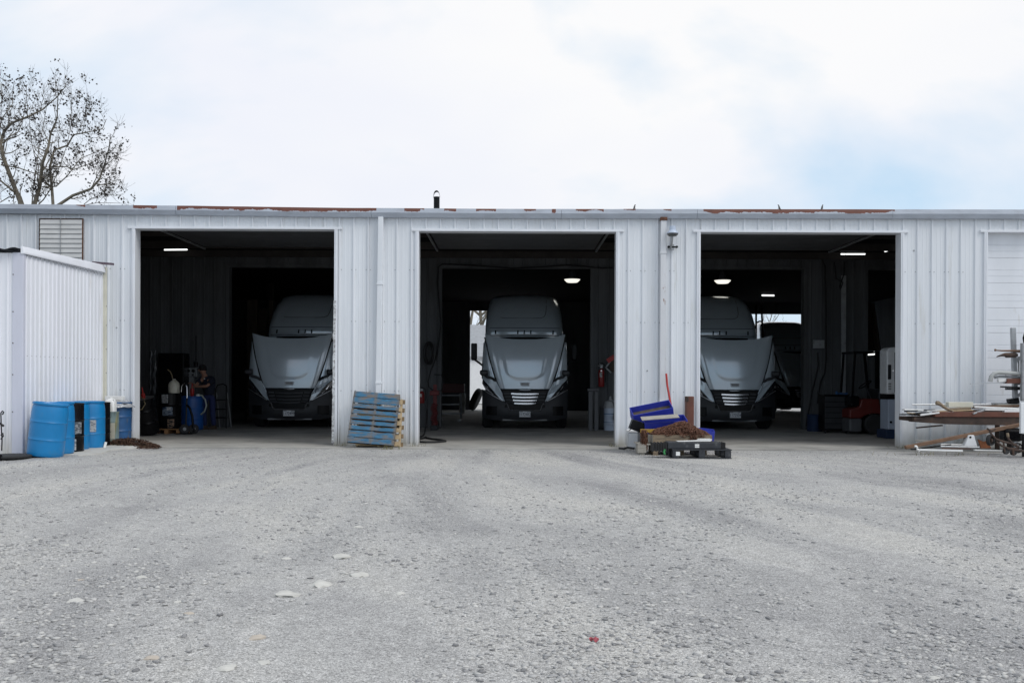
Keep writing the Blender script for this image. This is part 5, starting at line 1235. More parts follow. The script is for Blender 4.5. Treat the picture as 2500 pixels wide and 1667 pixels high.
for pts, rr in (([(2416, 1053), (2421, 1060), (2432, 1072), (2450, 1078), (2462, 1081), (2482, 1085)], .020), ([(2432, 1078), (2446, 1088), (2462, 1094), (2478, 1095), (2484, 1091)], .020), ([(2460, 1064), (2462, 1071), (2474, 1085), (2488, 1090)], .022), ([(2458, 1095), (2520, 1104)], .022), ([(2450, 1080), (2453, 1105)], .018), ([(2472, 1096), (2474, 1110)], .024), ([(2410, 1046), (2420, 1052), (2430, 1047)], .02)):
    MB().tube([U(a, b, y - .02) for a, b in pts], rr, 8).build('frame_tube', m_dkrust, ca, world=True, smooth=60)
MB().tube([U(2459.5, 1057, y - .02), U(2461, 1066, y - .02)], .026, 8).build('grip', m_wood, ca, world=True, smooth=50)
mb = MB(); c = U(2456, 1101, y); mb.lathe([(.02, -.03), (.055, -.03), (.06, 0), (.055, .03), (.02, .03)], 20, Matrix.Translation(c) @ Matrix.Rotation(R(80), 4, 'X')); mb.build('caster', m_rubber, ca, world=True, smooth=40)
mb = MB(); c = U(2474, 1104, y + .1); mb.lathe([(.02, -.03), (.055, -.03), (.06, 0), (.055, .03), (.02, .03)], 20, Matrix.Translation(c) @ Matrix.Rotation(R(80), 4, 'X')); mb.build('caster', m_rubber, ca, world=True, smooth=40)
o = MB().ab(U(2436, 1076, 19.6), U(2500, 1046, 19.3)).build('dark_drum', m_black, bevel=.06); tag(o, 'dark motor housing in the shade behind the hand cart', 'motor')
# white cabinet cut by the frame
wc = thing('white_cabinet', 'white cabinet cut off by the right edge of the picture', 'cabinet', (U(2515, 1060, 18.9).x, 18.9, 0))
a_, b_ = U(2492, 1058, 18.8), U(2560, 983, 18.8); MB().ab((a_.x, 18.8, a_.z), (b_.x, 18.86, b_.z)).build('body', m_white, wc, world=True, bevel=.01)
a_ = U(2494, 1092, 18.8); MB().ab((a_.x + .03, 18.81, -.02), (b_.x, 18.85, U(2494, 1059, 18.8).z)).build('plinth', m_black, wc, world=True)
# cantilever rack
y = 20.45
rk = thing('cantilever_rack', 'grey steel cantilever rack standing before the closed white door', 'rack', (U(2473, 985, y).x, y, 0))
MB().beam(U(2473, 800, y), U(2479, 992, y), .085, .085, up=(0, 1, 0)).build('post', m_steel, rk, world=True, bevel=.006)
a_ = U(2479, 992, y); MB().ab((a_.x - .04, y - .04, 0), (a_.x + .04, y + .04, a_.z)).build('post', m_steel, rk, world=True)
MB().ab(U(2496, 978, y - .25), U(2512, 838, y - .15)).build('front_post', m_grey, rk, world=True, bevel=.004)
MB().tube([U(2502, 838, y - .2), U(2500, 825, y - .2), U(2504, 812, y - .2)], .03, 8).build('post_cap', m_black, rk, world=True, smooth=50)
for py, w_ in ((858, .05), (936, .06)): MB().beam(U(2474, py, y), U(2560, py + 1, y), .07, w_).build('arm', m_steel, rk, world=True)
MB().beam(U(2478, 883, y), U(2512, 858, y), .04, .06).build('brace', m_grey, rk, world=True); MB().beam(U(2478, 970, y), U(2512, 950, y), .04, .06).build('brace', m_grey, rk, world=True)
for px in (2487, 2493): MB().tube([U(px - 1, 870, y + .05), U(px, 890, y + .05), U(px, 912, y + .05)], .018, 6).build('hanger', m_grey, rk, world=True, smooth=50)
MB().beam(U(2472, 972, y), U(2474, 986, y), .20, .15, up=(0, 1, 0)).build('foot', m_black, rk, world=True, bevel=.01)
m_paleold = mat('dull_pale_bumper_paint', (0.36, 0.37, 0.36), 0.5, var=0.15, vs=6)
GR = 'lengths stored on the cantilever rack'
T_('rusty_rod', 'rusty spindle with a knob end on the top rack arm', 'rod', MB().tube([U(2428.5, 854.5, y - .1), U(2431, 854.5, y - .1), U(2432, 855, y - .1), U(2445, 856, y - .1), U(2520, 857, y - .1)], [.026, .026, .012, .016, .03], 8), m_plank, GR, smooth=40)
T_('muffler', 'dark cylindrical muffler slung under the top rack arm', 'muffler', MB().tube([U(2433, 871, y - .1), U(2442, 868, y - .1), U(2452, 866, y - .1), U(2456, 867, y - .1), U(2478, 866.5, y - .1), U(2484, 866.5, y - .1)], [.010, .02, .035, .05, .05, .03], 12), m_dkrust, GR, smooth=50)
mb = MB(); mb.tube([U(2417.5, 931, y - .15), U(2420, 920, y - .15), U(2427, 912, y - .15), U(2438, 909, y - .15), U(2520, 914, y - .15)], .045, 10); T_('bent_bumper', 'pale bent bumper bar lying on the lower rack arm', 'bumper', mb, m_paleold, GR, smooth=60)
T_('grey_tube', 'grey tube lying inside the bent bumper on the rack', 'tube', MB().tube([U(2428, 922, y - .1), U(2440, 919, y - .1), U(2520, 922, y - .1)], .025, 8), m_grey, GR, smooth=50)
T_('red_beam', 'red oxide square tube end on the lower rack arm', 'steel beam', MB().beam(U(2456, 930, y - .12), U(2560, 929, y - .12), .12, .10), m_rustpaint, GR, bevel=.006)
T_('white_duct', 'short white duct left of the red oxide tube on the rack', 'duct', MB().beam(U(2436, 928.5, y - .1), U(2455, 928, y - .1), .08, .065), m_pvc, GR, bevel=.006)
T_('metal_strip', 'thin pale strip sticking far out left of the rack', 'strip', MB().beam(U(2369, 937, y - .05), U(2500, 932, y - .05), .05, .022), m_alu, GR)
T_('black_bracket', 'black flat bracket under the lower rack arm', 'bracket', MB().beam(U(2444, 944, y - .1), U(2500, 946, y - .1), .08, .03), m_black, GR)
T_('black_bracket', 'shorter black bracket with a bright bolt under the first one', 'bracket', MB().beam(U(2456, 949, y - .1), U(2500, 950, y - .1), .08, .04), m_black, GR)

# weeds at the foot of the wall
r = np.random.default_rng(31); mb = MB()
for (px, Y, n, sp) in ((952, 20.2, 22, .10), (840, 20.75, 14, .12), (1500, 20.85, 10, .06), (330, 20.25, 26, .25), (300, 19.7, 30, .3), (2208, 20.7, 16, .1), (2300, 19.1, 26, .5), (1020, 20.8, 10, .08)):
    x0 = U(px, 1000, Y).x
    for _ in range(n):
        x, y = x0 + r.normal(0, sp), Y + r.normal(0, .06); h = r.uniform(.03, .11); dx_, dy_ = r.normal(0, .03, 2); w_ = .004; o_ = len(mb.v)
        mb.v += [(x - w_, y, -.03), (x + w_, y, -.03), (x + dx_ + w_ * .6, y + dy_, h * .6), (x + dx_ * 2.2, y + dy_ * 2, h), (x + dx_ - w_ * .6, y + dy_, h * .6)]; mb.f += [(o_, o_+1, o_+2, o_+4), (o_+4, o_+2, o_+3)]
tag(mb.build('dry_grass', mat('dry_grass_blades', (0.17, 0.155, 0.075), .9, var=.4, vs=9), fix=False), kind='stuff')
m_grayboard_dk = mat('dark_old_board', (0.08, 0.062, 0.045), .85, var=.3, vs=3, stretch=(3, 3, .5))
m_grey_dk = mat('dark_grey_metal', (0.085, 0.088, 0.095), .5, var=.15)
# ------------------------------------------------------------------ inside the first bay
def dim(px, py, Y): return U(px, py, Y)
ti = drum('s', m_black, 'black steel drum with an open grey top, tilted in the first bay beside the jamb', (U(361, 1000, 24.3).x, 24.3, 0.05), (R(12), R(-4.5), 0), 'drums inside the first bay')
MB().cyl((0, 0, .872), (0, 0, .884), .272, n=32).build('lid', m_steel, ti)
MB().lathe([(.03, .885), (.045, .90), (.05, .98), (.045, 1.0), (.02, 1.01), (.018, 1.08), (.012, 1.16)], 14, Matrix.Translation((.05, -.05, 0))).build('pump', m_red, ti, smooth=40)
MB().tube([(.0, -.12, .93), (.10, -.20, .90), (.16, -.30, .80), (.08, -.335, .68), (-.08, -.34, .66), (-.18, -.32, .76), (-.2, -.30, .86), (-.12, -.22, .92), (-.2, -.3, .80), (-.22, -.33, .55)], .014, 8).build('pump_hose', m_hose, ti, smooth=60)
Yd = 25.35
pp = thing('small_pallet', 'orange wooden pallet carrying the stickered black drum in the first bay', 'pallet', (U(418, 1000, Yd).x, Yd, 0))
for k in range(5): MB().ab((-.36, -.42 + k * .17, .105), (.36, -.42 + k * .17 + .12, .125)).build('deck_board', m_palwood, pp, bevel=.003)
for x in (-.34, -.03, .27): MB().ab((x, -.43, .0), (x + .09, .40, .104)).build('stringer', m_palwood, pp, bevel=.003)
dd = drum('s', m_black, 'black steel drum covered in stickers on the small pallet in the first bay', (U(414.6, 1000, Yd).x, Yd, .127), (0, 0, 0), 'drums inside the first bay')
cylpatch(.2945, .64, .86, -112, -80, m_lab_white, dd, 'sticker'); cylpatch(.2945, .33, .54, -108, -90, m_lab_blue, dd, 'label'); cylpatch(.2946, .33, .55, -90, -58, m_lab_blue, dd, 'label'); cylpatch(.2955, .46, .54, -86, -66, m_lab_white, dd, 'sticker'); cylpatch(.2945, .02, .24, -82, -50, m_lab_brown, dd, 'torn_label')
jg = thing('spouted_jug', 'cloudy round jug with a bent spout hose on the stickered drum', 'jug', (U(426, 1000, Yd).x, Yd - .05, 1.016))
MB().lathe([(.13, 0), (.14, .01), (.14, .22), (.12, .27), (.07, .32), (.04, .335), (.04, .36)], 24).build('body', m_jug, jg, smooth=40)
MB().tube([(-.03, 0, .34), (-.05, 0, .44), (-.09, 0, .54), (-.16, 0, .60)], .014, 8).build('spout_hose', m_hose, jg, smooth=60)
MB().tube([(.02, -.05, .33), (.09, -.08, .30), (.10, -.10, .22)], .018, 8).build('handle', m_jug, jg, smooth=60)
# black cabinet with plastic wrap
bc_ = U(417, 900, 28.1); ca_ = thing('black_cabinet', 'tall black cabinet against the panelled inner wall of the first bay', 'cabinet', (bc_.x, 28.1, 0))
a_, b_ = U(386, 950, 27.9), U(449, 862, 27.9)
MB().ab((a_.x, 27.9, 0), (b_.x, 28.4, b_.z)).build('carcass', m_black, ca_, world=True, bevel=.01)
MB().ab((a_.x + .03, 27.885, .1), (b_.x - .03, 27.899, b_.z - .04)).build('door', m_black, ca_, world=True, bevel=.004)
mb = MB()
for k, (px, w_) in enumerate(((367, .10), (377, .14))):
    c = U(px, 900, 27.2)
    mb.shell(lambda u, v: (c.x + w_ * (u - .5) + .05 * noise.noise((v * 6, k, 1)), 27.2 + .05 * noise.noise((u * 4, v * 9, k)) + .1 * math.cos(u * 3), .95 + 1.2 * v), 8, 24, (0, .01, 0))
tag(mb.build('plastic_wrap', m_film, smooth=180), 'shiny crumpled plastic wrap hanging left of the black cabinet', 'plastic wrap')
# hand truck
hx = U(452, 1000, 25.0).x; ht = thing('hand_truck', 'hand truck with a bright looped handle beside the stickered drum', 'hand truck', (hx, 25.0, 0))
MB().tube([(.0, .05, .15), (.02, .08, .95), (.015, .085, 1.18), (-.05, .085, 1.28), (-.12, .085, 1.20), (-.13, .085, 1.05)], .020, 8).build('handle', m_chrome, ht, smooth=60)
MB().tube([(-.0, .05, .12), (.02, .07, .9)], .022, 8).build('frame', m_dkplastic, ht, smooth=60)
MB().tube([(.03, .05, .72), (.10, .02, .66), (.18, 0, .45), (.20, .0, .20), (.24, -.02, .06)], .03, 8).build('frame_bow', m_black, ht, smooth=60)
for (x, y) in ((.0, -.05), (.20, .05)):
    M = Matrix.Translation((x, y, .125)) @ Matrix.Rotation(R(25), 4, 'Z') @ Matrix.Rotation(R(90), 4, 'X')
    wv = MB().lathe([(.07, -.03), (.11, -.035), (.125, -.02), (.125, .02), (.11, .035), (.07, .03)], 24, M).build('wheel', m_rubber, ht, smooth=40); MB().lathe([(.07, -.02), (.07, .02), (.03, .035)], 16, M).build('hub', m_grey, wv, smooth=40)
MB().ab((-.15, -.25, .015), (.25, .05, .03)).build('toe_plate', m_black, ht)
# blue drum with pump, the person working at it
Yb = 27.0
db = drum('p', m_blue3, 'deep blue plastic drum with red pump, next to the person', (U(469, 1000, Yb).x, Yb, 0), (0, 0, 0), 'drums inside the first bay')
MB().lathe([(.03, .90), (.05, .93), (.055, 1.03), (.05, 1.12), (.025, 1.14), (.015, 1.25)], 14).build('pump', m_red, db, smooth=40)
MB().lathe([(.06, .90), (.06, .95), (.03, .97)], 12, Matrix.Translation((.19, -.08, 0))).build('hose_fitting', m_pvc, db, smooth=40)
MB().tube([(.19, -.09, .95), (.30, -.12, .93), (.40, -.14, .82), (.43, -.14, .66), (.38, -.15, .50), (.28, -.15, .42)], .022, 8).build('drain_hose', mat('pale_green_hose', (.40, .44, .40), .4), db, smooth=60)
# gauge box, socket, conduit on the inner wall
gb = thing('gauge_box', 'grey electrical box with two dark dials on the inner wall', 'electrical box', U(467, 909, PY - .1)); g0 = wpos(gb)
a_, b_ = U(454, 920, PY - .18), U(480, 898, PY - .18); MB().ab((a_.x, PY - .18, a_.z), (b_.x, PY - .04, b_.z)).build('housing', m_steel, gb, world=True, bevel=.01)
for px, py, r_ in ((460, 905, .048), (472, 905, .048)): c = U(px, py, PY - .18); MB().cyl((c.x, PY - .20, c.z), (c.x, PY - .17, c.z), r_, n=16).build('dial', m_black, gb, world=True)
for px, py in ((460, 915), (471, 915)): c = U(px, py, PY - .18); MB().box((c.x, PY - .19, c.z), (.05, .03, .06)).build('switch', m_dkplastic, gb, world=True)
a_, b_ = U(458, 960, PY - .1), U(474, 921, PY - .1); MB().ab((a_.x, PY - .14, .6), (b_.x, PY - .06, b_.z)).build('trunking', m_grey, gb, world=True)
o = MB().tube([U(478.5, 820, PY - .08), U(478.5, 882, PY - .08), U(478.5, 884, PY - .08), U(478.5, 895, PY - .08)], [.012, .012, .05, .05], 10); tag(o.build('cord_plug', m_black, smooth=40), 'black hanging plug socket above the gauge box', 'plug')
# folding step stool
sx_ = U(537, 1000, 27.9).x
ss = thing('step_ladder', 'small dark folding step ladder with bowed handle right of the person', 'ladder', (sx_, 27.9, 0))
MB().tube([(-.15, 0, 0), (-.15, .1, 1.10), (-.10, .12, 1.21), (.05, .12, 1.24), (.14, .12, 1.19), (.16, .1, 1.10), (.18, 0, 0)], .016, 8).build('front_frame', m_black, ss, smooth=60)
MB().tube([(-.15, .5, 0), (-.14, .14, 1.0)], .014, 6).build('rear_leg', m_grey, ss, smooth=60); MB().tube([(.18, .5, 0), (.16, .14, 1.0)], .014, 6).build('rear_leg', m_grey, ss, smooth=60)
for z in (.28, .52, .78): MB().ab((-.15, -.06, z), (.17, .16, z + .03)).build('tread', m_black, ss, bevel=.005)

# ------------------------------------------------------------------ person
def skin_mesh(name, verts, edges, radii, m, parent, root=0, sub=2, scale_xy=None):
    me = bpy.data.meshes.new(name); me.from_pydata(verts, edges, []); me.materials.append(m)
    o = ob(name, me, parent)
    o.modifiers.new('skin', 'SKIN')
    if not me.skin_vertices: 
        bm = bmesh.new(); bm.from_mesh(me); bm.verts.layers.skin.verify(); bm.to_mesh(me); bm.free()
    for i, r_ in enumerate(radii):
        me.skin_vertices[0].data[i].radius = r_ if isinstance(r_, tuple) else (r_, r_)
    me.skin_vertices[0].data[root].use_root = True
    s = o.modifiers.new('sub', 'SUBSURF'); s.levels = sub; s.render_levels = sub
    o.modifiers['skin'].use_smooth_shade = True
    # freeze to a plain mesh
    bpy.context.view_layer.update()
    me2 = bpy.data.meshes.new_from_object(o.evaluated_get(bpy.context.evaluated_depsgraph_get()))
    o.modifiers.clear(); o.data = me2; bpy.data.meshes.remove(me)
    return o
Yp = 27.25
pe = thing('person', 'person in dark cap, navy shirt and jeans working the drum pump', 'person', (U(505, 1000, Yp).x, Yp, 0))
# local frame: x to the right in the picture, -y towards the viewer; turned to the left, reaching left over the drum
J = {'pelvis': (.06, 0, .93), 'belly': (.05, -.01, 1.10), 'chest': (.02, -.02, 1.30), 'neck': (-.06, -.03, 1.47), 'head0': (-.09, -.05, 1.56),
     'rsh': (-.16, -.02, 1.39), 'rel': (-.22, -.22, 1.20), 'rwr': (-.32, -.18, 1.24), 'lsh': (.19, -.10, 1.38), 'lel': (.10, -.30, 1.18), 'lwr': (-.16, -.30, 1.17),
     'rhip': (-.04, -.01, .90), 'rkn': (-.07, -.06, .50), 'ran': (-.05, .0, .09), 'rtoe': (-.17, -.12, .04), 'lhip': (.15, 0, .90), 'lkn': (.17, -.05, .50), 'lan': (.19, .02, .09), 'ltoe': (.09, -.13, .04)}
# trousers
jk = ['pelvis', 'rhip', 'rkn', 'ran', 'lhip', 'lkn', 'lan']; ix = {k: i for i, k in enumerate(jk)}
skin_mesh('jeans', [J[k] for k in jk] + [(.06, 0, 1.0)], [(0, 7), (0, 1), (1, 2), (2, 3), (0, 4), (4, 5), (5, 6)], [(.15, .115), .098, .078, .065, .098, .078, .065, (.155, .12)], m_jean, pe)
# shirt with short sleeves
sk = ['belly', 'chest', 'neck', 'rsh', 'lsh']
def lerp(a, b, t): return tuple(Vector(J[a]).lerp(Vector(J[b]), t))
skin_mesh('shirt', [(.06, 0, .97), J['belly'], J['chest'], (-.03, -.03, 1.42), J['rsh'], lerp('rsh', 'rel', .75), J['lsh'], lerp('lsh', 'lel', .78)], [(0, 1), (1, 2), (2, 3), (2, 4), (4, 5), (2, 6), (6, 7)], [(.165, .125), (.165, .125), (.165, .12), .075, .075, .068, .08, .072], m_navy, pe, root=1)
MB().box((-.02, -.148, 1.385), (.035, .008, .02)).build('shirt_logo', m_pvc, pe)
# head, neck and bare arms are the body
def hand(base, d, up, m):
    """palm with four curled fingers and a thumb, skinned"""
    base, d, up = Vector(base), Vector(d).normalized(), Vector(up).normalized(); s = d.cross(up).normalized()
    V = [base, base + d * .05, base + d * .085]; E = [(0, 1), (1, 2)]; Rr = [(.026, .020), (.038, .018), (.036, .016)]
    for k, off in enumerate((-.030, -.010, .010, .030)):
        L_ = (.070, .080, .076, .060)[k]; i0 = len(V)
        a = base + d * .085 + s * off; b = a + d * L_ * .45 - up * L_ * .18; c = b + d * L_ * .22 - up * L_ * .42
        V += [a, b, c]; E += [(2, i0), (i0, i0 + 1), (i0 + 1, i0 + 2)]; Rr += [.010, .0095, .008]
    i0 = len(V); a = base + d * .03 + s * .035; V += [a, a + d * .03 + s * .02 - up * .02, a + d * .06 + s * .012 - up * .035]; E += [(1, i0), (i0, i0 + 1), (i0 + 1, i0 + 2)]; Rr += [.013, .011, .009]
    return V, E, Rr
V = [J['neck'], J['head0'], (-.10, -.06, 1.64), (-.10, -.06, 1.70)]; E = [(0, 1), (1, 2), (2, 3)]; Rr = [.058, (.072, .085), (.082, .098), (.070, .085)]
def addarm(sh, el, wr, V, E, Rr, link):
    i = len(V); V += [lerp(sh, el, .4), lerp(sh, el, .75), J[el], lerp(el, wr, .4), J[wr]]; E += [(link, i), (i, i+1), (i+1, i+2), (i+2, i+3), (i+3, i+4)]; Rr += [.05, .046, .042, .040, .027]
    d = Vector(J[wr]) - Vector(J[el]); hv, he, hr = hand(Vector(J[wr]) + d.normalized() * .02, d, (0, -.25, 1), m_skin)
    o_ = len(V); V += [tuple(v) for v in hv]; E += [(a + o_, b + o_) for a, b in he] + [(i + 4, o_)]; Rr += hr
V.append((-.02, -.03, 1.38)); E.append((0, 4)); Rr.append(.05)
addarm('rsh', 'rel', 'rwr', V, E, Rr, 4); addarm('lsh', 'lel', 'lwr', V, E, Rr, 4)
body = skin_mesh('body', V, E, Rr, m_skin, pe, root=0)
# face on the left-turned head
F = Vector((-.86, -.5, -.08)).normalized(); hc = Vector((-.10, -.06, 1.63)); S = Vector((F.y, -F.x, 0)).normalized()
MB().tube([hc + F * .088 + Vector((0, 0, .015)), hc + F * .108 - Vector((0, 0, .018)), hc + F * .094 - Vector((0, 0, .028))], [.008, .014, .010], 8).build('nose', m_skin, pe, smooth=60)
for s in (-1, 1):
    c = hc + F * .080 + S * s * .032 + Vector((0, 0, .012)); MB().lathe([(.001, -.008), (.008, -.005), (.0105, 0), (.008, .005), (.001, .008)], 10, Matrix.Translation(c)).build('eye', m_black, pe, smooth=60)
    c = hc + S * s * .080 - F * .01; MB().box(c, (.025, .02, .058)).build('ear', m_skin, pe, smooth=60, bevel=.008)
c = hc + F * .086 - Vector((0, 0, .055)); MB().tube([c - S * .024 - F * .008, c, c + S * .024 - F * .008], .005, 6).build('mouth', mat('lips', (.20, .08, .065), .5), pe, smooth=60)
MB().tube([hc + F * .074 - Vector((0, 0, .085)) - S * .03, hc + F * .085 - Vector((0, 0, .09)), hc + F * .074 - Vector((0, 0, .085)) + S * .03], .014, 8).build('beard', m_cap, pe, smooth=60)
M = Matrix.Translation(hc + Vector((0, 0, .035))); mb = MB(); mb.lathe([(.096, 0), (.100, .02), (.096, .06), (.075, .092), (.035, .108), (.005, .112)], 24, M)
mb.shell(lambda u, v: hc + F * (.085 + .085 * v * math.sin(PI * (.08 + .84 * u)) ** .5) + S * (2*u - 1) * .082 + Vector((0, 0, .045 - .02 * v)), 10, 4, (0, 0, .008)); mb.build('cap', m_cap, pe, smooth=50)
mb = MB(); mb.lathe([(.098, -.02), (.101, .03)], 20, Matrix.Translation(hc - F * .012)); mb.build('hair', m_cap, pe, smooth=50)
for nm, a, b in (('boot', 'ran', 'rtoe'), ('boot', 'lan', 'ltoe')):
    A, B = Vector(J[a]), Vector(J[b]); d = (B - A); d.z = 0; d.normalize(); sd_ = Vector((d.y, -d.x, 0))
    loops = []
    for k, (t, w_, h) in enumerate(((-.07, .03, .07), (-.05, .042, .13), (.03, .043, .12), (.10, .045, .075), (.17, .045, .06), (.20, .03, .04))):
        c = Vector((A.x, A.y, 0)) + d * t
        loops.append([c + sd_ * w_ * x + Vector((0, 0, h * z)) for x, z in ((-1, 0), (-1, .6), (-.6, 1), (.6, 1), (1, .6), (1, 0))])
    MB().loft(loops).build(nm, m_boot, pe, smooth=40, bevel=.006)
# ply sheets standing deep behind the first truck
ps = thing('plywood_stack', 'old brown plywood sheets standing behind the first truck', 'plywood', (U(640, 1000, 33.5).x, 33.5, 0))
for k, (a, b) in enumerate(((606, 632), (633, 655), (657, 668), (670, 690), (692, 720))):
    MB().ab((U(a, 0, 33).x, 33 + .05 * k, 0), (U(b, 0, 33).x, 33.03 + .05 * k, 4.0 - .3 * (k % 2))).build('sheet', m_ply if k % 2 else m_grayboard_dk, ps, world=True)

# ------------------------------------------------------------------ inside the middle bay
YL = PY - .12
def cable(name, lab, pts, r_, m, cat='cable', grp=None): 
    mb = MB(); mb.tube(pts, r_, 6); return tag(mb.build(name, m, smooth=60), lab, cat, grp)
cable('wall_cable', 'black cable looping along the header of the middle inner opening', [U(a, b, YL) for a, b in ((1496, 654), (1470, 655), (1430, 651), (1380, 648), (1340, 651), (1250, 655), (1180, 650), (1100, 646), (1080, 645), (1070, 652), (1068, 690), (1072, 740), (1076, 790), (1072, 830), (1068, 860), (1062, 880))], .022, m_rubber)
cable('wall_cable', 'black cable dropping from the coil to the floor left of the middle truck', [U(a, b, YL - .3) for a, b in ((1062, 880), (1052, 905), (1045, 930), (1047, 945), (1060, 955), (1078, 953), (1082, 930), (1078, 915), (1060, 914))], .02, m_rubber)
co = thing('cable_coil', 'thick black coil of cable hanging on the inner wall left of the middle truck', 'cable coil', U(1047, 860, YL))
for k in range(9):
    a = U(1047 + 3 * math.sin(k * 2.1), 862, YL - .05 - .012 * k) - wpos(co); rx, rz = .10 + .010 * (k % 3), .28 + .015 * (k % 4)
    MB().tube([(a.x + rx * math.cos(q), a.y, a.z + rz * math.sin(q)) for q in np.linspace(0, 2*PI, 21)[:-1]], .014, 6, closed=True).build('loop', m_rubber, co, smooth=60)
def extinguisher(lab, px, y0, y1, Y, hose=True):
    b_, t_ = U(px, y1, Y), U(px, y0, Y); h = t_.z - b_.z; r_ = .085
    e = thing('fire_extinguisher', lab, 'fire extinguisher', b_, (0, 0, 0), 'fire extinguishers')
    MB().lathe([(r_ * .9, 0), (r_, .02), (r_, h * .72), (r_ * .8, h * .80), (r_ * .35, h * .84), (r_ * .3, h * .9)], 20).build('cylinder', m_exred, e, smooth=40)
    mb = MB(); mb.ab((-.03, -.03, h * .88), (.03, .03, h * .97)); mb.beam((-.09, 0, h * .99), (.04, 0, h * .96), .025, .015); mb.beam((-.08, 0, h * 1.06), (.04, 0, h * 1.0), .025, .015); mb.build('valve', m_steel, e)
    MB().tube([(-.02, 0, h * .95), (-.09, -.02, h * 1.08), (.02, -.03, h * 1.12), (.10, -.02, h * 1.02), (.12, 0, h * .6), (.11, 0, h * .2)], .014, 6).build('hose', m_rubber, e, smooth=60)
    cylp = MB().shell(lambda u, v: (r_ * 1.01 * math.cos(R(-130 + 50 * u)), r_ * 1.01 * math.sin(R(-130 + 50 * u)), h * (.45 + .22 * v)), 5, 1, (0, 0, 0)); cylp.build('label', m_pvc, e, fix=False)
    return e
extinguisher('red fire extinguisher on the inner wall right of the middle truck', 1468, 892, 944, YL - .05)
extinguisher('red fire extinguisher half hidden by the left jamb of the middle bay', 1029, 950, 984, YL - .6)
rs = thing('red_bracket', 'red folded sign on a grey bracket by the right jamb of the middle bay', 'sign', U(1490, 880, YL))
MB().beam(U(1483, 882, YL - .1), U(1500, 870, YL - .1), .03, .13).build('sign_plate', m_red, rs, world=True)
MB().beam(U(1478, 898, YL - .08), U(1498, 872, YL - .08), .03, .04).build('bracket', m_grey, rs, world=True); MB().beam(U(1478, 896, YL - .08), U(1492, 910, YL - .08), .03, .04).build('bracket', m_grey, rs, world=True)
MB().prism([(U(a, b, YL).x, U(a, b, YL).z) for a, b in ((1485, 886), (1500, 876), (1500, 912), (1490, 905))], YL - .07, YL - .04).build('back_plate', m_dkrust, rs, world=True)
kp = thing('grease_keg', 'pale blue-banded grease keg with pump by the right jamb of the middle bay', 'keg', (U(1490, 1040, 27.6).x, 27.6, 0))
MB().lathe([(.17, 0), (.18, .01), (.18, .17), (.185, .18), (.18, .19), (.18, .42), (.185, .43), (.18, .44), (.18, .62)], 24).build('body', m_lightblue, kp, smooth=35)
mb = MB(); mb.lathe([(.183, .22), (.183, .235)], 24); mb.lathe([(.183, .45), (.183, .47)], 24); mb.build('band', m_blue2, kp)
MB().lathe([(.19, .62), (.19, .66), (.16, .80), (.05, .84), (.02, .95)], 20).build('pump_cover', m_grey, kp, smooth=40); MB().tube([(.05, -.15, .8), (.10, -.2, .6), (.06, -.22, .35), (.12, -.2, .2)], .014, 6).build('hose', m_rubber, kp, smooth=60)
gp_ = thing('grey_welding_post', 'scuffed grey steel post stand right of the middle truck', 'stand', (U(1448, 1042, 27.4).x, 27.4, 0))
MB().ab((-.13, -.05, 0), (-.02, .1, 1.15)).build('post', m_grey_dk, gp_, bevel=.01); MB().ab((.03, -.06, 0), (.14, .1, 1.08)).build('post', m_grey_dk, gp_, bevel=.01); MB().ab((-.16, -.1, 1.08), (.16, .1, 1.16)).build('head', m_grey_dk, gp_, bevel=.02)
gx = thing('grey_box', 'narrow grey-green box standing between the post stand and the keg', 'box', (U(1470, 1040, 27.9).x, 27.9, 0)); MB().ab((-.065, -.1, .08), (.075, .1, .62)).build('body', m_grey_dk, gx, bevel=.01); MB().ab((-.1, -.12, 0), (.1, .12, .075)).build('foot', m_dkplastic, gx, bevel=.01)
# orange coil hose and crane left of the middle truck
mb = MB(); c0 = U(1060, 1040, 26.9); pts = []
for k in range(140):
    a = k * .62; z = c0.z + .02 + k * .0042; pts.append((c0.x + .08 * math.cos(a) + .02 * math.sin(k * .1), c0.y + .08 * math.sin(a), z))
mb.tube(pts, .014, 5); tag(mb.build('coil_hose', m_dkred, smooth=60), 'red spiral air hose hanging low on the inner wall left of the middle truck', 'hose')
ec = thing('red_jack', 'dull red upright floor jack beside the spiral hose', 'jack', (U(1062, 1000, 27.6).x, 27.6, 0)); MB().ab((-.05, -.05, .3), (.05, .05, 1.25)).build('column', m_dkred, ec, bevel=.01); MB().ab((-.14, -.1, .95), (.12, .06, 1.08)).build('arm', m_dkred, ec, bevel=.02); MB().ab((-.1, -.3, .0), (.1, .2, .29)).build('base', m_dkplastic, ec, bevel=.02)
cable('floor_hose', 'black hose looped on the concrete just inside the middle bay', [(U(a, b, 1).x * 0 + U(a, 1000, Y).x, Y, .025) for a, b, Y in ((1015, 0, 21.9), (1040, 0, 21.75), (1062, 0, 21.8), (1088, 0, 22.1), (1078, 0, 22.5), (1055, 0, 22.9), (1042, 0, 23.3), (1040, 0, 23.6), (1030, 0, 23.1), (1020, 0, 22.6))], .025, m_rubber, 'hose')
cable('floor_hose', 'upright tangle of black hose at the left jamb inside the middle bay', [U(1043, 1000, 26.5), U(1041, 1030, 25.5), (U(1042, 0, 24.5).x, 24.5, .12), (U(1038, 0, 23.8).x, 23.8, .05), (U(1025, 0, 23.3).x, 23.3, .03)], .022, m_rubber, 'hose')
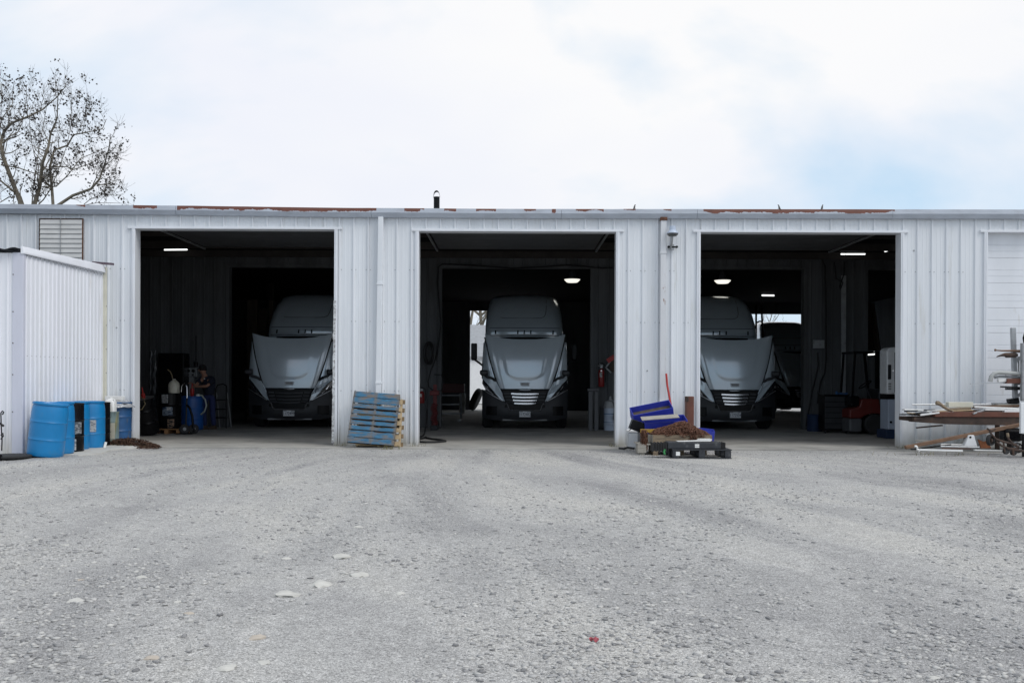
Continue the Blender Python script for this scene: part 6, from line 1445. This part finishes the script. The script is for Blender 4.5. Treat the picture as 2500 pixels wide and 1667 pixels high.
# tool trolley deep left
tt = thing('tool_trolley', 'dark red tool trolley with shelves in the shade left of the middle truck', 'trolley', (U(1100, 1000, 33).x, 33.0, 0)); x0_ = -.45
MB().ab((-.35, -.2, .95), (.45, .25, 1.25)).build('top_box', mat('dark_red_enamel', (.10, .015, .012), .5), tt, bevel=.02)
for z in (.25, .55, .85): MB().ab((-.35, -.2, z), (.35, .25, z + .03)).build('shelf', m_steel, tt)
for x in (-.35, .33):
    for y in (-.2, .22): MB().ab((x, y, .1), (x + .03, y + .03, .95)).build('post', m_grey, tt)
for x in (-.3, .3): MB().lathe([(.02, -.02), (.05, -.02), (.05, .02), (.02, .02)], 14, Matrix.Translation((x, -.2, .05)) @ Matrix.Rotation(R(90), 4, 'X')).build('caster', m_chrome, tt)
o = MB().lathe([(.13, 0), (.13, .02), (.125, .03), (.13, .35), (.125, .36), (.13, .37), (.13, .80), (.10, .84)], 20); o = o.build('gas_bottle', mat('pale_bottle_paint', (.45, .45, .42), .45), smooth=40); o.location = (U(1128, 1000, 41).x, 41, 0); tag(o, 'pale upright gas bottle near the rear door, left of the middle truck', 'gas bottle')
# tyre leaning at the rear door
M = Matrix.Translation(Vector((U(1161, 1000, 44.3).x, 44.3, .50))) @ Matrix.Rotation(R(24), 4, 'Y') @ Matrix.Rotation(R(90), 4, 'Y') @ Matrix.Rotation(R(8), 4, 'X')
o = MB().lathe([(.28, -.13), (.44, -.14), (.50, -.10), (.52, -.06), (.52, .06), (.50, .10), (.44, .14), (.28, .13)], 32, M).build('leaning_tyre', m_rubber, smooth=40); tag(o, 'big black truck tyre leaning in the rear doorway beside the middle truck', 'tyre')

# ------------------------------------------------------------------ inside the last bay
cable('wall_cable', 'black cable hanging down the inner wall right of the third truck', [U(a, b, YL) for a, b in ((1690, 628), (1800, 628), (1960, 626), (2005, 630), (2014, 650), (2016, 760), (2016, 880), (2014, 910), (2004, 930), (1998, 960), (1996, 985))], .022, m_rubber)
cable('wall_cable', 'thinner black cable right of the hanging one, with a kink', [U(a, b, YL) for a, b in ((2037, 640), (2041, 680), (2058, 690), (2052, 706), (2050, 700), (2060, 670), (2062, 640))], .018, m_rubber)
cable('wall_cable', 'black cable curving down to the floor beside the third truck', [U(a, b, YL - .1) for a, b in ((1996, 860), (1998, 890), (1992, 920), (1984, 950), (1975, 1000), (1968, 1040))], .02, m_rubber)
sb = MB().ab(U(1985, 850, YL), U(2012, 830, YL + .04)).build('switch_box', m_grey, bevel=.006); tag(sb, 'flat grey switch box on the inner wall right of the third truck', 'electrical box')
o = MB(); o.ab((U(2055, 0, PY).x, PY - .1, .9), (U(2066, 0, PY).x, PY - .05, 4.4)); tag(o.build('wall_conduit', m_grey, bevel=.01), 'pale vertical conduit on the inner wall above the tool chest', 'conduit')
# tool chest
tx = thing('tool_chest', 'black tool chest with many drawers left of the forklift', 'tool chest', (U(2042, 1050, 26.6).x, 26.6, 0))
MB().ab((-.33, 0, .08), (.33, .5, 1.0)).build('carcass', m_black, tx, bevel=.01)
for k in range(6):
    d_ = MB().ab((-.31, -.018, .12 + k * .145), (.31, -.001, .12 + k * .145 + .13)).build('drawer', m_dkplastic, tx, bevel=.004); MB().ab((-.26, -.032, .225 + k * .145), (.26, -.019, .24 + k * .145)).build('drawer_pull', m_dkplastic, d_)
MB().ab((-.34, -.02, 1.0), (.34, .52, 1.03)).build('top', m_black, tx, bevel=.006)
for x in (-.28, .28): MB().lathe([(.02, -.02), (.04, -.02), (.04, .02), (.02, .02)], 12, Matrix.Translation((x, .06, .04)) @ Matrix.Rotation(R(90), 4, 'Y')).build('caster', m_rubber, tx)
o = MB().ab((-.1, 0, 0), (.12, .2, .05)); o.lathe([(.03, .05), (.03, .12), (.01, .14)], 10, Matrix.Translation((-.15, .1, -.05))); o = o.build('tool_clutter', m_blue2, bevel=.005); o.location = (U(2075, 0, 26.6).x - .1, 26.7, 1.032); tag(o, 'small blue tool box lying on the black tool chest', 'tool box')
o = MB().lathe([(.2, 0), (.21, .02), (.2, .42), (.22, .45), (.2, .47)], 20).build('blue_bucket', m_dkblue, smooth=40); o.location = (U(1993, 0, 27.6).x, 27.6, 0); tag(o, 'dark blue bucket on the floor left of the tool chest', 'bucket')
# forklift
fk = thing('forklift', 'red-orange forklift with grey counterweight partly behind the white machine', 'forklift', (U(2125, 1050, 26.0).x, 26.0, 0)); s_f = FPX / 26.0
def FX(px): return (px - 2125) / s_f
MB().prism([(FX(2074), .42), (FX(2074), .66), (FX(2098), .72), (FX(2104), .93), (FX(2146), .93), (FX(2150), .72), (FX(2172), .70), (FX(2172), .30), (FX(2158), .50), (FX(2137), .56), (FX(2112), .50), (FX(2104), .42)], 0, 1.0).build('hood', m_redfork, fk, bevel=.03)
MB().ab((FX(2074), .02, .06), (FX(2106), .98, .415)).build('counterweight', m_grey_dk, fk, bevel=.05)
for y in (.12, .88):
    M = Matrix.Translation((FX(2137), y, .265)) @ Matrix.Rotation(R(90), 4, 'X')
    wv = MB().lathe([(.13, -.09), (.22, -.10), (.26, -.07), (.265, 0), (.26, .07), (.22, .10), (.13, .09)], 28, M).build('wheel', m_rubber, fk, smooth=40); MB().lathe([(.135, -.05), (.135, .05), (.05, .07)], 18, M).build('rim', m_grey_dk, wv, smooth=40)
MB().ab((FX(2098), .1, .70), (FX(2126), .9, .94)).build('seat', m_black, fk, bevel=.04) if False else MB().ab((FX(2080), .1, .72), (FX(2103), .9, 1.0)).build('seat', m_black, fk, bevel=.05)
M = Matrix.Translation((FX(2128), .5, 1.30)) @ Matrix.Rotation(R(-35), 4, 'Y'); MB().tube([M @ Vector((.18 * math.cos(q), .18 * math.sin(q), 0)) for q in np.linspace(0, 2*PI, 25)[:-1]], .016, 8, closed=True).build('steering_wheel', m_black, fk, smooth=60); MB().tube([M @ Vector((0, 0, 0)), (FX(2146), .5, .85)], .03, 8).build('steering_column', m_dkplastic, fk, smooth=60)
MB().ab((FX(2147), .05, .72), (FX(2158), .95, 1.20)).build('cowl', m_dkplastic, fk, bevel=.03)
for y in (.04, .93):
    MB().beam((FX(2150), y, 1.1), (FX(2140), y, 2.15), .05, .06).build('guard_post', m_black, fk); MB().beam((FX(2080), y, .8), (FX(2088), y, 2.12), .05, .05).build('guard_post', m_black, fk)
MB().ab((FX(2084), .02, 2.12), (FX(2146), .98, 2.17)).build('overhead_guard', m_black, fk, bevel=.01)
for y in (.28, .64): MB().ab((FX(2160), y, .05), (FX(2170), y + .1, 2.2)).build('mast_rail', m_black, fk)
for y in (.25, .65): MB().ab((FX(2172), y, .05), (FX(2172) + .9, y + .1, .10)).build('fork', m_black, fk)
# white service machine
wm = thing('white_machine', 'tall white service machine on a blue base by the right jamb', 'machine', (U(2180, 1060, 24.2).x, 24.2, 0)); s_m = FPX / 24.2
def MX(px): return (px - 2180) / s_m
def MZ(py): return EYE + (HOR - py + .004 * 930) / s_m
MB().prism([(MX(2165), MZ(962)), (MX(2165), MZ(855)), (MX(2172), MZ(848)), (MX(2215), MZ(846)), (MX(2215), MZ(962))], 0, .5).build('upper_cabinet', m_white, wm, bevel=.03)
MB().ab((MX(2167), .03, MZ(974)), (MX(2215), .5, MZ(963))).build('gap', m_black, wm); MB().ab((MX(2168), 0, MZ(1048)), (MX(2215), .52, MZ(975))).build('lower_cabinet', m_lightblue, wm, bevel=.01)
MB().ab((MX(2162), -.05, 0), (MX(2218), .6, MZ(1049))).build('base', m_dkblue, wm, bevel=.02)
MB().ab((MX(2167), -.008, MZ(926)), (MX(2175), .02, MZ(890))).build('vent_slot', m_dkplastic, wm, bevel=.004)
for k in range(3): MB().ab((MX(2168), -.008, MZ(939 + 6 * k)), (MX(2175), .02, MZ(935 + 6 * k))).build('button_row', m_grey, wm)
MB().ab((MX(2183), -.02, MZ(958)), (MX(2190), .02, MZ(860))).build('dark_strip', m_black, wm); MB().lathe([(.02, 0), (.03, .03)], 10, Matrix.Translation((MX(2173), -.02, MZ(1030))) @ Matrix.Rotation(R(90), 4, 'X')).build('lock', m_black, wm)
# hanging coat and rack posts before the right rear opening
ht_ = MB(); ht_.shell(lambda u, v: (U(2120 + 36 * u * (.55 + .45 * (1 - v)), 0, 29.5).x, 29.5 + .06 * math.sin(u * 14), U(2120, 855 - 115 * v, 29.5).z), 16, 10, (0, .03, 0)); tag(ht_.build('canvas_sheet', m_ply, smooth=60), 'brown canvas sheet hanging in the gloom behind the forklift', 'canvas')
lr = thing('steel_mast', 'dark steel ladder mast standing before the bright rear opening', 'mast', (U(1852, 1000, 38).x, 38.0, 0))
for px0, px1 in ((1846, 1846), (1859, 1864)): MB().beam(U(px1, 860, 38), U(px0, 745, 38), .075, .06).build('rail', m_black, lr, world=True); q = U(px1, 860, 38); MB().ab((q.x - .037, 37.97, 0), (q.x + .037, 38.03, q.z)).build('rail', m_black, lr, world=True)
MB().tube([U(1847, 788, 38), U(1855, 784, 38), U(1862, 786, 38)], .035, 6).build('rung', m_black, lr, world=True)

# ------------------------------------------------------------------ lit lamps
def tube_light(lab, px0, py0, px1, py1, Y0, Y1, r_=.019, twin=False, cap=.1):
    a, b = U(px0, py0, Y0), U(px1, py1, Y1)
    t = thing('fluorescent_lamp', lab, 'lamp', (a + b) / 2, (0, 0, 0), 'lit fluorescent lamps under the ceiling')
    MB().beam(a + Vector((0, .05, .10)), b + Vector((0, .05, .10)), .10, .05).build('housing', m_grey_dk, t, world=True)
    for dz in ((0, -.07) if twin else (0,)): MB().cyl(a + Vector((0, 0, dz)), b + Vector((0, 0, dz)), r_, n=8).build('lamp_tube', g_tube, t, world=True)
    return t
tube_light('lit tube lamp in the first bay', 401, 610, 457, 609.5, 27, 27)
tube_light('lit tube lamp near the middle of the last bay ceiling', 2066, 620.5, 2112, 620.5, 27, 27); tube_light('short lit tube left of the middle tube in the last bay', 2053, 620.5, 2064, 620.5, 27, 27)
tube_light('slanting lit tube lamp by the right jamb of the last bay', 2161, 613, 2200, 602, 26.5, 25.5, .028)
tube_light('lit tube lamp deep behind the third truck, upper one', 1938, 666.5, 1957, 666, 36, 36, .024); tube_light('lit tube lamp deep behind the third truck, lower one', 1860, 721, 1890, 721.5, 40, 40, .028)
tube_light('twin lit tubes low in the dark behind the forklift', 2119, 860.5, 2143, 858.5, 33, 33, .024, True)
def bay_light(lab, px, py, w_, Y):
    c = U(px, py, Y); r_ = w_ / 2 / FPX * Y; t = thing('bay_lamp', lab, 'lamp', c, (0, 0, 0), 'round lit bay lamps')
    MB().lathe([(r_, 0), (r_ * .97, -.02), (r_ * .7, -.09), (r_ * .62, -.10)], 28).build('diffuser', g_bay, t, smooth=40); MB().lathe([(r_ * .5, .03), (r_ * .3, .25), (.05, .3)], 20).build('canopy', m_grey_dk, t, smooth=40); MB().lathe([(r_ * 1.02, .005), (r_, -.003)], 28).build('rim', m_white, t)
    MB().cyl((0, 0, .3), (0, 0, 4.93 - c.z), .012, n=6).build('stem', m_grey_dk, t)
bay_light('round lit bay lamp above the middle truck', 1397, 682, 39, 32); bay_light('round lit bay lamp above the third truck', 1764, 684.5, 40, 32)
tube_light('tiny lit lamp at the right of the middle inner opening', 1432, 664, 1440, 664, 38, 38, .035)

# ------------------------------------------------------------------ beyond the rear doors
hs = thing('white_house', 'white house with lapped siding seen through the rear door', 'house', (-2.2, 58, -.05))
x0h, x1h = U(1140, 1000, 58).x - 1.5, U(1184, 1000, 58).x + 3
ang = R(22)
hx0 = U(1148, 0, 57).x - .4
for k in range(16):
    z = .15 + k * .155; a = Vector((hx0, 56.0, z)); b = a + Vector((math.cos(ang) * 6, math.sin(ang) * 6 * 0 + 3.2, .0))
    MB().beam(a, b, .02, .165).build('siding_board', m_white, hs, world=True)
mb = MB(); a = Vector((hx0 - .03, 55.95, 0)); mb.ab(a - Vector((.05, .05, 0)), a + Vector((.05, .05, 2.65))); mb.build('corner_board', m_white, hs, world=True)
mb = MB(); b = a + Vector((6, 3.2, 0)); mb.loft([[(a.x - .3, a.y - .3, 2.6), (b.x, b.y - .3, 2.6), (b.x, b.y + 4, 4.6), (a.x - .3, a.y + 4, 4.6)], [(a.x - .3, a.y - .3, 2.7), (b.x, b.y - .3, 2.7), (b.x, b.y + 4, 4.7), (a.x - .3, a.y + 4, 4.7)]]); mb.build('roof', m_steel, hs, world=True)
mb = MB(); mb.loft([[(a.x + .05, a.y + .06, z), (b.x, b.y + .06, z), (b.x, b.y + 6, z), (a.x + .05, a.y + 6, z)] for z in (0, 2.6)]); mb.build('core', m_white, hs, world=True)

# ------------------------------------------------------------------ trees
def branch_tree(name, lab, base, mains, seed, clumps=True, fine=1.0, grp=None, rtrunk=.2):
    """mains: list of (points, r0, r1) in world space; side branches, twigs and dry clumps grow along them"""
    r = np.random.default_rng(seed); t = thing(name, lab, 'tree', base, (0, 0, 0), grp)
    mb = MB(); tw = MB(); cl = MB()
    def rv(s=1.0): return Vector(r.normal(0, s, 3))
    def grow(pts, r0, r1, level):
        n = len(pts); rs = [r0 + (r1 - r0) * (i / (n - 1)) ** .8 for i in range(n)]
        (mb if r0 > .022 else tw).tube(pts, rs, 7 if r0 > .05 else (5 if r0 > .02 else 3), cap=False)
        if clumps and level >= 2:
            for _ in range(int(r.integers(0, 4) * fine)):
                if r.random() < .14:
                    p = pts[r.integers(1, n)] + rv(.10)
                    for _ in range(int(r.integers(2, 7))):
                        q = p + rv(.075); s = r.uniform(.018, .052)
                        vs_ = [q + Vector(v) * s * r.uniform(.6, 1.3) for v in ((1, 0, 0), (-.6, .8, 0), (-.6, -.8, .1), (0, .1, 1), (.1, 0, -1))]
                        cl.add(vs_, [(0, 1, 3), (1, 2, 3), (2, 0, 3), (1, 0, 4), (2, 1, 4), (0, 2, 4)])
        if level >= 4: return
        L = sum((pts[i+1] - pts[i]).length for i in range(n - 1))
        k = int(r.integers(2, 4) + L * (1.5 if level < 2 else 2.0) * fine)
        for _ in range(k):
            f = r.uniform(.18 if level else .25, 1.0) * (n - 1); i = min(n - 2, int(f)); p = pts[i].lerp(pts[i+1], f - i); d = (pts[i+1] - pts[i]).normalized()
            ll = L * r.uniform(.22, .5) * (1 - .45 * f / (n - 1)) + .12
            ll = min(ll, (.85, .85, .6, .4)[level] * r.uniform(.6, 1.1))
            if level >= 3: ll = r.uniform(.12, .45)
            nd = (d * .55 + rv(.62) + Vector((0, 0, .30))).normalized(); rr = min(rs[i] * .55, .02 + ll * .012)
            rr = max(.0045, rr) if level < 3 else .0042
            q = [p]; m_ = 5 if level < 3 else 3
            for j in range(m_):
                nd = (nd + rv(.17) + Vector((0, 0, .13))).normalized(); q.append(q[-1] + nd * ll / m_)
            grow(q, rr, max(.0035, rr * .3), level + 1)
    for pts, r0, r1 in mains: grow([Vector(p) for p in pts], r0, r1, 1)
    for b_, nm, m_ in ((mb, 'trunk', m_bark), (tw, 'crown', m_twig)):
        if b_.v: b_.build(nm, m_, t, world=True, fix=False, smooth=180)
    if clumps and cl.v: o = cl.build('dry_leaves', m_seed, t, world=True, fix=False); tag(o, kind='stuff')
    return t
def zt(zx, zy, Y): return U(zx / 4.238, 150 + zy / 4.238, Y)
YT = 38.0
bt_ = Vector((U(62, 500, YT).x, YT, -.05))
def limb(zs, r0, r1, dy=0.0, curve=.6):
    n = len(zs); return ([zt(a, b, YT + dy * i / (n - 1) + curve * math.sin(i * 1.9)) for i, (a, b) in enumerate(zs)], r0 * .55, max(.008, r1 * .7))
fork = bt_ + Vector((0, 0, 5.2))
mains = [([bt_, bt_ + Vector((.1, 0, 2.6)), fork], .26, .2),
 (lambda L: ([fork] + L[0], L[1], L[2]))(limb([(230, 1500), (130, 1250), (35, 1000), (5, 850), (45, 720), (120, 640), (300, 570), (440, 500), (590, 370), (680, 260)], .20, .02, 1.5)),
 (lambda L: ([fork] + L[0], L[1], L[2]))(limb([(350, 1500), (410, 1300), (440, 1050), (500, 890), (525, 740), (590, 600), (600, 340)], .19, .02, -1.5)),
 (lambda L: ([fork] + L[0], L[1], L[2]))(limb([(550, 1500), (535, 1280), (515, 1100), (560, 920), (700, 870), (760, 760), (900, 735), (1060, 700), (1100, 600)], .13, .015, 1.0)),
 (lambda L: ([fork] + L[0], L[1], L[2]))(limb([(600, 1490), (750, 1390), (940, 1320), (1030, 1220), (1090, 1040), (1130, 880), (1145, 750)], .15, .012, -2.0)),
 (lambda L: ([fork] + L[0], L[1], L[2]))(limb([(380, 1500), (450, 1430), (530, 1310), (620, 1080), (690, 880), (740, 640), (735, 400)], .06, .012, 2.0)),
 limb([(240, 1500), (210, 1400), (110, 1320), (-60, 1180), (-250, 1000), (-400, 700)], .12, .015, 1.0), limb([(150, 1405), (90, 1405), (0, 1460), (-150, 1480)], .06, .015),
 limb([(10, 1070), (200, 1105), (400, 1175), (500, 1225)], .05, .02), limb([(440, 1300), (580, 1295), (700, 1180), (840, 1000), (1000, 940), (1120, 880)], .055, .012, 1.0), limb([(520, 1090), (700, 1090), (740, 1130), (900, 1070), (1060, 990)], .05, .012),
 limb([(330, 1480), (345, 1290), (375, 1100), (410, 850), (450, 650), (480, 480), (440, 350)], .045, .010, 1.5), limb([(360, 990), (330, 850), (310, 700), (300, 560), (360, 400)], .035, .009, -1.0),
 limb([(30, 950), (40, 850), (90, 780), (180, 740), (230, 640), (270, 420), (275, 240)], .06, .010, 1.5), limb([(20, 980), (-20, 800), (15, 600), (130, 440), (130, 330), (145, 220)], .055, .010, -1.5), limb([(870, 1480), (940, 1420), (1080, 1370), (1200, 1390), (1270, 1370)], .035, .010, .5), limb([(860, 1490), (1000, 1465), (1150, 1465), (1300, 1470)], .03, .010, .5), limb([(1080, 1230), (1180, 1160), (1230, 1000)], .02, .006), limb([(840, 680), (880, 540), (910, 330)], .025, .006),
 limb([(-40, 900), (-120, 700), (-60, 480), (20, 430), (15, 220)], .06, .010)]
branch_tree('bare_tree', 'bare tree with dry leaf clumps rising behind the left end of the roof', bt_, mains, 21, True, 1.2)
def simple_tree(lab, x, y, h, seed, grp):
    r = np.random.default_rng(seed); b = Vector((x, y, -.05)); M_ = [([b, b + Vector((.1, 0, h * .3)), b + Vector((r.normal(0, .3), 0, h * .62)), b + Vector((r.normal(0, .6), 0, h))], .022 * h, .02)]
    for _ in range(9):
        z = h * r.uniform(.22, .8); a = r.uniform(0, 2*PI); L = h * r.uniform(.18, .34); d = Vector((math.cos(a), math.sin(a) * .6, .75)).normalized()
        p = b + Vector((0, 0, z)); M_.append(([p, p + d * L * .4, p + d * L * .75 + Vector((0, 0, .2)), p + d * L + Vector((0, 0, .6))], .008 * h, .012))
    branch_tree('bare_tree', lab, b, M_, seed, False, .34, grp)
GTR = 'bare trees seen through the rear doors'
simple_tree('bare grey tree right behind the white house in the rear door', -3.1, 64, 10, 3, GTR); simple_tree('second bare tree left of the white house beyond the rear door', -2.2, 72, 12, 4, GTR)
simple_tree('bare tree in the bright rear opening behind the third truck', U(1853, 0, 66).x, 66, 6.2, 6, GTR); simple_tree('low bare tree beyond the parked deep truck', U(1880, 0, 74).x, 74, 5.2, 9, GTR)
